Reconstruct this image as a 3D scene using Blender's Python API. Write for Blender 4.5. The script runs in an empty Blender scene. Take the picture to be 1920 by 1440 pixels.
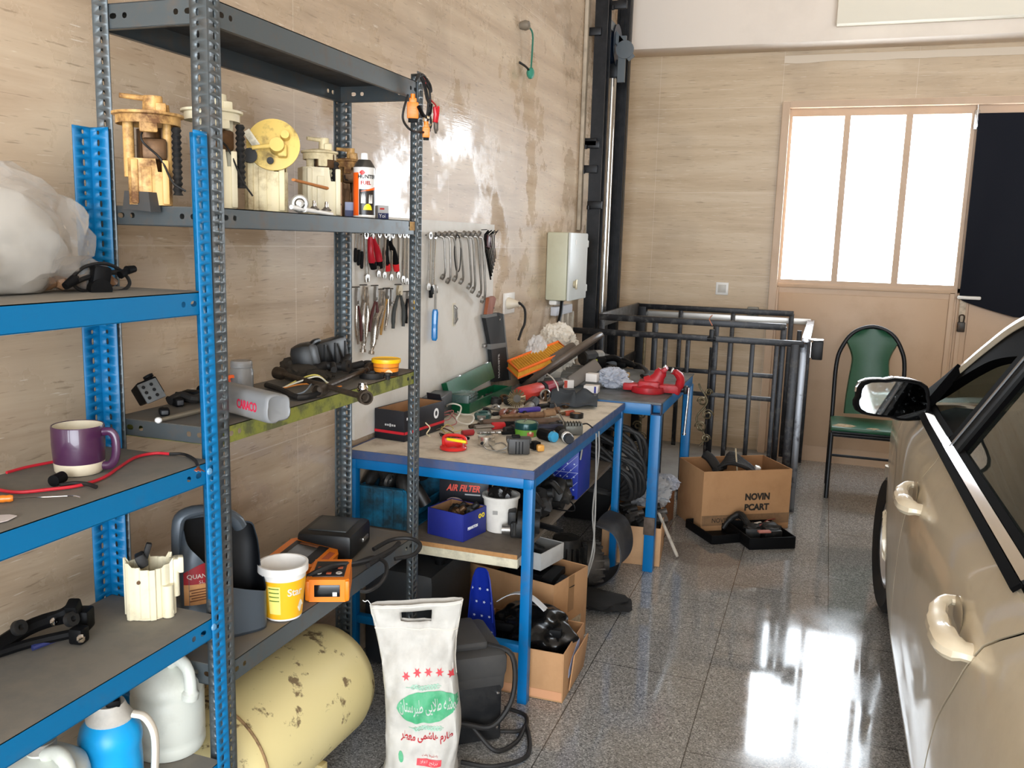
import bpy, bmesh, math, random
from math import sin, cos, pi, radians as rad
from mathutils import Vector as V, Matrix, Euler
from mathutils.noise import noise as nz3
SC = bpy.context.scene
COL = SC.collection
random.seed(7)
H = 1.6
# ---------------------------------------------------------------- camera
F = 1659.65
yaw, pitch, roll = -0.336725, 0.160850, 0.028334
fwd = V((sin(yaw)*cos(pitch), cos(yaw)*cos(pitch), -sin(pitch)))
rgt = V((cos(yaw), -sin(yaw), 0)); upv = rgt.cross(fwd)
r2 = rgt*cos(roll) + upv*sin(roll); u2 = upv*cos(roll) - rgt*sin(roll)
cam = bpy.data.cameras.new('camera'); cam.sensor_width = 36; cam.lens = F*36/1920; cam.clip_start = .02
camo = bpy.data.objects.new('camera', cam); COL.objects.link(camo)
mw = Matrix((r2, u2, -fwd)).transposed().to_4x4(); mw.translation = V((0, 0, H)); camo.matrix_world = mw
SC.camera = camo
CP = V((0, 0, H))
# survey helpers: where a sight line of the photograph meets a real horizontal / side / cross plane
def _ray(px, py): return r2*((px-960)/F) - u2*((py-720)/F) + fwd
def zp(px, py, z=0):
    d = _ray(px, py); return CP + d*((z-H)/d.z)
def xp(px, py, x):
    d = _ray(px, py); return CP + d*(x/d.x)
def yp(px, py, y):
    d = _ray(px, py); return CP + d*(y/d.y)
def ps(p): return (V(p)-CP).dot(fwd)/F        # metres per pixel at a place
# ---------------------------------------------------------------- materials
def lin(r, g, b):
    f = lambda c: (c/255/12.92) if c/255 <= .04045 else ((c/255+.055)/1.055)**2.4
    return (f(r), f(g), f(b), 1)
MATS = {}
def mat(name, col, rough=.5, metal=0, dirt=0, dcol=(70, 60, 48), scale=14, bump=0, coat=0, trans=0, alpha=1, emis=0, spec=.5, ior=1.45, dlo=.45, dhi=.7, stretch=None, sheen=0):
    if name in MATS: return MATS[name]
    m = bpy.data.materials.new(name); m.use_nodes = True; MATS[name] = m
    nt = m.node_tree; b = nt.nodes['Principled BSDF']; I = b.inputs
    c = lin(*col); I['Base Color'].default_value = c
    I['Roughness'].default_value = rough; I['Metallic'].default_value = metal
    I['Coat Weight'].default_value = coat; I['Transmission Weight'].default_value = trans
    I['Alpha'].default_value = alpha; I['Specular IOR Level'].default_value = spec; I['IOR'].default_value = ior
    if emis: I['Emission Color'].default_value = c; I['Emission Strength'].default_value = emis
    if dirt or bump:
        tc = nt.nodes.new('ShaderNodeTexCoord'); no = nt.nodes.new('ShaderNodeTexNoise')
        no.inputs['Scale'].default_value = scale; no.inputs['Detail'].default_value = 6; no.inputs['Roughness'].default_value = .65
        src = tc.outputs['Object']
        if stretch:
            mp = nt.nodes.new('ShaderNodeMapping'); mp.inputs['Scale'].default_value = stretch
            nt.links.new(src, mp.inputs['Vector']); src = mp.outputs[0]
        nt.links.new(src, no.inputs['Vector'])
        if dirt:
            cr = nt.nodes.new('ShaderNodeMapRange'); cr.inputs[1].default_value = dlo; cr.inputs[2].default_value = dhi; cr.inputs[4].default_value = dirt
            nt.links.new(no.outputs['Fac'], cr.inputs[0])
            mx = nt.nodes.new('ShaderNodeMix'); mx.data_type = 'RGBA'
            mx.inputs[6].default_value = c; mx.inputs[7].default_value = lin(*dcol)
            nt.links.new(cr.outputs[0], mx.inputs[0]); nt.links.new(mx.outputs[2], I['Base Color'])
            ma = nt.nodes.new('ShaderNodeMath'); ma.operation = 'MULTIPLY_ADD'; ma.inputs[1].default_value = .35; ma.inputs[2].default_value = rough
            nt.links.new(cr.outputs[0], ma.inputs[0]); nt.links.new(ma.outputs[0], I['Roughness'])
        if bump:
            bu = nt.nodes.new('ShaderNodeBump'); bu.inputs['Strength'].default_value = bump; bu.inputs['Distance'].default_value = .004
            nt.links.new(no.outputs['Fac'], bu.inputs['Height']); nt.links.new(bu.outputs[0], I['Normal'])
    return m
# ---------------------------------------------------------------- mesh builder
def frame(z, x=None):
    z = V(z).normalized()
    if x is None: x = V((1, 0, 0)) if abs(z.x) < .9 else V((0, 1, 0))
    x = V(x); x = (x - z*x.dot(z)).normalized(); y = z.cross(x)
    return Matrix((x, y, z)).transposed()
def T(loc=(0, 0, 0), rot=(0, 0, 0), s=1):
    return Matrix.Translation(V(loc)) @ Euler(rot).to_matrix().to_4x4() @ Matrix.Diagonal(V((s, s, s, 1) if not hasattr(s, '__len__') else (*s, 1)))
def smooth(pts, k=4, closed=False):
    pts = [V(p) for p in pts]; n = len(pts)
    if n < 3: return pts
    out = []
    rng = n if closed else n-1
    for i in range(rng):
        p1, p2 = pts[i], pts[(i+1) % n]
        p0 = pts[i-1] if (closed or i > 0) else p1*2-p2
        p3 = pts[(i+2) % n] if (closed or i < n-2) else p2*2-p1
        for j in range(k):
            t = j/k
            out.append(.5*((2*p1)+(p2-p0)*t+(2*p0-5*p1+4*p2-p3)*t*t+(3*p1-p0-3*p2+p3)*t**3))
    if not closed: out.append(pts[-1])
    return out
class G:
    def __init__(s): s.v = []; s.f = []; s.m = []; s.mi = 0; s.X = Matrix.Identity(4)
    def add(s, vs, fs):
        o = len(s.v); s.v += [s.X @ V(p) for p in vs]; s.f += [tuple(i+o for i in f) for f in fs]; s.m += [s.mi]*len(fs); return s
    def box(s, c, d, rot=(0, 0, 0), bev=0, M=None, seg=2):
        bm = bmesh.new(); bmesh.ops.create_cube(bm, size=1)
        for v in bm.verts: v.co = V((v.co.x*d[0], v.co.y*d[1], v.co.z*d[2]))
        if bev: bmesh.ops.bevel(bm, geom=bm.edges[:], offset=min(bev, min(d)*.49), segments=seg, affect='EDGES', profile=.5)
        X = (M or Matrix.Identity(4)) @ T(c, rot); bm.verts.index_update()
        s.add([X @ v.co for v in bm.verts], [[v.index for v in f.verts] for f in bm.faces]); bm.free(); return s
    def tube(s, pts, r, n=8, closed=False, caps=True, k=0, flat=1):
        pts = smooth(pts, k, closed) if k else [V(p) for p in pts]
        N = len(pts); rr = r if hasattr(r, '__len__') else [r]*N
        if len(rr) != N: rr = [rr[min(len(rr)-1, int(i*len(rr)/N))] for i in range(N)]
        vs = []; fs = []; xa = None
        for i, p in enumerate(pts):
            a = pts[i-1] if (i or closed) else p; b = pts[(i+1) % N] if (i < N-1 or closed) else p
            d = b-a
            if d.length < 1e-9: d = V((0, 0, 1))
            Fm = frame(d, xa); xa = Fm.col[0].copy()
            for j in range(n):
                t = 2*pi*j/n; vs.append(p + Fm @ V((cos(t)*rr[i], sin(t)*rr[i]*flat, 0)))
        for i in range(N if closed else N-1):
            for j in range(n):
                a = i*n; b = ((i+1) % N)*n; fs.append((a+j, a+(j+1) % n, b+(j+1) % n, b+j))
        if caps and not closed: fs += [tuple(range(n))[::-1], tuple(range((N-1)*n, N*n))]
        return s.add(vs, fs)
    def cyl(s, a, b, r, r1=None, n=16):
        return s.tube([a, b], [r, r if r1 is None else r1], n)
    def lathe(s, prof, n=24, M=None, arc=2*pi, sq=(1, 1), pw=2, cap=True):
        vs = []; fs = []; full = abs(arc-2*pi) < 1e-6; nn = n if full else n+1
        for (r, z) in prof:
            for j in range(nn):
                t = arc*j/n; cx, cy = cos(t), sin(t)
                if pw != 2:
                    q = (abs(cx)**pw+abs(cy)**pw)**(-1/pw); cx *= q; cy *= q
                vs.append(V((r*cx*sq[0], r*cy*sq[1], z)))
        for i in range(len(prof)-1):
            for j in range(n):
                a = i*nn; b = a+nn; j2 = (j+1) % nn if full else j+1
                fs.append((a+j, a+j2, b+j2, b+j))
        if len(prof) > 3 and prof[0][0] > 1e-6 and abs(prof[0][0]-prof[-1][0]) < 1e-9:
            if prof[0] != prof[-1]:
                a = (len(prof)-1)*nn; fs += [(a+j, a+((j+1) % nn if full else j+1), (j+1) % nn if full else j+1, j) for j in range(n)]
        elif full and cap:
            if prof[0][0] > 1e-6: fs.append(tuple(range(nn))[::-1])
            if prof[-1][0] > 1e-6: fs.append(tuple(range((len(prof)-1)*nn, len(prof)*nn)))
        return s.add([(M @ v) if M else v for v in vs], fs)
    def prism(s, out, h, M=None, z0=0):
        n = len(out); vs = [V((x, y, z0)) for x, y in out] + [V((x, y, z0+h)) for x, y in out]
        fs = [tuple(range(n))[::-1], tuple(range(n, 2*n))] + [(i, (i+1) % n, n+(i+1) % n, n+i) for i in range(n)]
        return s.add([(M @ v) if M else v for v in vs], fs)
    def sheet(s, fn, nu, nv, th=0):
        vs = [V(fn(i/nu, j/nv)) for i in range(nu+1) for j in range(nv+1)]; w = nv+1
        fs = [(i*w+j, (i+1)*w+j, (i+1)*w+j+1, i*w+j+1) for i in range(nu) for j in range(nv)]
        if th:
            N = len(vs); nm = [V((0, 0, 0)) for _ in vs]
            for f in fs:
                q = (vs[f[1]]-vs[f[0]]).cross(vs[f[3]]-vs[f[0]])
                for i in f: nm[i] += q
            vs += [v - (m.normalized() if m.length > 1e-12 else V((0, 0, 1)))*th for v, m in zip(vs, nm)]
            fs += [tuple(i+N for i in f[::-1]) for f in fs]
            ed = [j for j in range(w)] + [i*w+nv for i in range(1, nu+1)] + [nu*w+j for j in range(nv-1, -1, -1)] + [i*w for i in range(nu-1, 0, -1)]
            for k in range(len(ed)):
                a, b = ed[k], ed[(k+1) % len(ed)]; fs.append((a, b, b+N, a+N))
        return s.add(vs, fs)
    def blob(s, c, r, amp=.25, fr=2.0, seed=0, sub=3, flatz=None, rot=(0, 0, 0), ridge=False):
        bm = bmesh.new(); bmesh.ops.create_icosphere(bm, subdivisions=sub, radius=1); bm.verts.index_update()
        R = Euler(rot).to_matrix(); out = []
        for v in bm.verts:
            p = v.co; n_ = nz3(p*fr+V((seed*3.1, seed*1.7, seed)))+.5*nz3(p*fr*2.3+V((seed, 9, 4)))
            if ridge: n_ = .6*n_+.5*(1-3*abs(nz3(p*fr*1.9+V((seed, 2, 7)))))+.25*(1-3*abs(nz3(p*fr*4.1+V((1, seed, 3)))))-.4
            q = p*(1+amp*n_); q = R @ V((q.x*r[0], q.y*r[1], q.z*r[2]))
            if flatz is not None and q.z < flatz: q.z = flatz
            out.append(V(c)+q)
        s.add(out, [[v.index for v in f.verts] for f in bm.faces]); bm.free(); return s
    def strip(s, o, ud, vd, L, W, holes=(), pitch=.021):
        # sheet-steel strip with punched holes (u, v, ru, rv); the cells are real openings
        o, ud, vd = V(o), V(ud), V(vd); P = lambda u, v: o+ud*u+vd*v; u0 = 0
        for (u, v, ru, rv) in holes:
            a, b = u-pitch/2, u+pitch/2
            if a < u0-1e-6 or b > L+1e-6: continue
            if a > u0+1e-6: s.add([P(u0, 0), P(a, 0), P(a, W), P(u0, W)], [(0, 1, 2, 3)])
            out = [(b, v), (b, W), (u, W), (a, W), (a, v), (a, 0), (u, 0), (b, 0)]
            inn = [(u+ru*cos(k*pi/4)*(1 if k % 2 == 0 else 1.08), v+rv*sin(k*pi/4)*(1 if k % 2 == 0 else 1.08)) for k in range(8)]
            s.add([P(*q) for q in out]+[P(*q) for q in inn], [(k, (k+1) % 8, 8+(k+1) % 8, 8+k) for k in range(8)]); u0 = b
        if u0 < L-1e-6: s.add([P(u0, 0), P(L, 0), P(L, W), P(u0, W)], [(0, 1, 2, 3)])
        return s
    def build(s, name, mats, parent=None, loc=(0, 0, 0), rot=(0, 0, 0), ang=35, merge=False, solid=0, recalc=True, sub=0):
        me = bpy.data.meshes.new(name); me.from_pydata([tuple(p) for p in s.v], [], s.f)
        mats = mats if isinstance(mats, (list, tuple)) else [mats]
        for m in mats: me.materials.append(m)
        me.polygons.foreach_set('material_index', s.m)
        if merge or recalc:
            bm = bmesh.new(); bm.from_mesh(me)
            if merge: bmesh.ops.remove_doubles(bm, verts=bm.verts[:], dist=1e-5)
            if recalc: bmesh.ops.recalc_face_normals(bm, faces=bm.faces[:])
            bm.to_mesh(me); bm.free()
        if ang:
            me.shade_smooth()
            me.set_sharp_from_angle(angle=rad(ang))
        o = bpy.data.objects.new(name, me); COL.objects.link(o); o.location = loc; o.rotation_euler = rot
        if parent is not None: o.parent = parent
        if solid: md = o.modifiers.new('thickness', 'SOLIDIFY'); md.thickness = solid; md.offset = 0
        if sub: md = o.modifiers.new('smooth', 'SUBSURF'); md.levels = md.render_levels = sub
        return o
def tag(o, label, cat, group=None, kind=None):
    if label: o['label'] = label
    if cat: o['category'] = cat
    if group: o['group'] = group
    if kind: o['kind'] = kind
    return o
def thing(name, label, cat, loc=(0, 0, 0), rz=0, group=None, rot=None):
    o = bpy.data.objects.new(name, None); o.empty_display_size = .05; COL.objects.link(o)
    o.location = loc; o.rotation_euler = rot if rot else (0, 0, rz)
    return tag(o, label, cat, group)
def struct(name, g, m, **k):
    o = g.build(name, m, **k); o['kind'] = 'structure'; return o
def dup(o, loc=None, rz=None, label=None, rot=None):
    r = o.copy(); COL.objects.link(r)
    if loc is not None: r.location = loc
    if rz is not None: r.rotation_euler = (0, 0, rz)
    if rot is not None: r.rotation_euler = rot
    if label: r['label'] = label
    for ch in list(o.children):
        c = ch.copy(); COL.objects.link(c); c.parent = r
        for g in list(ch.children):
            d = g.copy(); COL.objects.link(d); d.parent = c
    return r
# ---------------------------------------------------------------- lettering
_AR = {'ا': (0xFE8D, 2), 'ب': (0xFE8F, 4), 'پ': (0xFB56, 4), 'ت': (0xFE95, 4), 'ج': (0xFE9D, 4), 'خ': (0xFEA5, 4), 'ر': (0xFEAD, 2), 'س': (0xFEB1, 4), 'ش': (0xFEB5, 4), 'ط': (0xFEC1, 4), 'ظ': (0xFEC5, 4), 'ع': (0xFEC9, 4), 'ل': (0xFEDD, 4), 'م': (0xFEE1, 4), 'ن': (0xFEE5, 4), 'ه': (0xFEE9, 4), 'و': (0xFEED, 2), 'ی': (0xFBFC, 4), 'ئ': (0xFE89, 4), 'ز': (0xFEAF, 2)}
def arabic(s):
    out = ''; i = 0; prev = False
    while i < len(s):
        ch = s[i]
        if ch == 'ل' and i+1 < len(s) and s[i+1] == 'ا':
            out += chr(0xFEFC if prev else 0xFEFB); prev = False; i += 2; continue
        if ch not in _AR: out += ch; prev = False; i += 1; continue
        base, n = _AR[ch]; nxt = i+1 < len(s) and s[i+1] in _AR
        if n == 4: out += chr(base+(3 if prev and nxt else 2 if nxt else 1 if prev else 0)); prev = nxt
        else: out += chr(base+(1 if prev else 0)); prev = False
        i += 1
    return out[::-1]
def text_mesh(body, size, bold=0, ext=.0004):
    c = bpy.data.curves.new('lettering', 'FONT'); c.body = body; c.size = size; c.align_x = 'CENTER'; c.align_y = 'CENTER'; c.extrude = ext; c.offset = bold; c.resolution_u = 3
    o = bpy.data.objects.new('lettering', c); COL.objects.link(o); bpy.context.view_layer.update()
    me = bpy.data.meshes.new_from_object(o.evaluated_get(bpy.context.evaluated_depsgraph_get()))
    bpy.data.objects.remove(o); bpy.data.curves.remove(c)
    vs = [v.co.copy() for v in me.vertices]; fs = [tuple(p.vertices) for p in me.polygons]; bpy.data.meshes.remove(me)
    return vs, fs
def lettering(parent, body, size, m, M, fit=None, bold=0, fn=None, name='lettering', shear=0):
    vs, fs = text_mesh(body, size, bold)
    if fit:
        w = max(v.x for v in vs)-min(v.x for v in vs); h = max(v.y for v in vs)-min(v.y for v in vs)
        cx = (max(v.x for v in vs)+min(v.x for v in vs))/2; cy = (max(v.y for v in vs)+min(v.y for v in vs))/2
        for v in vs: v.x = (v.x-cx)*fit[0]/w; v.y = (v.y-cy)*(fit[1]/h if fit[1] else fit[0]/w)
    for v in vs: v.x += v.y*shear
    g = G(); g.add([fn(v) if fn else M @ v for v in vs], fs)
    return g.build(name, m, parent, ang=0, recalc=False)
def face(o, x, y):   # matrix whose x/y axes lie on a surface, z out of it
    x = V(x).normalized(); z = x.cross(V(y)).normalized(); y = z.cross(x)
    m = Matrix((x, y, z)).transposed().to_4x4(); m.translation = V(o); return m
# ================================================================ materials of the room
def node_mat(name):
    m = bpy.data.materials.new(name); m.use_nodes = True; nt = m.node_tree
    def N(t, **k):
        n = nt.nodes.new('ShaderNode'+t)
        for a, b in k.items(): setattr(n, a, b)
        return n
    return m, nt, nt.nodes['Principled BSDF'], N, nt.links.new
def stone(name, axes, base, dark, pale, gloss=True, y0=2.45, z0=.95, py=1.2, pz=.8):
    m, nt, b, N, L = node_mat(name)
    tc = N('TexCoord'); mp = N('Mapping'); mp.inputs['Scale'].default_value = axes
    mp.inputs['Rotation'].default_value = (rad(-1.5), 0, 0)
    L(tc.outputs['Object'], mp.inputs[0])
    n1 = N('TexNoise'); n1.inputs['Scale'].default_value = 1.3; n1.inputs['Detail'].default_value = 9; n1.inputs['Roughness'].default_value = .62; n1.inputs['Distortion'].default_value = .6
    L(mp.outputs[0], n1.inputs['Vector'])
    r = N('ValToRGB'); e = r.color_ramp.elements
    e[0].position = .32; e[0].color = lin(*dark); e[1].position = .68; e[1].color = lin(*pale)
    k = r.color_ramp.elements.new(.5); k.color = lin(*base)
    L(n1.outputs['Fac'], r.inputs[0])
    # small pits and hairline streaks of travertine
    mp2 = N('Mapping'); mp2.inputs['Scale'].default_value = (axes[0]*3, axes[1]*5, axes[2]*5); L(tc.outputs['Object'], mp2.inputs[0])
    n2 = N('TexNoise'); n2.inputs['Scale'].default_value = 4.2; n2.inputs['Detail'].default_value = 6; L(mp2.outputs[0], n2.inputs['Vector'])
    t = N('MapRange'); t.inputs[1].default_value = .62; t.inputs[2].default_value = .68; t.inputs[4].default_value = .42; L(n2.outputs['Fac'], t.inputs[0])
    mx = N('Mix', data_type='RGBA'); mx.inputs[7].default_value = lin(dark[0]*.62, dark[1]*.58, dark[2]*.52)
    L(t.outputs[0], mx.inputs[0]); L(r.outputs[0], mx.inputs[6])
    # slab joints
    sx = N('SeparateXYZ'); L(tc.outputs['Object'], sx.inputs[0])
    def joint(sock, o, p, w):
        a = N('Math', operation='SUBTRACT'); a.inputs[1].default_value = o; L(sock, a.inputs[0])
        d = N('Math', operation='DIVIDE'); d.inputs[1].default_value = p; L(a.outputs[0], d.inputs[0])
        f = N('Math', operation='FRACT'); L(d.outputs[0], f.inputs[0])
        c = N('Math', operation='LESS_THAN'); c.inputs[1].default_value = w/p; L(f.outputs[0], c.inputs[0]); return c.outputs[0]
    ja = joint(sx.outputs['Y' if axes[0] > axes[1]*.99 and name.endswith('left') else 'X'], y0, py, .004)
    jb = joint(sx.outputs['Z'], z0, pz, .004)
    mxj = N('Math', operation='MAXIMUM'); L(ja, mxj.inputs[0]); L(jb, mxj.inputs[1])
    mj = N('Math', operation='MULTIPLY'); mj.inputs[1].default_value = .45; L(mxj.outputs[0], mj.inputs[0])
    m2 = N('Mix', data_type='RGBA'); m2.inputs[7].default_value = lin(225, 210, 190); L(mj.outputs[0], m2.inputs[0]); L(mx.outputs[2], m2.inputs[6])
    # grime smudges
    n3 = N('TexNoise'); n3.inputs['Scale'].default_value = 1.9; n3.inputs['Detail'].default_value = 7; L(tc.outputs['Object'], n3.inputs['Vector'])
    t3 = N('MapRange'); t3.inputs[1].default_value = .52; t3.inputs[2].default_value = .75; t3.inputs[4].default_value = .3; L(n3.outputs['Fac'], t3.inputs[0])
    m3 = N('Mix', data_type='RGBA'); m3.inputs[7].default_value = lin(128, 112, 95); L(t3.outputs[0], m3.inputs[0]); L(m2.outputs[2], m3.inputs[6])
    t5 = N('MapRange'); t5.inputs[1].default_value = .34; t5.inputs[2].default_value = .29; t5.inputs[4].default_value = .6; L(n2.outputs['Fac'], t5.inputs[0])
    m5 = N('Mix', data_type='RGBA'); m5.inputs[7].default_value = lin(232, 222, 206); L(t5.outputs[0], m5.inputs[0]); L(m3.outputs[2], m5.inputs[6])
    L(m5.outputs[2], b.inputs['Base Color'])
    if gloss:   # worn polish: some patches still mirror-like
        n4 = N('TexNoise'); n4.inputs['Scale'].default_value = 2.6; n4.inputs['Detail'].default_value = 8; n4.inputs['Roughness'].default_value = .7; L(tc.outputs['Object'], n4.inputs['Vector'])
        t4 = N('MapRange'); t4.inputs[1].default_value = .47; t4.inputs[2].default_value = .58; t4.inputs[3].default_value = .45; t4.inputs[4].default_value = .12; L(n4.outputs['Fac'], t4.inputs[0])
        L(t4.outputs[0], b.inputs['Roughness'])
    else: b.inputs['Roughness'].default_value = .42
    bu = N('Bump'); bu.inputs['Strength'].default_value = .12; bu.inputs['Distance'].default_value = .003; L(n2.outputs['Fac'], bu.inputs['Height']); L(bu.outputs[0], b.inputs['Normal'])
    return m
STL = stone('travertine_left', (1, .55, 7), (194, 171, 145), (168, 145, 119), (210, 190, 164), z0=.32, pz=.62)
STB = stone('travertine_back', (.7, .6, 9), (198, 175, 144), (186, 162, 130), (208, 188, 160), gloss=False, y0=-.42, z0=.14, py=.9, pz=.62)
def terrazzo():
    m, nt, b, N, L = node_mat('granite_floor')
    tc = N('TexCoord')
    v = N('TexVoronoi'); v.inputs['Scale'].default_value = 230; L(tc.outputs['Object'], v.inputs['Vector'])
    r = N('ValToRGB'); e = r.color_ramp.elements; e[0].position = 0; e[0].color = lin(88, 88, 88); e[1].position = 1; e[1].color = lin(192, 190, 187)
    k = e.new(.3); k.color = lin(132, 131, 129); k = e.new(.75); k.color = lin(152, 151, 148)
    hs = N('SeparateColor'); L(v.outputs['Color'], hs.inputs[0]); L(hs.outputs[0], r.inputs[0])
    n = N('TexNoise'); n.inputs['Scale'].default_value = 1.6; n.inputs['Detail'].default_value = 8; L(tc.outputs['Object'], n.inputs['Vector'])
    t = N('MapRange'); t.inputs[1].default_value = .47; t.inputs[2].default_value = .72; t.inputs[4].default_value = .45; L(n.outputs['Fac'], t.inputs[0])
    mx = N('Mix', data_type='RGBA'); mx.inputs[7].default_value = lin(116, 112, 104); L(t.outputs[0], mx.inputs[0]); L(r.outputs[0], mx.inputs[6])
    sx = N('SeparateXYZ'); L(tc.outputs['Object'], sx.inputs[0])
    def M_(op, a, bb):
        q = N('Math', operation=op)
        for i, s in enumerate((a, bb)):
            if s is None: continue
            if isinstance(s, (int, float)): q.inputs[i].default_value = s
            else: L(s, q.inputs[i])
        return q.outputs[0]
    cx = M_('DIVIDE', M_('SUBTRACT', sx.outputs[0], .12), .43); fx = M_('FRACT', cx, None); col = M_('FLOOR', cx, None)
    cy = M_('FRACT', M_('DIVIDE', M_('SUBTRACT', sx.outputs[1], M_('ADD', 3.69, M_('MULTIPLY', col, .27))), .76), None)
    j = M_('MAXIMUM', M_('LESS_THAN', fx, .009), M_('LESS_THAN', cy, .005))
    m2 = N('Mix', data_type='RGBA'); m2.inputs[7].default_value = lin(48, 45, 42); L(M_('MULTIPLY', j, .85), m2.inputs[0]); L(mx.outputs[2], m2.inputs[6])
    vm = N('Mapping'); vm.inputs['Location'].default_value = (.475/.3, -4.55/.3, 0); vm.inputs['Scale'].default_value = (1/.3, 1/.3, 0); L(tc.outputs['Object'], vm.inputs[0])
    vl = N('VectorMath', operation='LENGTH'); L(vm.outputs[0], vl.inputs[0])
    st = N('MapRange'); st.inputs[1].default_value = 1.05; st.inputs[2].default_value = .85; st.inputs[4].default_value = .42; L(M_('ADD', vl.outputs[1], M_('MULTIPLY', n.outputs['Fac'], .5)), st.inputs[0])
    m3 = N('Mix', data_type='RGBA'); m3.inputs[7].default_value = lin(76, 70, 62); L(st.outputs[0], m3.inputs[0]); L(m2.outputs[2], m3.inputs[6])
    L(m3.outputs[2], b.inputs['Base Color'])
    n2 = N('TexNoise'); n2.inputs['Scale'].default_value = 3.5; n2.inputs['Detail'].default_value = 6; L(tc.outputs['Object'], n2.inputs['Vector'])
    t2 = N('MapRange'); t2.inputs[1].default_value = .4; t2.inputs[2].default_value = .7; t2.inputs[3].default_value = .05; t2.inputs[4].default_value = .16; L(n2.outputs['Fac'], t2.inputs[0]); L(t2.outputs[0], b.inputs['Roughness'])
    b.inputs['Specular IOR Level'].default_value = .7
    return m
FLM = terrazzo()
PLASTER = mat('white plaster', (238, 226, 213), .75, dirt=.2, dcol=(190, 178, 165), scale=2)
DOORP = mat('beige door paint', (197, 168, 140), .42, dirt=.35, dcol=(160, 132, 106), scale=3, dlo=.5, dhi=.75)
CONC = mat('pale concrete', (150, 150, 148), .5, dirt=.5, dcol=(110, 108, 104), scale=4)
PANE = mat('frosted pane lit by daylight', (236, 246, 255), .3, emis=6.5)
XL, YB, XR, YF, ZC = -1.6, 7.0, 4.6, -3.6, 3.9
# ================================================================ shell
g = G(); g.box(((XL+XR)/2, (YF+YB)/2, -.05), (XR-XL+.4, YB-YF+.4, .1)); struct('floor', g, FLM, ang=0)
g = G(); g.box((XL-.1, (YF+YB)/2, ZC/2), (.2, YB-YF+.4, ZC)); struct('wall_left', g, STL, ang=0)
# opening of the door in the back wall
DL = yp(1441, 592, YB).x; DT = yp(1470, 194, YB).z; DR = DL+2.62
g = G(); g.box(((XL+DL)/2, YB+.1, ZC/2), (DL-XL, .2, ZC)); g.box(((DL+DR)/2, YB+.1, (DT+ZC)/2), (DR-DL, .2, ZC-DT)); g.box(((DR+XR)/2, YB+.1, ZC/2), (XR-DR, .2, ZC))
struct('wall_back', g, STB, ang=0)
g = G(); g.box((XR+.1, (YF+YB)/2, ZC/2), (.2, YB-YF+.4, ZC)); struct('wall_right', g, mat('tan stone wall', (178, 158, 132), .6, dirt=.3, scale=3), ang=0)
g = G(); g.box(((XL-1+XR)/2-.0, YF-.1, 3.55), (XR-XL+1, .2, .7)); g.box((XL+.2, YF-.1, 1.6), (.4, .2, 3.2)); g.box((XR-.2, YF-.1, 1.6), (.4, .2, 3.2)); struct('wall_front', g, PLASTER, ang=0)
g = G(); g.box(((XL+XR)/2, (YF+YB)/2, ZC+.05), (XR-XL+.4, YB-YF+.4, .1)); struct('ceiling', g, PLASTER, ang=0)
bz = yp(1180, 94, 6.72).z
g = G(); g.box(((XL+XR)/2, 6.86, (bz+ZC)/2), (XR-XL, .28, ZC-bz), bev=.012); struct('trim_1', g, PLASTER)
b2 = yp(1568, 45, 6.62)
g = G(); g.box(((b2.x+XR)/2, 6.67, (b2.z+ZC)/2), (XR-b2.x, .1, ZC-b2.z), bev=.008); struct('trim_2', g, mat('cream plaster', (236, 229, 212), .7))
g = G(); g.box(((XL-.33)/2, 6.62, .02), (-.33-XL, .76, .04), bev=.006); struct('trim_3', g, CONC)
# white strip of old plaster under the beam and a line of filler
g = G(); g.sheet(lambda u, v: (-.42+u*3.4, 6.998, bz-.03-.05*v-.012*nz3(V((u*14, v, 0)))*v), 40, 2, th=.002); struct('trim_4', g, mat('wall filler', (219, 205, 186), .8))
# ================================================================ double door
yd = YB-.01
def D(px, py): p = yp(px, py, yd); return p.x, p.z
zt = D(1530, 218)[1]; zb = D(1466, 523)[1]
p1a, p1b = D(1487, 219)[0], D(1584, 218)[0]
p2a, p2b = D(1596, 217)[0], D(1700, 216)[0]
p3a, p3b = D(1713, 215)[0], D(1823, 212)[0]
ml = D(1832, 205)[0]
door = bpy.data.objects.new('door_1', None); COL.objects.link(door); door['kind'] = 'structure'; door['label'] = 'beige metal door leaf with three frosted panes above a plain panel'
fx = p1a-.055; fx0 = DL
g = G()
for (x0, x1, z0, z1) in ((fx, ml, .0, zb-.06), (fx, ml, zb-.06, zb), (fx, p1a, zb, zt), (p1b, p2a, zb, zt), (p2b, p3a, zb, zt), (p3b, ml, zb, zt), (fx, ml, zt, DT-.02)):
    g.box(((x0+x1)/2, yd+.02, (z0+z1)/2), (x1-x0, .04, z1-z0))
for (x0, x1, z0, z1) in ((fx+.05, ml-.05, .12, zb-.1),): g.box(((x0+x1)/2, yd-.003, (z0+z1)/2), (x1-x0, .008, z1-z0), bev=.003)
for x in (fx+.03, ml-.03): g.box((x, yd-.004, zb/2), (.035, .012, zb-.1), bev=.003)
g.box(((fx+ml)/2, yd-.004, zb-.045), (ml-fx-.02, .012, .03), bev=.003)
g.build('leaf', DOORP, door)
for (a, b) in ((p1a, p1b), (p2a, p2b), (p3a, p3b)):
    g = G(); g.box(((a+b)/2, yd+.02, (zt+zb)/2), (b-a, .006, zt-zb)); g.build('pane', PANE, door, ang=0)
CHR = mat('polished steel', (205, 205, 205), .22, 1); IRON = mat('dark steel', (62, 60, 58), .45, .8, dirt=.5, dcol=(110, 80, 55), scale=20)
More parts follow.
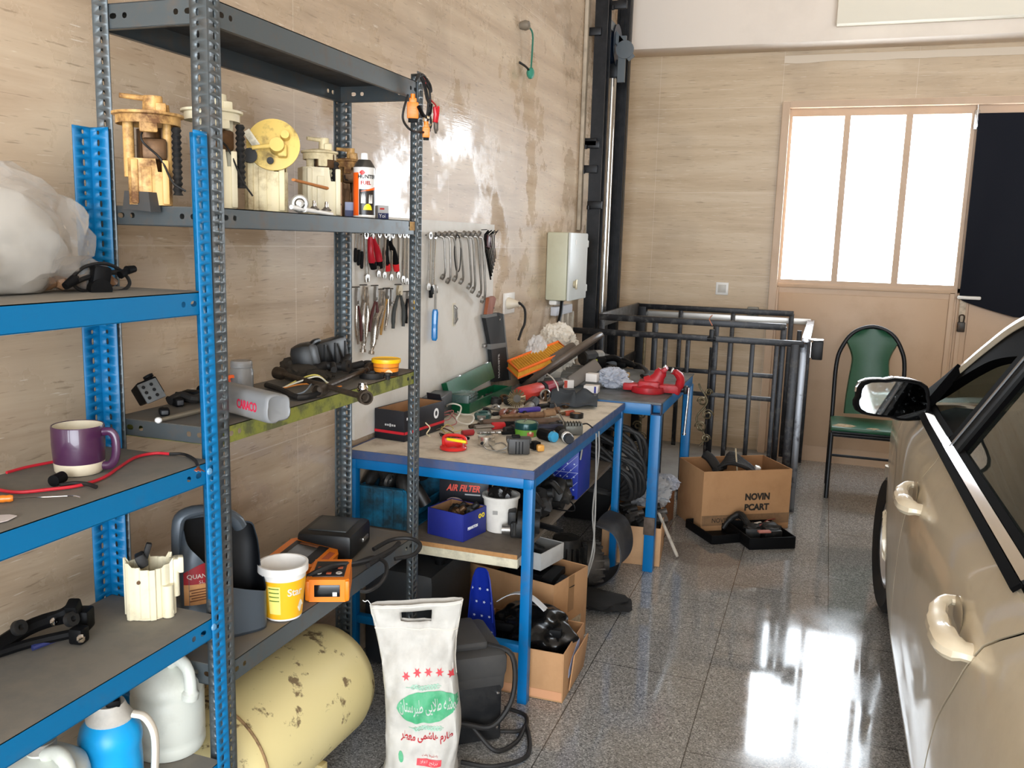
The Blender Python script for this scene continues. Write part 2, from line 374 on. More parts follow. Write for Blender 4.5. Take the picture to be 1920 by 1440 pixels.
g = G(); a = D(1830, 232)[0]; zz = D(1830, 225)[1]; g.box((a, yd-.012, zz), (.028, .02, .13), bev=.003); g.cyl((a, yd-.02, zz-.05), (a, yd-.02, zz+.11), .007); g.box((a, yd-.02, zz-.04), (.034, .03, .02)); g.build('latch_bolt', CHR, door)
frame_ = bpy.data.objects.new('trim_5', None)
g = G(); g.box((DL+.022, yd-.02, DT/2), (.05, .1, DT)); g.box(((DL+DR)/2, yd-.02, DT-.02), (DR-DL-.095, .1, .045)); g.box((DR-.022, yd-.02, DT/2), (.05, .1, DT))
struct('trim_5', g, DOORP)
g = G(); g.box((DL-.004, YB-.03, DT/2), (.012, .03, DT)); g.box(((DL+DR)/2, YB-.03, DT+.004), (DR-DL, .03, .012)); struct('trim_6', g, mat('pale door edging', (226, 203, 172), .5))
g = G(); g.box(((DL+DR)/2, YB+.06, .03), (DR-DL, .06, .06)); struct("trim_7", g, DOORP)
# right leaf
door2 = bpy.data.objects.new('door_2', None); COL.objects.link(door2); door2['kind'] = 'structure'; door2['label'] = 'right beige metal door leaf behind the dark cover'
x0, x1 = ml+.002, DR-.02; n = 3; w = (x1-x0-.1)/n
g = G(); g.box(((x0+x1)/2, yd+.02, zb/2-.01), (x1-x0, .04, zb-.02)); g.box(((x0+x1)/2, yd+.02, (zt+DT-.02)/2), (x1-x0, .04, DT-.02-zt)); g.box(((x0+x1)/2, yd+.02, zb-.025), (x1-x0, .04, .05))
for i in range(n+1): g.box((x0+.05+w*i, yd+.02, (zb+zt)/2), (.05 if i not in (0, n) else .1, .04, zt-zb))
for x in (x0+.03, x1-.03): g.box((x, yd-.004, zb/2), (.03, .012, zb-.1), bev=.003)
g.box((x0+.085, yd-.006, zb/2), (.008, .012, zb-.1))
g.box((ml, yd+.045, DT/2), (.06, .01, DT)); g.build('leaf', DOORP, door2)
for i in range(n): g = G(); g.box((x0+.05+w*(i+.5), yd+.02, (zt+zb)/2), (w-.05, .006, zt-zb)); g.build('pane', PANE, door2, ang=0)
hx, hz = D(1818, 558); WHT = mat('white enamel', (236, 234, 230), .35)
g = G(); g.box((hx-.01, yd-.05, hz), (.15, .022, .024), bev=.008); g.cyl((hx+.05, yd-.05, hz), (hx+.05, yd, hz), .012); g.build('handle', WHT, door2)
kx, kz = D(1803, 590)
g = G(); g.box((kx, yd-.01, kz), (.045, .012, .22), bev=.004); g.build('lock_plate', mat('scuffed cream plate', (205, 188, 165), .45, dirt=.5, scale=30), door2)
g = G(); g.box((kx, yd-.03, kz-.085), (.05, .03, .07), bev=.006); g.tube([(kx-.014, yd-.03, kz-.05), (kx-.014, yd-.03, kz-.005), (kx+.014, yd-.03, kz-.005), (kx+.014, yd-.03, kz-.05)], .005, k=3); g.build('padlock', IRON, door2)
# dark cover over the right leaf's panes
cz = [D(1800, 566)[1], D(1850, 580)[1], D(1920, 582)[1]]
def cover(u, v):
    x = ml-.0+.01+u*1.28; s = sin(min(1, u*1.0)*pi)
    bot = D(1800, 560)[1]-.11*min(1, (u/.28))**.8 if u < .28 else D(1800, 560)[1]-.11+.02*(u-.28)
    z = DT-.1+(bot-DT+.1)*v
    return (x, yd-.035-.012*sin(u*17+v*3)*v-.01*v, z)
g = G(); g.sheet(cover, 40, 24, th=.003)
tag(g.build('window_cover', mat('navy black sheet', (9, 12, 24), .6, spec=.15)), 'dark navy sheet hung over the panes of the right door leaf', 'cover')
# ================================================================ slotted-angle racks
GREY = mat('grey rack paint', (86, 93, 96), .36, .4, dirt=.6, dcol=(112, 96, 80), scale=22, dlo=.5, dhi=.75)
GREYD = mat('dusty grey shelf', (104, 103, 100), .6, .1, dirt=.7, dcol=(124, 112, 96), scale=9, dlo=.38, dhi=.66)
OLIVE = mat('chipped green shelf paint', (126, 128, 52), .55, .0, dirt=.8, dcol=(72, 74, 50), scale=18, dlo=.48, dhi=.6)
BLUE = mat('blue rack paint', (2, 106, 158), .4, .0, dirt=.3, dcol=(70, 88, 100), scale=18, dlo=.55, dhi=.8)
BLUET = mat('dusty blue shelf top', (128, 122, 112), .75, 0, dirt=.5, dcol=(96, 98, 98), scale=7, dlo=.45, dhi=.7)
BLUES = mat('blue bench steel', (0, 106, 168), .38, .0, dirt=.35, dcol=(74, 78, 92), scale=14, dlo=.55, dhi=.75)
def post(parent, x, y, dx, dy, z1, m, w=.04, z0=0, lean=0):
    hs = [(u*.021+.014, .021, .0046 if u % 2 else .0072, .0038) for u in range(int((z1-z0)/.021))]
    g = G(); g.strip((x, y, z0), (0, 0, 1), (dx, 0, 0), z1-z0, w, hs); g.strip((x, y, z0), (0, 0, 1), (0, dy, 0), z1-z0, w, hs)
    for v in g.v: v.y += lean*(z1-v.z)
    return g.build('post', m, parent, merge=True, solid=.0024, ang=30)
def shelf(parent, x0, x1, y0, y1, z, lip, mats, name='shelf', holes=True):
    g = G(); g.box(((x0+x1)/2, (y0+y1)/2, z-.001), (x1-x0, y1-y0, .002)); g.mi = 1
    hx = [(.045, lip/2, .009, .006), (.075, lip/2, .006, .006)]
    for o, u, L in (((x0, y0, z-lip), (1, 0, 0), x1-x0), ((x0, y1, z-lip), (1, 0, 0), x1-x0), ((x0, y0, z-lip), (0, 1, 0), y1-y0), ((x1, y0, z-lip), (0, 1, 0), y1-y0)):
        g.mi = len(mats)-1 if u[0] else 1
        hh = hx+[(L-.075, lip/2, .006, .006), (L-.045, lip/2, .009, .006)] if holes else ()
        g.strip(o, u, (0, 0, 1), L, lip, hh, .026)
    for c, d in ((((x0+x1)/2, y0+.006, z-lip), (x1-x0, .012, .0016)), (((x0+x1)/2, y1-.006, z-lip), (x1-x0, .012, .0016)), ((x0+.006, (y0+y1)/2, z-lip), (.012, y1-y0, .0016)), ((x1-.006, (y0+y1)/2, z-lip), (.012, y1-y0, .0016))): g.box(c, d)
    return g.build(name, mats, parent, ang=30)
GX0, GX1, GY0, GY1 = -1.485, -1.2, 1.534, 2.535
rack = thing('slotted_angle_rack', 'tall grey slotted-angle shelving rack of four shelves against the stone wall', 'rack')
post(rack, GX1, GY0, -1, 1, 2.22, GREY); post(rack, GX0, GY0, 1, 1, 2.2, GREY)
post(rack, GX1, GY1, -1, -1, 2.09, GREY); post(rack, GX0, GY1, 1, -1, 2.09, GREY)
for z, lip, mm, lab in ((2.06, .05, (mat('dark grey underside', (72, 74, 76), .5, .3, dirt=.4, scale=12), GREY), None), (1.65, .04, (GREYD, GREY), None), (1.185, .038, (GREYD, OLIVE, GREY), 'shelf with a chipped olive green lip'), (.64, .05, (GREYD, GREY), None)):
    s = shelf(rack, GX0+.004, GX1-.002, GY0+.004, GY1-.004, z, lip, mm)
    if lab: s['label'] = lab
g = G(); p = xp(773, 424, GX1-.001); g.box((GX1-.0005, p.y, p.z), (.002, .03, .026), bev=.0004); g.build('paper_sticker', mat('stained paper sticker', (176, 138, 84), .7, dirt=.6, dcol=(120, 84, 44), scale=60), rack)
BX0, BX1, BY0, BY1 = -1.49, -1.195, .53, 1.518
brack = thing('slotted_angle_rack', 'low bright blue slotted-angle rack standing at the near end of the grey rack', 'rack')
post(brack, BX1, BY1, -1, -1, 1.797, BLUE, lean=.016); post(brack, BX0, BY1, 1, -1, 1.81, BLUE, w=.048)
post(brack, BX1, BY0, -1, 1, 1.8, BLUE); post(brack, BX0, BY0, 1, 1, 1.81, BLUE)
BZ = (1.479, 1.122, .774, .428)
for z in BZ: shelf(brack, BX0+.004, BX1-.003, BY0+.004, BY1-.004, z, .046, (BLUET, BLUE))
for z in BZ[1:]:
    g = G(); g.lathe([(.0, .004), (.006, .003), (.008, 0)], 10, Matrix.Translation((BX1+.001, BY1-.02, z-.02)) @ Euler((0, rad(90), 0)).to_matrix().to_4x4()); g.build('bolt', mat('blue painted bolt', (96, 150, 190), .4), brack)
# ================================================================ steel benches
WORN = mat('worn cream worktop', (214, 205, 188), .6, dirt=.7, dcol=(138, 122, 102), scale=11, dlo=.48, dhi=.76)
CHIP = mat('raw chipboard edge', (176, 130, 82), .8, dirt=.5, dcol=(140, 98, 58), scale=60)
DUSTB = mat('dusty board', (112, 102, 90), .8, dirt=.6, dcol=(80, 72, 64), scale=10)
bench = thing('workbench', 'blue steel-framed workbench with worn cream top covered in tools', 'workbench')
WX0, WX1, WY0, WY1, WZ = -1.58, -.872, 2.735, 4.135, .84
g = G(); g.box(((WX0+WX1)/2, (WY0+WY1)/2, WZ-.006), (WX1-WX0-.006, WY1-WY0-.006, .012)); g.build('worktop', WORN, bench)
AN = mat('scuffed blue-grey steel edge', (84, 94, 128), .4, .3, dirt=.6, dcol=(40, 84, 140), scale=16, dlo=.4, dhi=.62)
g = G()
for (a, b) in (((WX0, WY0), (WX1, WY0)), ((WX0, WY1), (WX1, WY1)), ((WX0, WY0), (WX0, WY1)), ((WX1, WY0), (WX1, WY1))):
    g.mi = 0; c = ((a[0]+b[0])/2, (a[1]+b[1])/2); d = (max(abs(a[0]-b[0]), .003)+.003, max(abs(a[1]-b[1]), .003)+.003)
    g.box((*c, WZ-.013), (*d, .03)); g.mi = 1
    ins = [.02 if a[0] == b[0] == WX0 else -.02 if a[0] == b[0] else 0, .02 if a[1] == b[1] == WY0 else -.02 if a[1] == b[1] else 0]
    g.box((c[0]+ins[0], c[1]+ins[1], WZ-.048), (max(d[0], .035)-.004, max(d[1], .035)-.004, .035), bev=.002)
g.build('frame', (AN, BLUES), bench)
for (x, y) in ((WX1-.018, WY0+.018), (WX1-.018, WY1-.018), (WX0+.018, WY0+.018), (WX0+.018, WY1-.018)):
    g = G(); g.box((x, y, WZ/2-.03), (.034, .034, WZ-.06), bev=.002); g.build('leg', BLUES, bench)
SZ = .545
g = G(); g.box(((WX0+WX1)/2-.02, (WY0+WY1)/2, SZ-.008), (WX1-WX0-.05, WY1-WY0+.02, .016)); g.mi = 1
g.box(((WX0+WX1)/2-.02, WY0-.011, SZ-.0085), (WX1-WX0-.05, .002, .0155)); g.build('lower_shelf', (DUSTB, CHIP), bench)
g = G(); g.box(((WX0+WX1)/2-.02, WY0+.004, SZ-.034), (WX1-WX0-.05, .022, .034), bev=.002); g.build('shelf_rail', mat('cream steel rail', (214, 206, 180), .5, dirt=.4, scale=18), bench)
g = G(); g.box(((WX0+WX1)/2, WY0+.02, .2), (WX1-WX0-.04, .03, .03), bev=.002); g.build('stretcher', BLUES, bench)
vt = thing('vise_table', 'blue steel table with grey steel top carrying the red vise', 'table')
VX0, VX1, VY0, VY1, VZ = -1.5, -.70, 4.17, 5.27, .85
g = G(); g.box(((VX0+VX1)/2, (VY0+VY1)/2, VZ-.004), (VX1-VX0, VY1-VY0, .008)); g.build('table_top', mat('oily steel plate', (112, 116, 118), .45, .3, dirt=.7, dcol=(76, 72, 66), scale=6, dlo=.4, dhi=.66), vt)
g = G()
for c, d in ((((VX0+VX1)/2, VY0+.025, VZ-.036), (VX1-VX0-.1, .05, .056)), (((VX0+VX1)/2, VY1-.025, VZ-.036), (VX1-VX0-.1, .05, .056)), ((VX1-.025, (VY0+VY1)/2, VZ-.036), (.05, VY1-VY0-.1, .056)), ((VX0+.025, (VY0+VY1)/2, VZ-.036), (.05, VY1-VY0-.1, .056))): g.box(c, d, bev=.002)
g.build('apron', BLUES, vt)
for (x, y) in ((VX1-.025, VY0+.025), (VX1-.025, VY1-.025), (VX0+.025, VY0+.025), (VX0+.025, VY1-.025)):
    g = G(); g.box((x, y, (VZ-.06)/2), (.05, .05, VZ-.06), bev=.003); g.build('leg', BLUES, vt)
g = G(); x, y = VX1-.025, VY0+.025
for c, d in (((x-.023, y, VZ-.034), (.004, .05, .052)), ((x+.023, y, VZ-.034), (.004, .05, .052)), ((x, y, VZ-.01), (.05, .05, .004)), ((x, y, VZ-.058), (.05, .05, .004)), ((x, y+.03, VZ-.034), (.044, .004, .05))): g.box(c, d)
g.build('tube_end', mat('scuffed dark blue steel', (54, 68, 96), .45, .4, dirt=.6, dcol=(90, 78, 66), scale=20), vt)
g = G(); g.box((VX1-.027, VY0-.0005, .235), (.054, .012, .09), bev=.003); g.build('welded_stub', mat('brown rusty steel', (96, 82, 72), .6, .3, dirt=.6, scale=30), vt)
# ================================================================ the car
PAINT = mat('champagne car paint', (228, 217, 192), .34, .12, dirt=.2, dcol=(170, 156, 130), scale=5, coat=.6)
BLKP = mat('satin black plastic', (15, 15, 16), .55, spec=.12); CARB = mat('matt black car trim', (9, 9, 10), .8, spec=.05); CHROME = mat('chrome', (225, 225, 228), .08, 1)
GLASS = mat('tinted car glass', (120, 134, 130), .02, trans=.9, ior=1.3); TYRE = mat('tyre rubber', (24, 24, 24), .8, dirt=.4, scale=20)
MIRG = mat('mirror glass', (200, 203, 205), .03, 1, dirt=.35, dcol=(90, 88, 84), scale=70, dlo=.56, dhi=.68)
TRIM_IN = mat('dark car interior', (40, 41, 42), .8); SEATM = mat('grey seat cloth', (72, 74, 76), .9); SKY = mat('pale blue cloth', (128, 168, 182), .85, dirt=.3, scale=12)
car = thing('car', 'champagne saloon car parked along the right side with its driver window open', 'car')
PZ = [(.17, .335), (.22, .316), (.35, .287), (.55, .273), (.75, .268), (.88, .275), (.96, .293), (1.02, .322), (1.058, .338)]
def interp(tb, z):
    if z <= tb[0][0]: return tb[0][1]
    for (a, x), (b, y) in zip(tb, tb[1:]):
        if z <= b: t = (z-a)/(b-a); return x+(y-x)*t
    return tb[-1][1]
def sx(y, z):
    # smooth the profile a little
    x = (interp(PZ, z-.03)+2*interp(PZ, z)+interp(PZ, z+.03))/4
    if y > 3.0: x += .045*((y-3.0)/1.1)**1.6
    if y > 4.55: x += .5*((y-4.55)/.4)**2*.45
    if y < 1.1: x += .06*((1.1-y)/.55)**2
    return x
def arch(y, z):
    for cy in (4.15, 1.40):
        d = math.hypot(y-cy, z-.31)
        if 1e-6 < d < .35: y = cy+(y-cy)*.35/d; z = .31+(z-.31)*.35/d
    return y, max(z, .17)
CX = 1.1
def panel(name, ya, yb, ztop, nu, nv, mirror=False, z0=.19, m=PAINT, fr=True):
    for mir in ((False, True) if mirror else (False,)):
        g = G()
        def fn(u, v):
            z = z0+(ztop(u)-z0)*v; a, b = ya(z), yb(z); y = a+(b-a)*u; y, z = arch(y, z); x = sx(y, z)
            return (2*CX-x if mir else x, y, z)
        g.sheet(fn, nu, nv, th=-.012 if not mir else .012)
        g.build(name, m, car, ang=50)
ZB = 1.055
gB = lambda z: interp([(.2, 3.0), (.4, 2.97), (.66, 2.86), (.9, 2.74), (1.05, 2.64)], z)
gC = lambda z: interp([(.2, 1.98), (.35, 1.97), (.5, 1.93), (.675, 1.815), (.84, 1.655), (.963, 1.565), (1.06, 1.42)], z)
gA = lambda z: interp([(.2, 3.74), (1.05, 3.60)], z)
e = .003
panel('front_door', lambda z: gB(z)+e, lambda z: gA(z)-e, lambda u: ZB, 14, 26, True)
panel('rear_door', lambda z: gC(z)+e+.005, lambda z: gB(z)-e, lambda u: ZB, 16, 26, True)
panel('front_fender', lambda z: gA(z)+e, lambda z: 4.95, lambda u: ZB-.03-.24*u**1.4, 40, 26, True)
panel('rear_quarter', lambda z: .5, lambda z: gC(z)-e, lambda u: ZB, 40, 26, True)
# dark door shuts seen inside the gaps, sills and floor pan
g = G()
for mir in (0, 1):
    for gp in (gA, gB, gC):
        pts = []
        for k in range(14):
            z = .2+k*.065; x = sx(gp(z), z)+.012; pts.append((2*CX-x if mir else x, gp(z), z))
        g.tube(pts, .008, 6)
g.box((CX, 2.7, .2), (1.4, 4.0, .08)); g.box((CX, 2.6, .62), (1.44, 2.2, .02)); g.box((CX, 3.66, .6), (1.4, .04, .8)); g.box((CX, 1.15, .6), (1.3, .04, .8))
g.build('underbody', CARB, car)
# bonnet, boot lid, roof
def across(y0, y1, zf, nu=16, nv=16, inset=.0, xf=None):
    def fn(u, v):
        y = y0+(y1-y0)*u; z = zf(u); x = (xf(u) if xf else sx(min(y, 4.95), min(z, ZB)))+inset
        return (x+(2*(CX-x))*v, y, z+.05*sin(pi*v))
    return fn
g = G(); g.sheet(across(3.62, 4.95, lambda u: ZB-.03-.24*u**1.4), 16, 16, th=.012); g.build('bonnet', PAINT, car, ang=50)
g = G(); g.sheet(across(.5, 1.0, lambda u: ZB-.02), 6, 16, th=.012); g.build('boot_lid', PAINT, car, ang=50)
g = G(); g.sheet(lambda u, v: (sx(4.95, .3+.45*v)+2*(CX-sx(4.95, .3+.45*v))*u, 4.95+.06*sin(pi*u), .2+.58*v), 12, 6, th=.01); g.build('bumper', PAINT, car, ang=50); g = G(); g.sheet(lambda u, v: (sx(.5, .3)+2*(CX-sx(.5, .3))*u, .5-.05*sin(pi*u), .2+.85*v), 12, 6, th=.01); g.build('bumper', PAINT, car, ang=50)
# greenhouse: one side rail from the A pillar over the roof to the C pillar
RAIL = smooth([(.385, 3.60, 1.05), (.435, 3.38, 1.16), (.50, 3.14, 1.30), (.553, 2.92, 1.405), (.60, 2.6, 1.475), (.615, 2.2, 1.50), (.61, 1.7, 1.48), (.575, 1.25, 1.40), (.48, .9, 1.2), (.42, .72, 1.06)], 5)
g = G()
for mir in (0, 1): g.tube([(2*CX-p.x if mir else p.x, p.y, p.z) for p in RAIL], .02, 8)
g.build('roof_rail', PAINT, car)
up = [p for p in RAIL if p.z > 1.39]
def roof(u, v):
    i = u*(len(up)-1); a = int(min(i, len(up)-2)); p = up[a].lerp(up[a+1], i-a)
    return (p.x+2*(CX-p.x)*v, p.y, p.z+.06*sin(pi*v))
g = G(); g.sheet(roof, 20, 12, th=.02); g.build('roof', PAINT, car, ang=50)
g = G(); a0, a1 = RAIL[0], up[0]; b0, b1 = RAIL[-1], up[-1]
g.sheet(lambda u, v: (lambda p: (p.x+2*(CX-p.x)*v, p.y+.06*sin(pi*v), p.z+.02*sin(pi*v)))(a0.lerp(a1, u)), 8, 12, th=.005); g.build('windscreen', GLASS, car)
g = G(); g.sheet(lambda u, v: (lambda p: (p.x+2*(CX-p.x)*v, p.y-.05*sin(pi*v), p.z+.02*sin(pi*v)))(b0.lerp(b1, u)), 8, 12, th=.005); g.build('rear_window', GLASS, car)
# side glass plane between belt and rail
def rail_at(y):
    for p, q in zip(RAIL, RAIL[1:]):
        if (p.y-y)*(q.y-y) <= 0: return p.lerp(q, (p.y-y)/(p.y-q.y+1e-9))
    return RAIL[-1]
def side(y, v): p = rail_at(y); q = V((sx(y, ZB)+.02, y, ZB)); return q.lerp(p, v)
def side_bar(name, fa, fb, m, th=.02, n=14, out=.006):
    g = G(); g.sheet(lambda u, v: side(fa(v)+(fb(v)-fa(v))*u, v)-V((out, 0, 0)), 4, n, th=-th); return g.build(name, m, car, ang=40)
def bar(name, ya, yb, va, vb, m, th=.02):
    g = G(); g.sheet(lambda u, v: side(ya+(yb-ya)*u, va+(vb-va)*v)-V((.004, 0, 0)), 20, 3, th=-th); return g.build(name, m, car, ang=40)
SATB = mat('glossy black pillar film', (9, 9, 10), .6, spec=.06)
side_bar('door_pillar', lambda v: 2.655-.02*v, lambda v: 2.735-.02*v, CARB)
side_bar('door_pillar', lambda v: 2.575-.02*v, lambda v: 2.648-.02*v, SATB)
g = G(); g.tube([side(2.65-.02*v/8, v/8)-V((.01, 0, 0)) for v in range(9)], .004, 6); g.build('pillar_highlight', mat('grey pillar highlight', (150, 150, 150), .3, .8), car)  # grey strip standing in for the highlight along the black pillar
side_bar('window_seal', lambda v: 2.535-.02*v, lambda v: 2.575-.02*v, CARB)
# door frame that follows the rail (front) and (rear)
def follow(name, ya, yb, w, m):
    g = G(); g.sheet(lambda u, v: side(ya+(yb-ya)*u, 1-.02-w*v)-V((.004, 0, 0)), 26, 3, th=-.03); return g.build(name, m, car, ang=40)
follow('window_frame', 3.50, 2.7, .30, CARB); follow('window_frame', 2.62, 1.2, .10, CARB)
g = G(); g.sheet(lambda u, v: side(3.58-.3*u, v*.99*(1 if u < .99 else 1)), 8, 8, th=-.03); g.build('corner_panel', CARB, car, ang=40)
side_bar('quarter_bar', lambda v: 1.55-.05*v, lambda v: 1.60-.05*v, CARB)
g = G(); g.sheet(lambda u, v: side(2.56-1.0*u, .02+.9*v)+V((.012, 0, 0)), 12, 8, th=-.004); g.build('window_glass', GLASS, car)
g = G(); g.sheet(lambda u, v: side(1.55-.55*u, .02+.8*v)+V((.012, 0, 0)), 8, 6, th=-.004); g.build('window_glass', GLASS, car)
# belt mouldings
def belt(name, ya, yb, dz, w, m, out, d=.008):
    g = G(); g.sheet(lambda u, v: (sx(ya+(yb-ya)*u, ZB)-out+.03*v*w/.03, ya+(yb-ya)*u, ZB+dz+.012*v), 20, 2, th=d); return g.build(name, m, car)
belt('belt_moulding', 1.58, 3.56, -.003, .014, CARB, .006)
belt('belt_moulding', 1.60, 3.50, .006, .018, CHROME, -.012)
belt('belt_moulding', 1.60, 2.62, .018, .012, CARB, -.034); belt('belt_moulding', 2.75, 3.4, .018, .012, CARB, -.034)
# handles
for y0, z0 in ((1.62, .925), (2.52, .925)):
    xs = sx(y0+.1, z0)
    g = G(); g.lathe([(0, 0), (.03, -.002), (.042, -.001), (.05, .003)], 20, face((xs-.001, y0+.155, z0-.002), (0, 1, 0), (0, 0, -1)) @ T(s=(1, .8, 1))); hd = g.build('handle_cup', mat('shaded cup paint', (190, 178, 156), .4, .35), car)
    g = G(); g.tube([(xs+.008, y0+.2, z0+.012), (xs-.018, y0+.198, z0+.012), (xs-.036, y0+.165, z0+.006), (xs-.042, y0+.10, z0), (xs-.038, y0+.045, z0-.002), (xs-.03, y0+.012, z0-.004), (xs+.01, y0-.002, z0-.006)], [.013, .015, .018, .022, .026, .026, .02], 10, k=4, flat=.75); g.build('door_handle', PAINT, car)
# mirror
mc = yp(1674, 748, 3.22)
g = G(); Mm = face(mc, (1, .12, -.02), (0, .15, 1))   # local z points back to the camera side
def rr(w, h, r=.4, n=28): 
    o = []
    for k in range(n):
        t = 2*pi*k/n; c_, s_ = cos(t), sin(t); q = (abs(c_)**4+abs(s_)**4)**-.25; o.append((w/2*c_*q*(1-.05*(s_ > 0)), h/2*s_*q*(1-.1*(c_ < 0))))
    return o
def loft(g, rings):
    n = len(rings[0]); vs = [p for r in rings for p in r]; fs = [(i*n+j, i*n+(j+1) % n, (i+1)*n+(j+1) % n, (i+1)*n+j) for i in range(len(rings)-1) for j in range(n)]
    fs += [tuple(range(n))[::-1], tuple(range((len(rings)-1)*n, len(rings)*n))]; g.add(vs, fs)
P2 = lambda o, z, s: [Mm @ V((x*s, y*s, z)) for x, y in o]
zs = -1 if (Mm.to_3x3() @ V((0, 0, 1))).y > 0 else 1
O = rr(.243, .142)
loft(g, [P2(O, zs*.0, .9), P2(O, zs*.006, .96), P2(O, zs*.0, 1), P2(O, -zs*.03, 1.02), P2(O, -zs*.065, .9), P2(O, -zs*.09, .6), P2(O, -zs*.095, .2)])
mh = g.build('mirror_housing', BLKP, car, ang=50)
g = G(); g.prism([(x*.88, y*.86-.002) for x, y in O], .003, Mm @ Matrix.Translation((0, 0, zs*.0035))); g.build('mirror_glass', MIRG, mh)
g = G(); loft(g, [[Mm @ V((x*1.015, y, -zs*.012)) for x, y in O[1:14]]+[Mm @ V((x*1.03, y*1.05, -zs*.03)) for x, y in O[1:14]][::-1], [Mm @ V((x*1.0, y*1.05, -zs*.05)) for x, y in O[1:14]]+[Mm @ V((x*1.01, y*1.1, -zs*.06)) for x, y in O[1:14]][::-1]]); g.build('mirror_cap', CHROME, mh)
g = G(); g.tube([tuple(mc+V((.1, .03, -.055))), tuple(mc+V((.14, .06, -.062))), (sx(3.42, 1.05)+.02, 3.42, 1.06)], [.026, .03, .036], 10, k=3, flat=.7); g.build('mirror_arm', BLKP, mh)
# wheels
for i, (y, st) in enumerate(((4.15, 5), (1.40, 0))):
    for mir in (0, 1):
        Mw = Matrix.Translation((2*CX-.43 if mir else .43, y, .312)) @ Euler((0, rad(-90 if not mir else 90), rad(st))).to_matrix().to_4x4()
        w_ = bpy.data.objects.new('wheel', None); COL.objects.link(w_); w_.parent = car
        g = G(); g.lathe([(.2, -.09), (.28, -.105), (.302, -.09), (.312, -.06), (.312, .06), (.302, .09), (.28, .105), (.2, .09)], 40, Mw); g.build('tyre', TYRE, w_)
        g = G(); g.lathe([(.2, -.08), (.205, .085), (.185, .085), (.17, .04), (.05, .06), (0, .065)], 30, Mw); g.build('rim', mat('silver rim', (170, 170, 170), .35, .8), w_)
# cabin
g = G(); g.box((CX, 3.35, .88), (1.42, .45, .34), bev=.08); g.build('dashboard', TRIM_IN, car)
for x in (.72, 1.48):
    s = bpy.data.objects.new('seat', None); COL.objects.link(s); s.parent = car
    g = G(); g.box((x, 2.55, .62), (.5, .5, .18), bev=.06); g.build('seat_cushion', SEATM, s)
    g = G(); g.box((x, 2.27, .93), (.48, .16, .62), rot=(rad(14), 0, 0), bev=.07); g.build('seat_back', SEATM, s)
    g = G(); g.box((x, 2.19, 1.31), (.26, .1, .18), rot=(rad(14), 0, 0), bev=.045); g.build('headrest', SEATM, s)
g = G(); g.box((CX, 1.5, .66), (1.3, .5, .18), bev=.06); g.box((CX, 1.24, .95), (1.3, .14, .6), rot=(rad(16), 0, 0), bev=.06); g.build('rear_seat', SEATM, car)
g = G(); g.tube([(.72+.18*cos(t*pi/12), 3.03+.06*sin(t*pi/12), .98+.17*sin(t*pi/12)) for t in range(24)], .014, 8, closed=True); g.cyl((.72, 3.03, .98), (.72, 3.2, .9), .03); g.box((.72, 3.035, .98), (.34, .02, .06), bev=.008); g.build('steering_wheel', BLKP, car)
g = G(); g.sheet(lambda u, v: (.94-.0+.5*u, 2.40-.1*v+.03*nz3(V((u*4, v*4, 1))), 1.28-.35*v+.02*sin(u*9)), 14, 14, th=.01)
g.build('draped_jacket', SKY, car)  # pale blue jacket hung over the seat
# ================================================================ lift corner: railings, mast, box
BSTEEL = mat('worn black steel', (38, 38, 40), .38, .55, dirt=.7, dcol=(100, 98, 96), scale=18, dlo=.52, dhi=.72)
BLK = mat('black paint steel', (20, 21, 24), .42, .4, dirt=.3, dcol=(60, 60, 62), scale=12)
SIL = mat('bare bright steel', (196, 198, 202), .25, .9, dirt=.3, dcol=(110, 110, 112), scale=15)
rl = thing('safety_railing', 'black steel railing round the lift pit with vertical bars and a bright side rail', 'railing')
y = 5.5; zr = 1.04
def bars(parent, name, xs, y, z0, z1, w=.026, m=BSTEEL):
    for x in xs: g = G(); g.box((x, y, (z0+z1)/2), (w, w, z1-z0), bev=.002); g.build(name, m, parent)
xa = yp(1075, 617, y).x
g = G(); g.box(((xa-.1)/2, y, zr), (-xa-.1, .03, .036), bev=.003); g.build('top_rail', BSTEEL, rl)
bx = [yp(px, 650, y).x for px in (1167, 1247.5, 1290, 1369, 1411, 1457)]
bars(rl, 'bar', bx, y, .0, zr-.018)
bars(rl, 'post', [yp(1487, 700, y).x], y, 0, zr, .046); bars(rl, 'post', [yp(1503, 700, y).x], y+.05, 0, zr, .04, mat('scuffed steel post', (120, 122, 126), .35, .7, dirt=.6, dcol=(30, 30, 30), scale=9, dlo=.5, dhi=.6))
xl, xr2 = yp(1247, 700, y).x, bx[-1]
for px, py in ((1380, 701), (1380, 744)): z = yp(px, py, y).z; g = G(); g.box(((xl+xr2)/2, y+.004, z), (xr2-xl, .018, .026), bev=.002); g.build('mid_rail', BSTEEL, rl)
xq = yp(1513, 620, 5.5).x
g = G(); g.box((xq, 6.2, 1.065), (.05, 1.42, .03), bev=.003); g.build('side_rail', SIL, rl)
g = G(); g.box(((xa+xq)/2-.02, 6.92, 1.065), (xq-xa+.04, .02, .045), bev=.003); g.build('back_rail', mat('pale galvanised rail', (206, 202, 196), .35, .6), rl)
bars(rl, 'post', [xq-.005], 6.9, .0, 1.05, .036); bars(rl, 'bar', [xq-.06], 6.3, 0, 1.05, .03)
g = G(); g.box((xq-.035, 6.32, .09), (.02, 1.2, .03)); g.build('kick_rail', BSTEEL, rl)
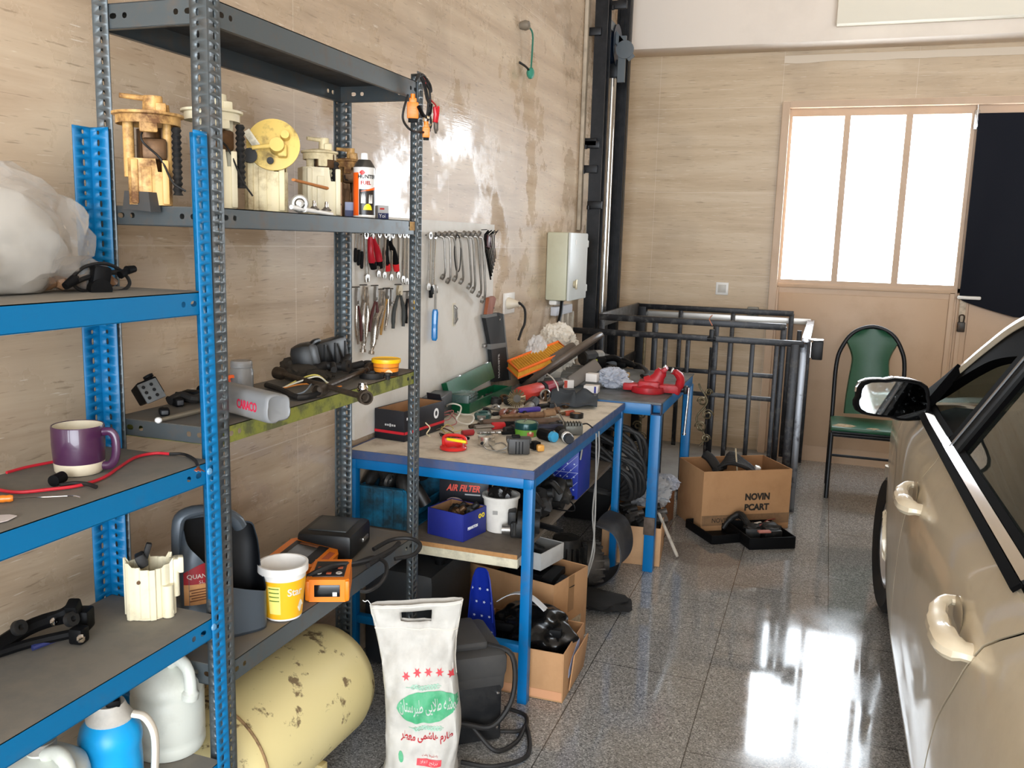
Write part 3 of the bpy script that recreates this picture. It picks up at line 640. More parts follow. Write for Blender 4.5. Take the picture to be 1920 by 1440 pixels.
# twisted bar with a wrought scroll, black clamp at its head
tx = yp(1331, 700, y).x
GOLD = mat('dull gilt iron', (112, 100, 76), .45, .7, dirt=.5, dcol=(50, 44, 36), scale=40)
g = G(); g.cyl((tx+.0, y-.03, .06), (tx+.0, y-.03, .99), .008, n=8); tb = g.build('scroll_rod', BSTEEL, rl)
g = G()
z0, z1 = yp(1325, 826, y).z, yp(1330, 722, y).z
for k, (dz, s, r) in enumerate(((.02, 1, .028), (.09, -1, .036), (.17, 1, .036), (.25, -1, .03), (.31, 1, .022))):
    c = V((tx-.012+.018*s, y-.04, z0+dz)); pts = []
    for t in range(22): a = t*.42; q = r*(1-t/30); pts.append((c.x+s*q*cos(a), c.y-.004*sin(t), c.z+q*sin(a)))
    g.tube(pts, .0055, 6)
g.tube([(tx-.03+.03*sin(t*.9), y-.036, z0-.03+t*(z1-z0+.04)/12) for t in range(13)], .006, 6, k=2)
g.build('scroll', GOLD, rl)
g = G(); g.box((tx, y-.03, yp(1331, 628, y).z), (.028, .03, .075), bev=.004); g.cyl((tx-.025, y-.035, yp(1331, 628, y).z-.02), (tx+.025, y-.035, yp(1331, 628, y).z-.02), .012); g.build('clamp', BLK, rl)
g = G(); c = yp(1327, 600, y); g.tube([(tx, y-.03, c.z-.03), (tx-.012, y-.03, c.z-.01), (tx-.02, y-.03, c.z+.01), (tx-.004, y-.03, c.z+.035)], .003, 6, k=3); g.build('copper_wire', mat('copper wire', (150, 92, 66), .4, .8), rl)
tx2 = yp(1206, 690, y).x
g = G(); g.cyl((tx2, y+.0, .3), (tx2, y, zr-.01), .01, n=8); 
for k in range(5):
    s = 1 if k % 2 else -1; c = (tx2+.014*s, y-.014, .32+k*.07); g.tube([(c[0]+s*.03*(1-t/30)*cos(t*.42), c[1], c[2]+.03*(1-t/30)*sin(t*.42)) for t in range(22)], .005, 6)
g.build('scroll_bar', GOLD, rl)
lk = yp(1533, 655, 5.46)
g = G(); g.box(tuple(lk+V((.0, 0, -.005))), (.06, .06, .11), bev=.006); lb = g.build('lock_box', BLK, rl)
g = G(); g.box((lk.x-.012, lk.y, lk.z+.056), (.085, .075, .012), bev=.004); g.cyl((lk.x-.038, lk.y-.01, lk.z+.04), (lk.x-.038, lk.y-.01, lk.z-.05), .008); g.build('lock_plate', CHROME, lb)
# inner cage
cg = thing('lift_cage', 'black steel lift platform cage standing inside the railing in the corner', 'cage')
y1, y2, zc = 5.66, 6.86, 1.122; cl, cr = yp(1124, 590, y1).x, yp(1474, 612, y1).x
for yy in (y1, y2): g = G(); g.box(((cl+cr)/2, yy, zc), (cr-cl, .035, .04), bev=.003); g.build('top_rail', BSTEEL, cg)
g = G(); g.box((cl+.012, (y1+y2)/2, zc-.02), (.02, y2-y1, .09), bev=.002); g.build('side_plate', mat('grey steel plate', (96, 96, 96), .4, .6, dirt=.5, scale=8), cg)
bars(cg, 'bar', [yp(1227, 650, y1).x, yp(1341, 650, y1).x], y1, .0, zc, .034)
bars(cg, 'post', [cl+.02, cr-.012], y1, 0, zc, .034); bars(cg, 'post', [cl+.045], y2, .04, zc, .075, BLK); bars(cg, 'post', [cr-.012], y2, .04, zc, .034)
bars(cg, 'bar', [yp(1276, 600, y2).x, yp(1374, 600, y2).x], y2, .04, zc, .03)
g = G(); g.box((cl+.012, (y1+y2)/2, .74), (.02, y2-y1, .06), bev=.002); g.build('side_rail', BSTEEL, cg)
g = G(); g.box(((cl+cr)/2, (y1+y2)/2, .048), (cr-cl-.1, y2-y1-.1, .012)); g.build('platform_floor', CONC, cg)
# mast
mast = thing('lift_mast', 'tall pair of black steel lift masts with a silver ram between them', 'lift mast')
ym = 5.88; ym2 = 6.42
def mx(px, py, yy=ym): return yp(px, py, yy).x
m1a, m1b = mx(1108, 400), mx(1124, 400); ZT = 3.85
g = G()
a, b = max(XL+.01, mx(1106, 330)), mx(1132, 330)
g.box(((a+b)/2-.01, ym, ZT/2), (.022, .1, ZT)); g.box(((a+b)/2+.005, ym-.045, ZT/2), (b-a-.02, .012, ZT)); g.box(((a+b)/2+.005, ym+.045, ZT/2), (b-a-.02, .012, ZT)); g.box((a+.012, ym, ZT/2), (.014, .1, ZT)); g.build('mast_channel', BLK, mast)
a2, b2_ = max(XL+.01, mx(1146, 330, ym2)), mx(1169, 330, ym2)
g = G(); g.box(((a2+b2_)/2, ym2, ZT/2), (b2_-a2, .016, ZT)); g.box((b2_-.008, ym2+.02, ZT/2), (.016, .09, ZT)); g.box((a2+.008, ym2+.02, ZT/2), (.016, .09, ZT)); g.box(((a2+b2_)/2+.0, ym2-.006, ZT/2), (.008, .016, ZT)); g.build('mast_channel', BLK, mast)
yr = 6.2; rx = max(XL+.09, mx(1140, 330, yr)); zt_ = yp(1150, 142, yr).z
g = G(); g.cyl((rx, yr, 1.0), (rx, yr, zt_), .03, n=20); g.build('ram', mat('polished ram', (190, 190, 188), .18, .95), mast)
g = G(); g.cyl((rx-.045, yr+.05, .04), (rx-.045, yr+.05, zt_+.05), .018, n=12); g.build('guide_rod', mat('oily brown steel', (92, 84, 72), .35, .8), mast)
g = G(); g.cyl((rx, yr, .04), (rx, yr, 1.1), .045, n=20); g.build('ram_cylinder', BLK, mast)
pz = yp(1150, 88, yr).z
g = G(); g.lathe([(.05, -.03), (.14, -.03), (.12, -.012), (.12, .012), (.14, .03), (.05, .03)], 28, face((rx+.005, yr-.02, pz), (0, 1, 0), (0, 0, 1))); pu = g.build('pulley', mat('blue-black pulley', (20, 34, 54), .35, .4), mast)
g = G(); g.box((rx+.02, yr-.1, pz+.10), (.012, .3, .06), rot=(rad(0), 0, 0)); g.box((rx+.055, yr-.08, pz+.02), (.05, .02, .3), rot=(0, rad(-38), 0)); g.box((rx+.08, yr-.08, pz-.10), (.05, .02, .3)); g.lathe([(.0, 0), (.06, 0), (.06, .02), (0, .02)], 18, face((rx+.1, yr-.1, pz-.04), (0, 0, 1), (1, 0, 0))); g.build('pulley_bracket', mat('grey steel bracket', (98, 104, 108), .4, .5), mast)
g = G(); g.box((rx, yr, zt_+.04), (.1, .08, .12), bev=.01); g.build('ram_head', BLK, mast)
for px, py in ((1164, 12), (1113, 62), (1113, 272), (1109, 318), (1118, 385), (1100, 268)):
    p = yp(px, py, ym-.02); p.x = max(p.x, XL+.055); g = G(); g.box((p.x, ym-.06, p.z), (.1, .025, .05), bev=.004); g.cyl((p.x-.04, ym-.07, p.z-.03), (p.x-.04, ym-.07, p.z-.005), .012); g.build('bracket', BLK, mast)
# pale cable trunking and cables beside the mast
g = G(); tx_ = XL
pts = [xp(1107, 0, XL+.03), xp(1102, 200, XL+.03), xp(1097, 430, XL+.03)]
yy = xp(1082, 430, XL).y
g.box((XL+.014, yy, 1.68+1.1), (.024, .05, 2.2), bev=.003)
tk = thing('cable_trunking', 'pale grey vertical cable trunking on the wall left of the black mast', 'trunking')
g.build('trunk', mat('beige grey trunk', (186, 172, 152), .6, dirt=.6, dcol=(110, 98, 82), scale=6), tk)
g = G()
for k, o in enumerate((0, .018, -.014)): g.tube([(XL+.05, yy+.12+o, 3.8), (XL+.06+.01*sin(k), yy+.13+o*1.4, 3.0), (XL+.05, yy+.11-o, 2.4), (XL+.05, yy+.1+o*.5, 1.9), (XL+.04, yy+.07, 1.62)], .006, 6, k=5)
g.build('cable', mat('grubby white cable', (214, 200, 180), .5), tk)
# electrical box
eb0 = xp(1018, 500, XL); 
d = .115
ya = xp(1020, 435, XL).y+.06
# near side face spans the box depth; door faces the room
dx = yp(1068, 500, ya).x-XL; yb2 = xp(1100, 500, XL+dx).y
zt2 = (yp(1045, 435, ya)).z; zb2 = yp(1043, 564, ya).z
ebx = thing('fuse_box', 'pale grey-green steel fuse box on the left wall before the mast', 'fuse box', (XL, (ya+yb2)/2, (zt2+zb2)/2))
w, h = yb2-ya, zt2-zb2
GB = mat('pale grey-green enamel', (196, 196, 172), .42, dirt=.25, dcol=(160, 150, 128), scale=6); GB2 = mat('window-lit door enamel', (206, 210, 208), .35, dirt=.15, dcol=(170, 164, 150), scale=6)  # cool window light on the door is put into its enamel colour
g = G(); g.box((dx/2-.008, 0, 0), (dx-.016, w, h), bev=.012); g.build('cabinet', GB, ebx)
g = G(); g.box((dx-.006, 0, 0), (.018, w, h), bev=.008); dr_ = g.build('box_door', GB2, ebx)
for z in (h*.34, -h*.34): g = G(); g.box((dx-.008, w/2+.012, z), (.02, .03, .045), bev=.005); g.build('hinge', GB2, dr_)
g = G(); g.cyl((dx, -w/2+.1, -h*.26), (dx+.014, -w/2+.1, -h*.26), .022, n=18); g.box((dx+.018, -w/2+.1, -h*.26), (.012, .016, .06), bev=.004); g.build('turn_knob', mat('worn brass knob', (190, 178, 150), .35, .4), dr_)
g = G(); g.box((dx+.004, -w/2+.11, h*.36), (.003, .018, .03)); g.build('bright_tag', WHT, dr_)
# trunking and conduit under the box
tk2 = thing('cable_trunking', 'white mini trunking run below the fuse box with conduits down the wall', 'trunking')
z0 = zb2
g = G(); g.box((XL+.022, (ya+yb2)/2+.1, z0-.075), (.04, w*.9, .055), bev=.003); g.build('trunk', mat('blue-white trunk', (214, 216, 222), .4), tk2)
for dy, m_ in ((.2, WHT), (.32, PLASTER), (.44, WHT)): g = G(); g.box((XL+.018, (ya+yb2)/2-.1+dy, (z0-.1+.9)/2), (.03, .045, z0-.1-.9), bev=.003); g.build('conduit', mat('grubby conduit', (184, 174, 158), .6, dirt=.5, scale=9), tk2)
g = G(); g.tube([(XL+.08, ya+.1, z0), (XL+.085, ya+.05, z0-.1), (XL+.08, ya-.05, z0-.22), (XL+.07, ya-.2, z0-.4)], .011, 8, k=4); g.build('cable', BLK, tk2)
g = G(); g.box((XL+.04, ya+.08, z0-.015), (.05, .1, .03), bev=.01); g.build('gland', WHT, tk2)
# wall plates
p = yp(1354, 541, YB)
g = G(); g.box((0, -.005, 0), (.095, .01, .095), bev=.003); sw = thing('outlet_plate', 'small white square outlet plate on the back wall above the railing', 'outlet', (p.x, YB, p.z)); g.build('surround', WHT, sw)
g = G(); g.box((0, -.011, 0), (.06, .004, .06), bev=.002); g.build('grey_insert', mat('pale grey insert', (196, 192, 184), .4), sw)
p = yp(1412, 586, YB); sw = thing('push_button', 'round green push button on a grey plate by the door frame', 'button', (p.x, YB, p.z))
g = G(); g.box((0, -.015, 0), (.085, .03, .09), bev=.01); g.build('plate', mat('grey plastic plate', (150, 148, 140), .5), sw); g = G(); g.cyl((0, -.03, 0), (0, -.045, 0), .017); g.build('button', mat('green button', (20, 70, 58), .3), sw)
# bare wires high on the left wall
p = xp(975, 48, XL); wr = thing('bare_wires', 'green and black wire ends poking from a hole high on the stone wall', 'wires', (XL, p.y, p.z))
g = G(); g.lathe([(.018, 0), (.026, .03), (.02, .05), (.012, .045)], 14, face((0, 0, 0), (0, 1, 0), (0, 0, 1))); g.build('conduit_end', mat('grey conduit', (120, 110, 96), .6), wr)
g = G(); g.tube([(.04, .01, -.0), (.05, .06, -.03), (.04, .09, -.12), (.04, .08, -.2)], .005, 6, k=4); g.build('wire', mat('green wire', (40, 110, 92), .5), wr)
g = G(); g.blob((.04, .075, -.225), (.02, .03, .03), .2, seed=3, sub=2); g.build('wire_connector', mat('green connector', (58, 140, 118), .4), wr)
g = G(); g.tube([(.0, 0, -.18), (.03, .03, -.2), (.04, .07, -.22)], .006, 6, k=3); g.build('wire', mat('black wire', (25, 25, 25), .5), wr)
# chair
GRN = mat('worn green vinyl', (32, 84, 60), .38, dirt=.3, dcol=(70, 104, 84), scale=10, dlo=.55, dhi=.8)
ch = thing('chair', 'black tubular chair with a green vinyl seat and back by the door', 'chair', (.105, 6.02, 0))
W, S = .43, .47
g = G(); g.tube([(0, .33, 0), (0, .36, .5), (.0, .40, .82), (.03, .415, .95), (.1, .43, 1.05), (W/2, .44, 1.09), (W-.1, .43, 1.05), (W-.03, .415, .95), (W, .40, .82), (W, .36, .5), (W, .33, 0)], .014, 10, k=5); g.build('back_arch', BLK, ch)
for x in (.0, W): g = G(); g.tube([(x, -.06, 0), (x, -.03, S-.04)], .014, 10); g.build('leg', BLK, ch)
g = G()
for x in (0, W): g.cyl((x, -.03, S-.05), (x, .36, S-.05), .012); g.cyl((x, -.03, .2), (x, .345, .2), .009)
g.cyl((0, -.03, S-.05), (W, -.03, S-.05), .012); g.cyl((0, .345, .2), (W, .345, .2), .009); g.box((W/2, -.02, S-.045), (W, .02, .04)); g.build('frame', BLK, ch)
g = G(); g.box((W/2, .16, S-.012), (W+.02, .42, .03), bev=.012); st_ = g.build('seat', GRN, ch)
g = G(); g.blob((.07, .02, S+.003), (.07, .05, .006), .5, 3, 2, 2); g.blob((.25, -.02, S+.003), (.04, .02, .005), .5, 3, 5, 2); g.build('torn_patch', mat('bare foam patch', (176, 158, 130), .9, dirt=.7, dcol=(110, 84, 56), scale=40), st_)
def cb(u, v):
    z = S+.03+v*.575; hw = .115+.02*cos(v*3)+(.13*max(0, (v-.62)/.38)**1.5); hw = min(hw, .188*math.sqrt(max(0.02, 1-max(0, (v-.72)/.29)**2)))
    return (W/2+(u-.5)*2*hw, .355+.09*v+.0+.02*(2*u-1)**2*-1, z)
g = G(); g.sheet(cb, 12, 20, th=.03); g.build('backrest', GRN, ch, ang=60)
# ================================================================ things on the grey rack
def facing(p): return math.atan2(-p.y, -p.x)          # +x of the thing looks back at the camera
TAN = mat('aged amber plastic', (212, 166, 100), .45, dirt=.9, dcol=(84, 46, 24), scale=15, dlo=.46, dhi=.62)
CREAM = mat('aged cream plastic', (222, 208, 168), .5, dirt=.8, dcol=(128, 98, 60), scale=12, dlo=.47, dhi=.68)
IVORY = mat('ivory plastic', (226, 216, 186), .45, dirt=.35, dcol=(150, 124, 84), scale=18, dlo=.52, dhi=.75)
YEL = mat('stained yellow plastic', (216, 184, 100), .5, dirt=.8, dcol=(96, 80, 56), scale=20, dlo=.48, dhi=.66)
BLKR = mat('black rubber', (22, 21, 21), .6, dirt=.3, dcol=(60, 54, 48), scale=24); BRS = mat('oily brown metal', (96, 70, 46), .4, .6, dirt=.5, dcol=(40, 30, 24), scale=30)
STEELM = mat('dull zinc metal', (150, 146, 140), .35, .85, dirt=.4, dcol=(80, 74, 66), scale=30)
def pump(loc, rz, label, mA, mB, hb, wb, ht, rd, db=None, tilt=None, extra=0, body=True):
    t = thing('fuel_pump_module', label, 'fuel pump', loc, rz, 'fuel pump modules on the rack')
    db = db or wb
    if body:
        g = G(); n = 36
        def wall(u, v):
            a = 2*pi*u; q = (abs(cos(a))**5+abs(sin(a))**5)**-.2
            top = hb*(1 if abs(((u*n+3) % n)-9) > 4 else .72)
            rib = 1+.03*(1 if int(u*n) % 6 == 0 else 0)
            return (db/2*cos(a)*q*rib, wb/2*sin(a)*q*rib, top*v)
        g.sheet(wall, 72, 8, th=.003); g.prism([(db/2*.96*cos(2*pi*k/20)*(abs(cos(2*pi*k/20))**5+abs(sin(2*pi*k/20))**5)**-.2, wb/2*.96*sin(2*pi*k/20)*(abs(cos(2*pi*k/20))**5+abs(sin(2*pi*k/20))**5)**-.2) for k in range(20)], .004)
        for yy in (-.36, .36): g.box((db/2*1.02, wb*yy, hb*.5), (.008, .014, hb*.96), bev=.003)
        g.box((db/2*1.02, wb*-.08, hb*.42), (.006, .02, hb*.8), bev=.002)
        g.build('canister', mB, t)
    Mt = tilt or Matrix.Translation((0, 0, ht))
    g = G(); g.lathe([(0, 0), (rd*.86, 0), (rd*.86, -.016), (rd*.9, -.016), (rd*.9, 0), (rd, .002), (rd, .007), (rd*.8, .009), (rd*.5, .012), (0, .012)], 40, Mt)
    g.cyl(Mt @ V((.01, .01, .01)), Mt @ V((.01, .01, .042)), rd*.3, rd*.27, 18); g.cyl(Mt @ V((.01, .01, .036)), Mt @ V((.02, -rd*.75, .038)), .006, .005, 10)
    g.cyl(Mt @ V((-rd*.3, rd*.45, .01)), Mt @ V((-rd*.3, rd*.45, .03)), .012, .01, 12); g.box((rd*.3, rd*.35, .018), (.03, .022, .02), bev=.004, M=Mt)
    g.box((rd*.78, 0, -.02), (.012, rd*.5, .03), bev=.004, M=Mt)
    fl = g.build('flange_cap', mA, t)
    if not tilt:
        for yy in (-.55, .5): g = G(); g.cyl((rd*.2, rd*yy, hb*.6), (rd*.2, rd*yy, ht), .009 if yy > 0 else .011, n=12); g.build('guide_rod', mA, t)
        g = G(); g.cyl((0, 0, hb*.3), (0, 0, ht-.025), rd*.36, rd*.34, 18); g.cyl((-.01, rd*.4, hb*.5), (-.01, rd*.4, ht-.02), rd*.2, n=14); g.box((rd*.3, .01, hb+.02), (.04, .05, .045), bev=.008); g.build('motor', BRS, t)
        g = G(); g.tube([(rd*.5+.012*cos(k*.8)*0, rd*.75, ht-.02-k*.006) for k in range(24)], [.011 if k % 2 else .0075 for k in range(24)], 10); g.build('ribbed_hose', BLKR, t)
        g = G(); g.tube([(rd*.3, 0, ht-.01), (rd*.8, -rd*.2, ht-.05), (rd*.6, rd*.3, hb), (rd*.9, rd*.6, hb*.5), (rd*.95, rd*.95, .03)], .0022, 6, k=5); g.build('wire', BLKR, t)
    return t
Z2 = 1.6515; xs_ = -1.325
q = lambda px, x=xs_: V((x, xp(px, 395, x).y, Z2))
s0 = 1.166e-3
p1 = q(284, -1.362); pump(p1, facing(p1), 'oil-stained amber fuel pump module at the near end of the rack shelf', TAN, TAN, .094, .083, .18, .071)
p2 = q(402, -1.31); pump(p2, facing(p2)+.4, 'white fuel pump module standing behind the grey corner post', IVORY, IVORY, .128, .082, .205, .066)
p3 = q(500, -1.31)
Mt = Matrix.Translation((.046, .018, .156)) @ Euler((0, rad(78), rad(-4))).to_matrix().to_4x4()
t3 = pump(p3, facing(p3), 'dirty yellow fuel pump module with its round cap tipped toward the room', YEL, CREAM, .132, .1, .2, .062, tilt=Mt)
g = G(); g.box((.055, -.03, .165), (.006, .018, .05), rot=(rad(35), 0, 0), bev=.001); g.build('paper_label', mat('grubby paper label', (226, 220, 200), .7, dirt=.5, scale=50), t3)
g = G(); g.cyl((.035, -.036, .128), (.075, -.036, .128), .017); g.cyl((.05, .01, .118), (.08, .01, .118), .008); g.tube([(0, -.06, .2), (.03, -.058, .16), (.05, -.045, .128)], .004, 6, k=4); g.build('regulator', BLKR, t3)
p4 = q(600, -1.335); pump(p4, facing(p4)+.2, 'cream fuel pump module with a flat flanged cap beside the spray can', CREAM, IVORY, .128, .106, .166, .05)
p5 = q(652, -1.43); pump(p5, facing(p5), 'small tan fuel pump module tucked behind the spray can', TAN, BRS, .11, .05, .172, .045)
# black wedge on the shelf lip
p = xp(278, 388, -1.203); w = thing('plastic_wedge', 'dark grey plastic wedge hanging over the shelf lip under the amber pump', 'plastic part', (GX0+.2, p.y, Z2))
g = G(); p = V((-1.485+.3, GY0-.012, 1.648)); 
pw = yp(275, 374, GY0-.006); g.prism([(-.036, -.02), (.036, -.026), (.032, .014), (-.03, .016)], .03, face((0, 0, 0), (1, 0, 0), (0, 0, 1))); w.location = (pw.x, pw.y, pw.z); g.build('body', mat('dark grey plastic', (66, 66, 66), .5, dirt=.3, scale=20), w)
# spray can
pc = q(683, -1.235); pc.z = Z2
can = thing('spray_can', 'orange and white fuel cleaner spray can on the rack shelf', 'spray can', pc, facing(pc))
WHP = mat('white printed metal', (232, 228, 222), .28, .2); ORG = mat('orange print', (238, 96, 26), .3); DKP = mat('dark print', (42, 36, 34), .3); REDP = mat('red print', (206, 40, 32), .35); YLP = mat('yellow print', (236, 206, 40), .4); NAVY = mat('navy print', (32, 42, 92), .45)
R_ = .0265
can.scale = (1.12, 1.12, 1.12)
g = G(); g.lathe([(.0, 0), (R_, 0), (R_+.001, .003), (R_, .006), (R_, .118), (R_+.001, .121)], 32); g.build('body', WHP, can)
g = G(); g.lathe([(R_, .121), (R_-.002, .126), (.017, .138), (.015, .14), (.0, .141)], 32); g.build('dome', mat('dark grey metal', (84, 82, 78), .35, .7), can)
g = G(); g.lathe([(.0, .141), (.009, .14), (.009, .15), (.008, .156), (0, .157)], 18); g.build('spray_cap', WHT, can)
def wrap(par, name, m, a0, a1, z0, z1, r, x0=0, y0=0, n=14, shp=None):
    g = G(); g.sheet(lambda u, v: (x0+r*cos(a0+(a1-a0)*u), y0+r*sin(a0+(a1-a0)*u), (z0+(z1-z0)*v if not shp else shp(u, v))), n, 6, th=.0004); return g.build(name, m, par)
wrap(can, 'print_band', ORG, -1.7, -.55, .004, .108, R_+.0006)
wrap(can, 'print_picture', DKP, -.5, 1.3, .006, .068, R_+.0006); wrap(can, 'print_sun', YLP, -.1, .75, .018, .033, R_+.001, shp=lambda u, v: .018+.015*v*sin(pi*u)**.5)
wrap(can, 'print_swoosh', ORG, -.3, 1.3, .06, .074, R_+.001, shp=lambda u, v: .062+.006*u+.006*v*(u+.2))
wrap(can, 'print_tools', WHP, -.3, .1, .034, .058, R_+.001, shp=lambda u, v: .034+.024*v*abs(cos(u*9))); wrap(can, 'print_tools', WHP, .4, .8, .034, .056, R_+.001, shp=lambda u, v: .034+.022*v*abs(sin(u*8)))
cf = lambda z, r: (lambda v: V((r*cos(v.x/r), r*sin(v.x/r), z+v.y)))
for w_, sz, m_, z, sh in (('HUNTER', .0125, DKP, .098, .008), ('FUEL', .012, REDP, .083, .004)):
    vs, fs = text_mesh(w_, sz, .0004); g = G(); f = cf(z, R_+.001); g.add([f(V((v.x+sh, v.y, 0))) for v in vs], fs); g.build('lettering', m_, can, ang=0, recalc=False)
wrap(can, 'print_dot', REDP, -.45, .1, .102, .114, R_+.001, shp=lambda u, v: .108+.006*(2*v-1)*sin(pi*u))
# small part boxes beside the can
def pbox(px, x, w, d, h, label, rz, parts):
    p = q(px, x); t = thing('parts_box', label, 'box', p, facing(p)+rz); g = G(); g.box((0, 0, h/2), (d, w, h), bev=.0008); g.build('carton', parts[0], t)
    g = G(); g.box((d/2+.0004, 0, h*.24), (.0008, w*.98, h*.44)); g.build('print_panel', parts[1], t); return t
t = pbox(716, -1.30, .034, .03, .042, 'small white and navy box standing right of the spray can', .3, (mat('pale grey card', (196, 196, 196), .6), NAVY))
lettering(t, 'Yoi', .016, mat('white letters', (240, 240, 240), .5), face((.0162, -.004, .011), (0, 1, 0), (0, 0, 1)), fit=(.02, .011)); g = G(); g.box((.0154, -.004, .032), (.0008, .014, .005)); g.build('red_mark', REDP, t)
t = pbox(655, -1.29, .026, .02, .042, 'small navy and white box half hidden left of the spray can', .1, (mat('blue white card', (150, 158, 186), .6), NAVY))
# odds and ends in front of the cream pump
def small(name, label, cat, p, g, m, rz=None, group=None):
    o = g.build(name, m, None, loc=p, rot=(0, 0, facing(p) if rz is None else rz)); return tag(o, label, cat, group)
p = q(562, -1.225); p.y = xp(562, 378, -1.225).y
t = thing('pressure_regulator', 'round zinc pressure regulator leaning by the cream pump', 'regulator', (p.x, p.y, Z2+.02), facing(p))
g = G(); g.lathe([(.0, 0), (.022, 0), (.022, .006), (.019, .008), (.018, .02), (0, .02)], 26, face((-.01, 0, .002), (0, 1, 0), (0, 0, 1))); g.build('collar', mat('pale grey metal', (186, 182, 174), .35, .6), t)
g = G(); g.lathe([(.013, 0), (.013, .018), (.009, .024), (.004, .025), (.004, .03), (0, .03)], 22, face((.0, 0, .002), (0, 1, 0), (0, 0, 1))); g.build('cap', STEELM, t)
for px, lab in ((589, 'small silver nozzle lying next to the zinc regulator'), (612, 'small silver nozzle second from the zinc regulator')):
    p = xp(px, 388, -1.222); t = thing('metal_nozzle', lab, 'nozzle', (p.x, p.y, Z2+.009), facing(p), 'metal nozzles on the rack shelf')
    g = G(); g.lathe([(0, 0), (.012, 0), (.013, .003), (.009, .006), (.006, .010), (.0, .01)], 18); g.build('base', STEELM, t)
    g = G(); g.lathe([(.0045, .009), (.0045, .02), (.003, .024), (0, .024)], 14); g.build('tip', CHROME, t)
a, b = xp(546, 384, -1.215), xp(622, 398, -1.215); g = G(); g.cyl((0, 0, 0), b-a, .0055, n=12); g.cyl((b-a)*.3, (b-a)*.34, .0075, n=12)
tag(g.build('plastic_tube', WHT, None, loc=(a.x, a.y, Z2+.0065)), 'white plastic tube lying along the shelf edge below the nozzles', 'tube'); bpy.data.objects['plastic_tube'].location.z = Z2+.012
a, b = xp(550, 337, -1.25), xp(612, 353, -1.25); g = G(); d = b-a
g.box(d/2, (.012, d.length, .011), bev=.003, M=Matrix.Identity(4)) if False else g.tube([V((0, 0, 0)), d*.5, d], [.006, .0065, .008], 8, flat=.6)
tag(g.build('float_arm', mat('brown orange plastic', (196, 128, 74), .45), None, loc=a), 'brown plastic float arm resting against the cream pump', 'pump part')
# ---------------------------------------------------------------- tester leads hung over the far post
t = thing('test_leads', 'black test leads with orange plugs and clips hung over the far rack post', 'test leads', (GX1, GY1, 2.06))
O = V(t.location); xq_ = -1.165
L = lambda px, py, x=xq_: xp(px, py, x)-O
ORP = mat('orange plug plastic', (240, 130, 40), .4)
g = G()
g.tube([L(783, 146), L(792, 140), L(800, 150), L(806, 175), L(806, 205), L(800, 240), L(806, 245)], .0035, 8, k=5)
g.tube([L(780, 150), L(788, 142), L(797, 160), L(803, 190), L(800, 222)], .0035, 8, k=5); g.tube([L(786, 140), L(794, 158), L(800, 185), L(809, 205)], .003, 8, k=5)
g.tube([L(781, 148), L(786, 139), L(795, 150), L(808, 172), L(807, 160), L(800, 148)], .0035, 8, k=5)
g.tube([L(765, 178, -1.19), L(757, 205, -1.19), L(756, 225, -1.19), L(768, 242), L(786, 248), L(800, 246), L(808, 236), L(806, 215)], .0035, 8, k=6); g.build('cable', BLKR, t)
g = G(); g.tube([L(788, 140), L(796, 150), L(797, 158)], .003, 6, k=4); g.tube([L(806, 186), L(815, 195), L(818, 200)], .0025, 6, k=4); g.build('red_wire', mat('red wire', (190, 28, 30), .45), t)
def plug(px, py, w, h, x, nm='plug'):
    c = L(px, py, x); rz = facing(c+O); g = G(); M = T(c, (0, rad(4), rz)); g.box((0, 0, 0), (.014, w, h*.62), bev=.003, M=M); g.box((0, 0, h*.36), (.012, w*.66, h*.22), bev=.003, M=M); g.cyl(M @ V((0, 0, h*.42)), M @ V((0, 0, h*.62)), .007, n=12)
    for k in range(3): g.box((.0072, 0, -h*.1+k*.008), (.001, w*.6, .0025), M=M)
    o = g.build(nm, ORP, t); g = G(); g.box((0, 0, -h*.38), (.013, w*.78, h*.16), bev=.001, M=M); g.build('socket_face', BLKP, o); return o
plug(774, 207, .034, .075, -1.19); plug(799, 248, .022, .05, -1.16)
CLT = mat('bare brass jaw', (206, 178, 140), .3, .7)
g = G(); g.tube([L(785, 200), L(793, 216), L(799, 220)], [.006, .006, .004], 8); g.tube([L(808, 195), L(806, 212), L(801, 220)], [.006, .006, .004], 8); cl_ = g.build('black_clip', BLKP, t)
g = G(); g.tube([L(797, 218), L(794, 226), L(803, 237), L(804, 232)], .003, 6, k=3); g.tube([L(805, 216), L(810, 228), L(805, 237)], .003, 6, k=3); g.box(L(801, 220), (.01, .014, .008), bev=.002); g.build('jaws', CLT, cl_)
g = G(); g.tube([L(815, 200), L(817, 215), L(815, 230)], [.006, .0075, .006], 8); g.tube([L(822, 200), L(820, 215), L(818, 230)], [.004, .006, .005], 8); cl_ = g.build('red_clip', mat('red clip plastic', (206, 24, 40), .35), t)
g = G(); g.tube([L(815, 229), L(815, 240), L(817, 248)], .004, 6); g.tube([L(820, 229), L(820, 244), L(817, 249)], .0035, 6); g.build('jaws', STEELM, cl_)
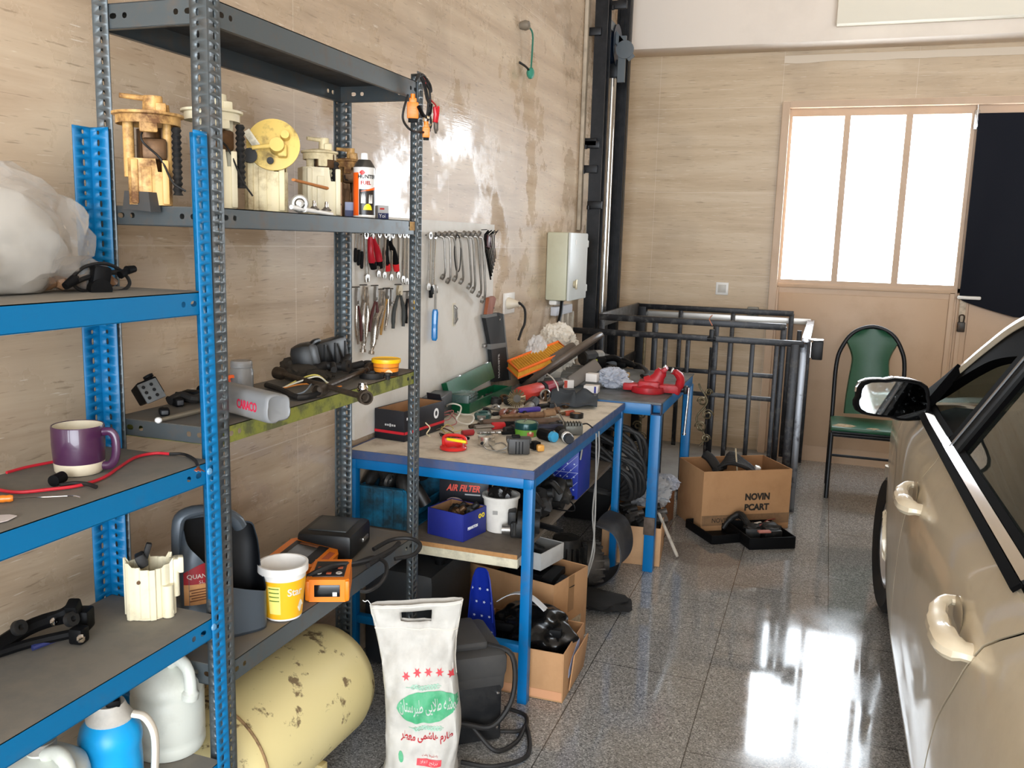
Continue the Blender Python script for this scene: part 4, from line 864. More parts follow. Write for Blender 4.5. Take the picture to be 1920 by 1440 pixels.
# ---------------------------------------------------------------- third shelf (olive lip)
Z3 = 1.1865; z3 = lambda px, py, dz=0: zp(px, py, Z3+dz)
CLR = mat('clear cloudy plastic', (226, 228, 230), .3, trans=.75, ior=1.35, dirt=.15, dcol=(190, 186, 180), scale=8)
e0, e1 = z3(523, 768, .033), z3(408, 738, .033); d = e1-e0; L_ = .27
bt = thing('plastic_bottle', 'clear square plastic bottle with red lettering lying on the olive-lipped shelf', 'bottle', (e0.x, e0.y, Z3+.035), math.atan2(d.y, d.x))
g = G(); w = .066
sec = lambda x, k: [V((x, a*k, b*k)) for a, b in rr(w, w)]
loft(g, [sec(.004, .72), sec(.0, .86), sec(.003, .97), sec(.012, 1), sec(.1, 1.0), sec(L_-.05, 1), sec(L_-.03, .93), sec(L_-.012, .62), sec(L_, .6)]); b_ = g.build('bottle_body', CLR, bt, ang=50)
g = G(); g.lathe([(0, 0), (.022, 0), (.022, .02), (0, .02)], 20, face((L_, 0, 0), (0, 1, 0), (0, 0, 1))); g.build('neck', CLR, bt)
side_ = 1 if ((Matrix.Rotation(bt.rotation_euler.z, 3, 'Z') @ V((0, 1, 0))).dot(-V(bt.location)+V((0, 0, 1.18))) > 0) else -1
lettering(bt, 'CARACO', .03, mat('crimson letters', (200, 36, 70), .5), face((.076, side_*.0335, .0), (-1, 0, 0) if side_ > 0 else (1, 0, 0), (0, 0, 1)) if True else None, fit=(.08, .021), bold=.0006)
p = V((-1.425, xp(453, 700, -1.425).y, Z3)); jr = thing('plastic_jar', 'clear round plastic jar with a screw lid standing behind the lettered bottle', 'jar', p)
g = G(); g.lathe([(0, .001), (.029, .001), (.03, .004), (.03, .06), (.026, .066), (.026, .07), (.024, .07), (.028, .06), (.028, .004), (0, .003)], 28); g.build('jar_body', CLR, jr)
g = G(); g.lathe([(.0275, .066), (.0285, .068), (.0275, .072), (.0285, .076), (.0275, .08), (.026, .084), (0, .084)], 28); g.build('lid', CLR, jr)
# connectors and sensor pile at the near end
p = z3(290, 768); cn = thing('connector_block', 'black connector block with two rows of holes propped on the shelf', 'connector', (p.x-.02, p.y+.01, Z3+.03), facing(p)+.35, rot=(rad(18), rad(-28), facing(p)+.35))
g = G(); g.box((0, 0, .012), (.05, .05, .045), bev=.004); g.lathe([(.008, 0), (.012, 0), (.012, .006), (.008, .006)], 14, face((.02, .01, .036), (1, 0, 0), (0, 1, 0))); g.build('housing', BLKP, cn)
g = G(); g.box((.027, -.004, .004), (.006, .048, .05), bev=.002); fp = g.build('front_plate', mat('grey plastic front', (98, 100, 100), .5, dirt=.4, scale=30), cn)
for i in range(2):
    for j in range(3): g = G(); g.cyl((.0298, -.014+i*.02-.004, -.01+j*.014), (.0308, -.014+i*.02-.004, -.01+j*.014), .0042, n=12); g.build('hole', mat('hole black', (8, 8, 8), .8), fp)
for k, (px, py, a, sx_, lab) in enumerate(((330, 760, .4, (.05, .022, .02), 'long black plug lying beside the holed connector block'), (352, 752, 1.1, (.04, .03, .028), 'stubby black plug in the middle of the connector pile'), (308, 778, .1, (.03, .022, .016), 'small oval-mouthed black plug nearest the shelf edge'), (378, 742, .7, (.05, .04, .03), 'black ribbed plug half hidden by the blue post'))):
    p = z3(px, py); t = thing('electrical_plug', lab, 'connector', (max(p.x, -1.45), p.y, Z3+sx_[2]/2), facing(p)+a, 'black plugs on the olive-lipped shelf'); g = G(); g.box((0, 0, 0), sx_, bev=.004); g.cyl((-sx_[0]/2-.02, 0, 0), (-sx_[0]/2, 0, 0), sx_[2]*.3); g.build('housing', BLKP, t)
    g = G(); g.box((sx_[0]/2, 0, 0), (.006, sx_[1]*.7, sx_[2]*.6), bev=.002); g.build('mouth', mat('grey rubber seal', (70, 70, 72), .6), t)
g = G(); g.tube([z3(318, 752, .012), z3(340, 742, .02), z3(366, 748, .014), z3(395, 735, .015)], .011, 8, k=4); tag(g.build('rubber_hose', BLKR), 'short black rubber hose behind the connector pile', 'hose')
g = G(); g.box((0, 0, .022), (.012, .05, .05), bev=.004); g.lathe([(.012, 0), (.02, 0), (.02, .012), (.012, .012)], 16, face((.006, 0, .03), (0, 1, 0), (0, 0, 1))); small('orange_bracket', 'orange plastic bracket showing behind the blue post', 'plastic part', V((-1.44, z3(372, 730).y, Z3)), g, ORG)
a, b = z3(297, 788, .008), z3(392, 766, .008); t = thing('pen_probe', 'grey metal probe with a white round tip lying near the shelf edge', 'probe', a)
g = G(); g.tube([V((0, 0, 0)), (b-a)*.5, b-a], [.004, .006, .006], 8); g.build('shaft', mat('worn grey shaft', (140, 130, 112), .45, .5), t); g = G(); g.blob((0, 0, 0), (.008, .008, .007), .05, 2, 1, 2); g.build('tip', WHT, t)
# cross wheel wrench
RUST = mat('dark oily steel', (70, 60, 50), .5, .6, dirt=.6, dcol=(40, 34, 30), scale=30)
cw = thing('cross_wrench', 'rusty four-way wheel wrench lying across the olive-lipped shelf', 'wrench', (0, 0, 0))
ends = [(z3(492, 697, .024), z3(684, 745, .026)), (z3(600, 731, .02), z3(694, 690, .02))]
c0 = z3(632, 722, .022)
a1, b1 = ends[0]; a1.x = max(a1.x, -1.44)
cw.location = c0
g = G(); g.tube([a1-c0, (a1+b1)/2-c0, b1-c0], .0075, 10); g.tube([ends[1][0]-c0+V((0, 0, .001)), ends[1][1]-c0], .0075, 10); g.build('bars', RUST, cw)
for p in (a1, b1, ends[1][0], ends[1][1]):
    d = (p-c0).normalized(); g = G(); g.lathe([(.008, -.035), (.014, -.02), (.0175, -.01), (.0175, .012), (.0135, .012), (.0125, -.004), (0, -.005)], 18, face(p-c0, frame(d).col[0], frame(d).col[1])); g.build('socket_end', RUST, cw)
# black cover, gloves, loom
p = z3(600, 695); cv = thing('air_duct', 'large black plastic air duct leaning against the wall at the back of the shelf', 'duct', (-1.425, xp(600, 690, -1.42).y, Z3))
g = G(); g.box((-.015, .06, .052), (.06, .2, .085), rot=(rad(3), rad(-8), 0), bev=.014); g.box((-.0, -.07, .052), (.07, .1, .095), rot=(rad(0), rad(-12), .35), bev=.022); g.tube([(.0, -.11, .02), (.01, -.09, .07), (.01, -.05, .098), (.0, 0, .1)], .008, 8, k=3)
for k in range(3): g.box((.022, .0+.06*k, .055), (.006, .008, .07), bev=.002)
g.build('duct_body', mat('matt black plastic', (24, 25, 26), .42), cv)
GLV = mat('oily dark rag', (52, 46, 38), .9, dirt=.5, dcol=(28, 26, 24), scale=20, bump=.4)
p = z3(565, 712); gl = thing('work_gloves', 'pair of oily dark work gloves crumpled on the shelf', 'gloves', (p.x, p.y, Z3), .3)
g = G(); g.blob((0, 0, .02), (.05, .04, .026), .35, 2.2, 3, 3, -.018); 
for k in range(4): g.tube([(.03, -.03+.018*k, .02), (.06, -.035+.02*k, .026-.003*k), (.085+.006*(k % 2), -.04+.024*k, .012)], [.011, .01, .007], 8, k=3)
g.build('glove', GLV, gl); g = G(); g.blob((-.03, .06, .03), (.05, .045, .03), .4, 2, 8, 3, -.026)
for k in range(4): g.tube([(-.03+.02*k, .08, .03), (-.02+.022*k, .11, .03), (-.015+.022*k, .13, .014)], [.01, .009, .007], 8, k=3)
g.build('glove', GLV, gl)
p = z3(640, 705); g = G()
for k in range(7): a = k*.9; g.cyl((.03*cos(a*2), .05*sin(a), .015+.004*k), (.03*cos(a*2)+.05*cos(a), .05*sin(a)+.06*sin(a), .016+.004*((k*3) % 7)), .009+.002*(k % 3))
g.lathe([(.006, 0), (.018, 0), (.018, .014), (.006, .014)], 18, face((.04, -.05, .04), (0, 1, 0), (0, 0, 1))); tag(g.build('linkage_parts', BLKR, None, loc=(p.x, p.y, Z3)), 'greasy black linkage rods and rollers heaped behind the wheel wrench', 'car part')
wl = thing('wire_loom', 'cut wiring loom with yellow, white and orange wire ends arching over the wrench', 'wires', z3(560, 735))
O = V(wl.location); Lz = lambda px, py, dz: z3(px, py, dz)-O
for nm, c, pts in (('yellow_wire', (226, 210, 110), ((532, 727, .005), (560, 712, .02), (590, 703, .035), (608, 712, .02), (618, 730, .004))), ('white_wire', (220, 216, 196), ((528, 728, .005), (560, 716, .022), (595, 706, .035), (615, 718, .015), (630, 722, .006))), ('orange_wire', (226, 140, 60), ((524, 730, .004), (555, 722, .012), (585, 720, .02), (610, 728, .006), (640, 724, .004))), ('grey_wire', (130, 140, 150), ((540, 742, .006), (570, 735, .015), (588, 715, .025)))):
    g = G(); g.tube([Lz(*q_) for q_ in pts], .0022, 6, k=5); g.build(nm, mat(nm, c, .45), wl)
g = G(); g.tube([Lz(500, 722, .008), Lz(530, 732, .01), Lz(560, 745, .008), Lz(600, 738, .008)], .008, 8, k=4); g.build('sheath', BLKR, wl)
# grease tub, tape rings, sockets
p = z3(724, 704); tb_ = thing('grease_tub', 'yellow-lidded grease tub with an orange and black label', 'tub', p, facing(p)); S_ = ps(p)
r = 25*S_
g = G(); g.lathe([(0, 0), (r*.88, 0), (r*.98, .042)], 32); g.build('tub', mat('orange label', (236, 140, 40), .45), tb_)
g = G(); g.lathe([(r*.98, .04), (r*1.08, .041), (r*1.1, .046), (r*1.08, .052), (r*1.02, .052), (r*1.0, .05), (0, .05)], 32); g.build('lid', mat('yellow lid', (244, 190, 20), .4), tb_)
wrap(tb_, 'dark_band', DKP, -1.5, 1.5, .001, .014, r*.93); wrap(tb_, 'round_badge', mat('cream badge', (238, 214, 170), .5), -.1, .5, .006, .022, r*.975, shp=lambda u, v: .014+.009*(2*v-1)*sin(pi*u)); wrap(tb_, 'dark_band', DKP, -1.3, 1.3, .027, .0285, r*.99)
p = z3(697, 708); g = G(); r = 23*ps(p); g.lathe([(r*.8, 0), (r, 0), (r*1.02, .008), (r, .016), (r*.8, .016), (r*.78, .008)], 32); tag(g.build('rubber_ring', BLKR, None, loc=p), 'thick black rubber ring lying next to the grease tub', 'ring')
bpy.data.objects['rubber_ring'].location.x = max(p.x, -1.4)
p = z3(690, 694); g = G(); g.lathe([(0, 0), (.012, 0), (.014, .012), (.02, .016), (.02, .026), (.01, .03), (0, .03)], 20); tag(g.build('rubber_bung', BLKR, None, loc=(max(p.x, -1.44), p.y, Z3)), 'black rubber bung behind the rubber ring', 'bung')
p = z3(727, 712); g = G(); g.lathe([(0, 0), (.006, 0), (.008, .012), (.012, .014), (.012, .02), (0, .02)], 16); tag(g.build('rubber_stopper', BLKR, None, loc=p), 'small black rubber stopper in front of the grease tub', 'stopper')
p = z3(680, 734); g = G(); g.lathe([(.006, 0), (.0145, 0), (.0145, .012), (.012, .016), (.012, .024), (.005, .024)], 20); tag(g.build('chrome_socket', CHROME, None, loc=p), 'chrome socket standing near the shelf edge', 'socket')
# ---------------------------------------------------------------- bottom shelf of the grey rack
Z4 = .6415; z4 = lambda px, py, dz=0: zp(px, py, Z4+dz)
JUG = mat('gunmetal plastic', (78, 86, 94), .38, .15, dirt=.25, dcol=(60, 62, 64), scale=6); JUGIN = mat('oil-black inside', (10, 12, 16), .5)
p = V((-1.322, 1.69, Z4)); rz = facing(p)+.3
jg = thing('cut_oil_jug', 'gunmetal oil jug with its front cut away, standing behind the rack corner post', 'jug', p, rz)
jw, jd, jh = .205, .105, .285
def jug_h(u):   # height of the remaining wall around the jug; u=0 faces the camera, u=.25 the right
    a = (u % 1)
    tb = [(0, .13), (.08, .11), (.14, .095), (.22, .12), (.27, .115), (.33, .25), (.45, .26), (.55, jh), (.72, jh), (.82, .27), (.9, .22), (1.0, .13)]
    return interp(tb, a)
def jw_(u, v, k=1):
    a = 2*pi*u; qq = (abs(cos(a))**4.5+abs(sin(a))**4.5)**(-1/4.5); h = jug_h(u)*v; n_ = 1-.25*max(0, (h-.2)/.09)**1.5
    return (jd/2*cos(a)*qq*k*n_, jw/2*sin(a)*qq*k*(1-.18*max(0, (h-.2)/.09)), h)
g = G(); g.sheet(lambda u, v: jw_(u, v), 64, 16, th=0); g.sheet(lambda u, v: jw_(u, v*.05), 64, 1); g.prism([(jd/2*.98*cos(2*pi*k/40)*(abs(cos(2*pi*k/40))**4.5+abs(sin(2*pi*k/40))**4.5)**(-1/4.5), jw/2*.98*sin(2*pi*k/40)*(abs(cos(2*pi*k/40))**4.5+abs(sin(2*pi*k/40))**4.5)**(-1/4.5)) for k in range(40)], .003); g.build('jug_wall', JUG, jg, ang=50)
g = G(); g.sheet(lambda u, v: jw_(u, v*.985, .965), 64, 16); g.build('inside', JUGIN, jg, ang=50)
g = G(); g.tube([(0, -.10, .2), (0, -.098, .27), (.0, -.085, .305), (0, -.03, .31), (0, .03, .285), (0, .05, .255)], [.016, .017, .017, .016, .017, .02], 12, k=4, flat=.8); g.build('handle', JUG, jg)
def jl(y0, y1, z0, z1, m, nm, f=None):
    g = G(); g.sheet(lambda u, v: (jd/2+.0008-.018*abs((y0+(y1-y0)*u)/(jw/2))**5, y0+(y1-y0)*u, z0+((f(u) if f else z1)-z0)*v), 16, 6, th=.0005); return g.build(nm, m, jg)
jl(-.098, -.02, .1, .15, mat('tan label panel', (196, 140, 86), .55, dirt=.3, dcol=(150, 96, 50), scale=40), 'text_panel')
jl(-.098, -.02, .15, .2, mat('deep red label', (146, 26, 34), .45), 'red_label', lambda u: .16+.04*sin(pi*(.15+u*.5)))
lettering(jg, 'QUANTUM', .016, mat('pale letters', (232, 224, 214), .5), None, fit=(.072, .0125), bold=.0003, fn=(lambda v, y0=-.056, z0=.169: V((jd/2+.0022-.018*abs((v.x+y0)/(jw/2))**5, v.x+y0, v.y+z0))))
lettering(jg, 'SL 20', .009, mat('pale letters', (232, 224, 214), .5), None, fit=(.03, .0075), fn=(lambda v, y0=-.052, z0=.1555: V((jd/2+.0022-.018*abs((v.x+y0)/(jw/2))**5, v.x+y0, v.y+z0))))
for k in range(5): g = G(); g.box((jd/2+.0004, -.058, .138-.0065*k), (.0014, .062-.008*(k % 2), .0022)); g.build('print_line', mat('brown print', (110, 66, 40), .6), jg)
# white bucket
p = z4(532, 1152); S_ = ps(p); r = 33*S_; hh = .135
wb_ = thing('paint_bucket', 'open white bucket with a yellow label standing beside the orange testers', 'bucket', p, facing(p))
g = G(); g.lathe([(0, .001), (r, .001), (r*1.32, hh), (r*1.36, hh), (r*1.36, hh*.9), (r*1.4, hh*.9), (r*1.4, hh+.006), (r*1.27, hh+.006), (r*.96, .006), (0, .006)], 40); g.build('bucket', mat('dusty white plastic', (232, 228, 222), .5, dirt=.3, dcol=(190, 180, 168), scale=9), wb_)
rr_ = lambda z: r*(1+.32*z/hh)+.0008
g = G(); g.sheet(lambda u, v: (rr_(.006+.1*v)*cos(-1.8+3.6*u), rr_(.006+.1*v)*sin(-1.8+3.6*u), .006+.1*v), 30, 4, th=.0004); g.build('label', mat('yellow label', (240, 176, 30), .45), wb_)
g = G(); g.sheet(lambda u, v: ((rr_(.02+.075*v)+.0006)*cos(-.75+.6*u), (rr_(.02+.075*v)+.0006)*sin(-.75+.6*u), .02+.075*v), 10, 4, th=.0004); g.build('label_panel', mat('pale yellow panel', (246, 226, 120), .5), wb_)
for k in range(4): g = G(); g.sheet(lambda u, v: ((rr_(.055+.011*k)+.001)*cos(-.7+.5*u), (rr_(.055+.011*k)+.001)*sin(-.7+.5*u), .055+.011*k+.003*v), 8, 1, th=.0004); g.build('print_line', mat('green print', (96, 120, 40), .5), wb_)
vs, fs = text_mesh('Star', .026, .0006); g = G(); g.add([(lambda R0: V((R0*cos(.55+v.x/R0), R0*sin(.55+v.x/R0), .077+v.y)))(rr_(.08)+.001) for v in vs], fs); g.build('lettering', mat('white letters', (240, 240, 240), .5), wb_, ang=0, recalc=False)
g = G(); g.sheet(lambda u, v: ((rr_(.02+.03*v)+.001)*cos(.75+.35*u), (rr_(.02+.03*v)+.001)*sin(.75+.35*u), .035+.016*(2*v-1)*sin(pi*u)), 10, 6, th=.0004); g.build('picture', mat('pale picture', (222, 214, 190), .5), wb_)
# orange testers
ORT = mat('orange tester shell', (236, 128, 22), .42, dirt=.2, dcol=(160, 84, 20), scale=14); SCR = mat('grey display', (70, 72, 72), .25); KEYP = mat('black keypad', (26, 24, 26), .45); RST = mat('rust print', (176, 84, 50), .5)
def slab(par, name, out, h, m, M, bev=None):
    g = G(); g.prism(out, h, M); return g.build(name, m, par)
p = z4(580, 1068, .03); t1 = thing('scan_tool', 'wide orange scan tool with a grey screen lying behind the bucket', 'scan tool', (min(-1.34, p.x), p.y, Z4), .0)
t1.location = (-1.345, z4(580, 1068).y-.02, Z4+.02); t1.rotation_euler = (rad(-3), rad(9), rad(12)); t1.scale = (1.2, 1.2, 1.1)
oc = [(-.062, -.085), (-.07, -.07), (-.07, .07), (-.062, .085), (.03, .085), (.05, .07), (.062, .04), (.062, -.04), (.05, -.07), (.03, -.085)]
g = G(); g.prism(oc, .034, T((0, 0, 0))); g.build('shell', ORT, t1)
g = G(); g.box((-.012, 0, .0345), (.085, .13, .002), bev=.001); g.build('black_panel', KEYP, t1)
g = G(); g.box((-.016, 0, .0358), (.05, .075, .0014)); g.build('screen', SCR, t1); g = G(); g.box((.047, .0, .0346), (.014, .075, .0012)); g.build('print_strip', RST, t1)
for yy in (-.052, .052): g = G(); g.box((-.016, yy, .036), (.045, .014, .002), bev=.0008); g.build('button_strip', mat('brown button strip', (120, 74, 46), .5), t1)
p = z4(625, 1112); t2 = thing('scan_tool', 'thick orange tester with a black keypad nearest the shelf edge', 'scan tool', (p.x-.01, p.y+.0, Z4), facing(p)-.12)
t2.scale = (1.1, 1.12, 1.1)
g = G(); g.prism([(-.08, -.045), (.05, -.05), (.058, -.042), (.058, .042), (.05, .05), (-.08, .045)], .056); g.box((.05, -.046, .028), (.02, .012, .05), bev=.004); g.box((.05, .046, .028), (.02, .012, .05), bev=.004); g.build('shell', ORT, t2)
g = G(); g.box((-.01, 0, .057), (.1, .075, .003), bev=.001); kp = g.build('keypad', KEYP, t2)
for i in range(2):
    for j in range(3):
        g = G(); c = (.022-.036*i, -.024+.024*j, .059)
        if (i+j) % 2: g.box(c, (.012, .012, .0014), bev=.0005)
        else: g.lathe([(.004, 0), (.0075, 0), (.0075, .0012), (.004, .0012)], 16, Matrix.Translation(c))
        g.build('key', mat('pale key print', (206, 196, 186), .5) if (i+j) % 2 == 0 else RST, kp)
g = G(); g.box((.0585, 0, .028), (.002, .06, .03), bev=.0008); g.build('end_window', mat('black gloss', (12, 12, 14), .15), t2); g = G(); g.box((.0598, .018, .02), (.001, .01, .01)); g.build('chip', WHP, t2)
# black case and cables
p = V((-1.36, 2.28, Z4)); bc = thing('instrument_case', 'black instrument case lying at the far back of the bottom shelf', 'case', p, .18)
g = G(); g.box((0, 0, .045), (.17, .19, .08), bev=.014); g.build('case_body', mat('case black', (22, 23, 24), .45), bc)
g = G(); g.box((-.0, -.0, .0865), (.12, .13, .006), bev=.003); g.build('top_panel', mat('grey panel', (52, 54, 54), .4), bc)
g = G(); g.box((.087, .03, .04), (.008, .05, .014), bev=.003); g.build('clasp', STEELM, bc)
cb_ = thing('tester_cable', 'thick black tester cable looping over the far end of the bottom shelf', 'cable', (-1.28, 2.3, Z4)); O = V(cb_.location)
Lq = lambda px, py, dz=.01: z4(px, py, dz)-O
g = G(); g.tube([Lq(565, 1095, .03), Lq(580, 1080, .06), Lq(620, 1062, .075), Lq(660, 1058, .05), Lq(700, 1048, .02), Lq(735, 1030, .02), Lq(748, 1018, .02), Lq(730, 1035, .012), Lq(690, 1060, .02)], .0075, 8, k=6)
g.tube([Lq(668, 1055, .015), Lq(700, 1045, .015), Lq(722, 1055, .015), Lq(724, 1075, .0), Lq(712, 1095, -.02), Lq(690, 1108, -.03), Lq(676, 1108, -.03)], .006, 8, k=6)
g.tube([Lq(700, 1030, .02), Lq(735, 1012, .03), Lq(770, 1010, .03), Lq(788, 1022, .02), Lq(775, 1040, .0), Lq(740, 1048, .0)], .0065, 8, k=6); g.build('cable', BLKR, cb_)
# ================================================================ things on the blue rack
ZB1, ZB2, ZB3, ZB4 = (z+.0015 for z in BZ)
PLB = mat('thin clear plastic film', (226, 222, 216), .22, trans=.55, alpha=.5, ior=1.2)
WBAG = mat('white plastic bag', (228, 224, 216), .45, bump=.3, scale=30, dirt=.1)
# parcel in clear film
p = V((-1.40, 1.16, ZB1))
pk = thing('wrapped_parcel', 'white plastic parcel in crumpled clear film on the top blue shelf', 'parcel', p)
g = G(); g.blob((0, 0, .085), (.075, .16, .1), .16, 1.6, 4, 4, -.084); g.build('white_bag', WBAG, pk)
g = G(); g.blob((0.01, .02, .105), (.085, .2, .125), .22, 2.4, 9, 4, -.104); g.blob((.01, .2, .03), (.05, .07, .035), .3, 2, 12, 3, -.029); g.build('clear_film', PLB, pk, ang=25)
g = G(); g.lathe([(.014, 0), (.026, .002), (.03, .006), (.014, .01)], 24, face((.076, -.06, .06), (0, 1, 0), (0, 0, 1))); g.lathe([(0, .002), (.012, .004), (.012, .01), (0, .01)], 16, face((.076, -.06, .06), (0, 1, 0), (0, 0, 1))); g.build('grey_ring', mat('blue-grey print', (150, 160, 162), .5), pk)
g = G()
for k in range(6): g.blob((.02+.01*(k % 2), .12+.028*k, .016), (.022, .018, .014), .3, 2, k, 2)
g.build('brown_parts', mat('brown parts in film', (150, 112, 80), .5, dirt=.5, scale=30), pk)
# black coil with plugs
cc = thing('cable_coil', 'black cable coil with plugs on the top blue shelf beside the posts', 'cable', V((-1.33, zp(190, 545, ZB1).y, ZB1))); O = V(cc.location)
b1 = lambda px, py, x=-1.34: xp(px, py, x)-O
g = G()
g.tube([b1(125, 535), b1(140, 515), b1(160, 500), b1(190, 494), b1(215, 500), b1(235, 515), b1(243, 532), b1(228, 545), b1(190, 549), b1(155, 545), b1(137, 532), b1(145, 518)], .0036, 8, k=5)
g.tube([b1(140, 530), b1(165, 520), b1(200, 512), b1(235, 510)], .005, 8, k=4); g.build('cable', BLKR, cc)
def rod(px, py, px2, py2, r0, r1, x=-1.33): g = G(); g.cyl(b1(px, py, x), b1(px2, py2, x), r0, r1, 12); return g
for nm, a in (('plug', (122, 537, 140, 524, .007, .01)), ('plug', (225, 516, 240, 507, .008, .007)), ('plug', (238, 507, 252, 504, .009, .007))): rod(*a).build(nm, BLKP, cc)
g = G(); M = T(b1(185, 522, -1.335), (0, rad(10), rad(60))); g.box((0, 0, 0), (.035, .05, .05), bev=.008, M=M); g.box((.0, .03, -.006), (.03, .04, .034), bev=.007, M=M); g.cyl(M @ V((0, -.03, -.02)), M @ V((0, .0, -.02)), .02, n=16); g.build('adapter', BLKP, cc)
# second shelf
z2 = lambda px, py, dz=0: zp(px, py, ZB2+dz)
p = z2(150, 884); r = 46*ps(p); hh = 90*ps(p)
PUR = mat('plum glaze', (66, 30, 62), .32, coat=.5, dirt=.15, dcol=(96, 70, 88), scale=20); CRM = mat('cream glaze', (226, 214, 188), .35, dirt=.25, dcol=(180, 160, 130), scale=14)
mg = thing('mug', 'plum mug with a cream base standing on the second blue shelf', 'mug', p, facing(p))
g = G(); g.mi = 1; g.lathe([(0, 0), (r*.84, 0), (r*.93, .006), (r*.96, hh*.24)], 40, cap=False); g.mi = 0; g.lathe([(r*.96, hh*.24), (r, hh*.6), (r*1.0, hh*.98), (r*.98, hh), (r*.93, hh*.99)], 40, cap=False); g.mi = 1; g.lathe([(r*.93, hh*.99), (r*.93, hh*.5), (r*.85, .01), (0, .01)], 40, cap=False); g.build('mug_body', (PUR, CRM), mg)
g = G(); a = 1.15; c_, s_ = cos(a), sin(a)
g.tube([(r*.97*c_, r*.97*s_, hh*.86), (r*1.3*c_, r*1.3*s_, hh*.86), (r*1.48*c_, r*1.48*s_, hh*.7), (r*1.46*c_, r*1.46*s_, hh*.35), (r*1.25*c_, r*1.25*s_, hh*.16), (r*.94*c_, r*.94*s_, hh*.14)], .0065, 10, k=5, flat=1.3); g.build('handle', PUR, mg)
rw = thing('red_wire', 'red wire with a frayed copper end snaking across the second blue shelf', 'wire', z2(200, 930)); O = V(rw.location)
w2 = lambda px, py, dz=.004: z2(px, py, dz)-O
g = G(); g.tube([w2(-20, 915), w2(30, 923), w2(90, 918), w2(150, 910), w2(195, 895), w2(225, 875), w2(255, 857), w2(290, 850), w2(318, 851)], .0032, 8, k=5); g.build('sleeve', mat('red wire sleeve', (206, 40, 54), .42), rw)
g = G(); g.tube([w2(318, 851), w2(345, 852), w2(365, 862), w2(372, 876, .006)], .0034, 8, k=5); g.build('black_tape', BLKR, rw)
g = G(); 
for k in range(9): g.tube([w2(371, 876, .006), w2(364+2.4*k, 882+(k % 3), .003)], .0011, 5)
g.build('copper_strands', mat('bright copper', (222, 130, 90), .3, .9), rw)
g = G(); W_ = [z2(*q_, .0045) for q_ in ((-15, 882), (40, 874), (100, 866))]; W_ = [V((max(v_.x, -1.47), v_.y, v_.z)) for v_ in W_]; O2 = W_[1].copy(); g.tube([v_-O2 for v_ in W_], .003, 8, k=4); tag(g.build('red_wire_end', mat('red wire sleeve', (206, 40, 54), .42), None, loc=O2), 'red wire running behind the plum mug', 'wire')
pl = thing('plug_lead', 'short black lead with a round plug lying in front of the mug', 'lead', z2(110, 905)); O = V(pl.location); w3 = lambda px, py, dz=.006: z2(px, py, dz)-O
g = G(); g.tube([w3(112, 910), w3(140, 906), w3(165, 908), w3(180, 913)], .0042, 8, k=4); g.build('lead', BLKR, pl); g = G(); g.cyl(w3(100, 902, .010), w3(117, 894, .010), .011, n=16); g.build('plug', BLKP, pl)
sd = thing('hook_pick', 'orange-handled hook pick lying near the edge of the second blue shelf', 'pick', z2(10, 935)); O = V(sd.location); w4 = lambda px, py, dz=.007: z2(px, py, dz)-O
g = G(); a, b = w4(-40, 938), w4(25, 934); g.tube([a.lerp(b, t/10) for t in range(11)], [.005, .007, .0065, .007, .0065, .007, .0065, .007, .006, .007, .005], 12); g.build('handle', mat('amber handle', (226, 128, 40), .3, coat=.4), sd)
g = G(); g.tube([b, w4(90, 932), w4(135, 930), w4(150, 933)], .0014, 6, k=3); g.build('shaft', CHROME, sd)
g = G(); c = [z2(-20, 985, .001), z2(-20, 968, .001), z2(18, 966, .001), z2(32, 968, .001), z2(14, 977, .001)]; O = c[0].copy(); g.add([q_-O for q_ in c]+[q_-O+V((0, 0, .0015)) for q_ in c], [(0, 1, 2, 3, 4), (9, 8, 7, 6, 5)]+[(i, (i+1) % 5, 5+(i+1) % 5, 5+i) for i in range(5)]); tag(g.build('paper_scrap', mat('paper', (214, 204, 200), .8), None, loc=O), 'torn white paper scrap at the edge of the second blue shelf', 'paper')
# third shelf
z3b = lambda px, py, dz=0: zp(px, py, ZB3+dz)
p = z3b(283, 1150); S_ = ps(p)
ph = thing('pump_housing', 'ivory plastic pump housing with ribs standing on the third blue shelf', 'pump housing', p, facing(p))
hw, hhh = 42*S_, 112*S_
g = G()
def hs(u, v):
    a = 2*pi*u; k = int(u*48); rb = 1.0+(.12 if k % 8 in (0, 1) else 0)-(.05 if k % 8 == 4 else 0); t = 1 if u < .08 or u > .9 else .93+.07*cos(k*1.7)
    top = hhh*(.86 if .93 < u or u < .1 else (.98 if (k % 8) < 2 else .9)); return (hw*.75*cos(a)*rb, hw*sin(a)*rb, top*v)
g.sheet(hs, 96, 6, th=.003); g.lathe([(0, 0), (hw*.8, 0), (hw*.8, .004), (0, .004)], 30); g.build('housing', IVORY, ph)
g = G(); g.cyl((hw*.55, hw*.72, .0), (hw*.55, hw*.72, hhh*.55), .012); g.cyl((hw*.2, hw*1.05, hhh*.3), (hw*.2, hw*1.05, hhh*.9), .009); g.box((hw*.1, hw*1.2, hhh*.84), (.03, .022, .03), bev=.004); g.box((hw*.2, hw*1.3, hhh*.84), (.02, .012, .036), bev=.003); g.cyl((hw*.55, hw*.7, .012), (hw*.74, hw*.74, .012), .01); g.build('side_lugs', IVORY, ph)
g = G(); g.box((.0, -hw*.3, hhh*.95), (.03, .02, .03), bev=.004, rot=(.4, 0, 0)); g.box((-.01, -hw*.1, hhh*1.02), (.014, .012, .05), rot=(-.3, 0, 0), bev=.003); g.build('contact', BLKR, ph)
g = G(); g.cyl((hw*.72, hw*.74, .012), (hw*.76, hw*.745, .012), .006); g.cyl((hw*.7, -hw*.45, hhh*.66), (hw*.74, -hw*.45, hhh*.66), .004); g.build('screw_holes', BRS, ph)
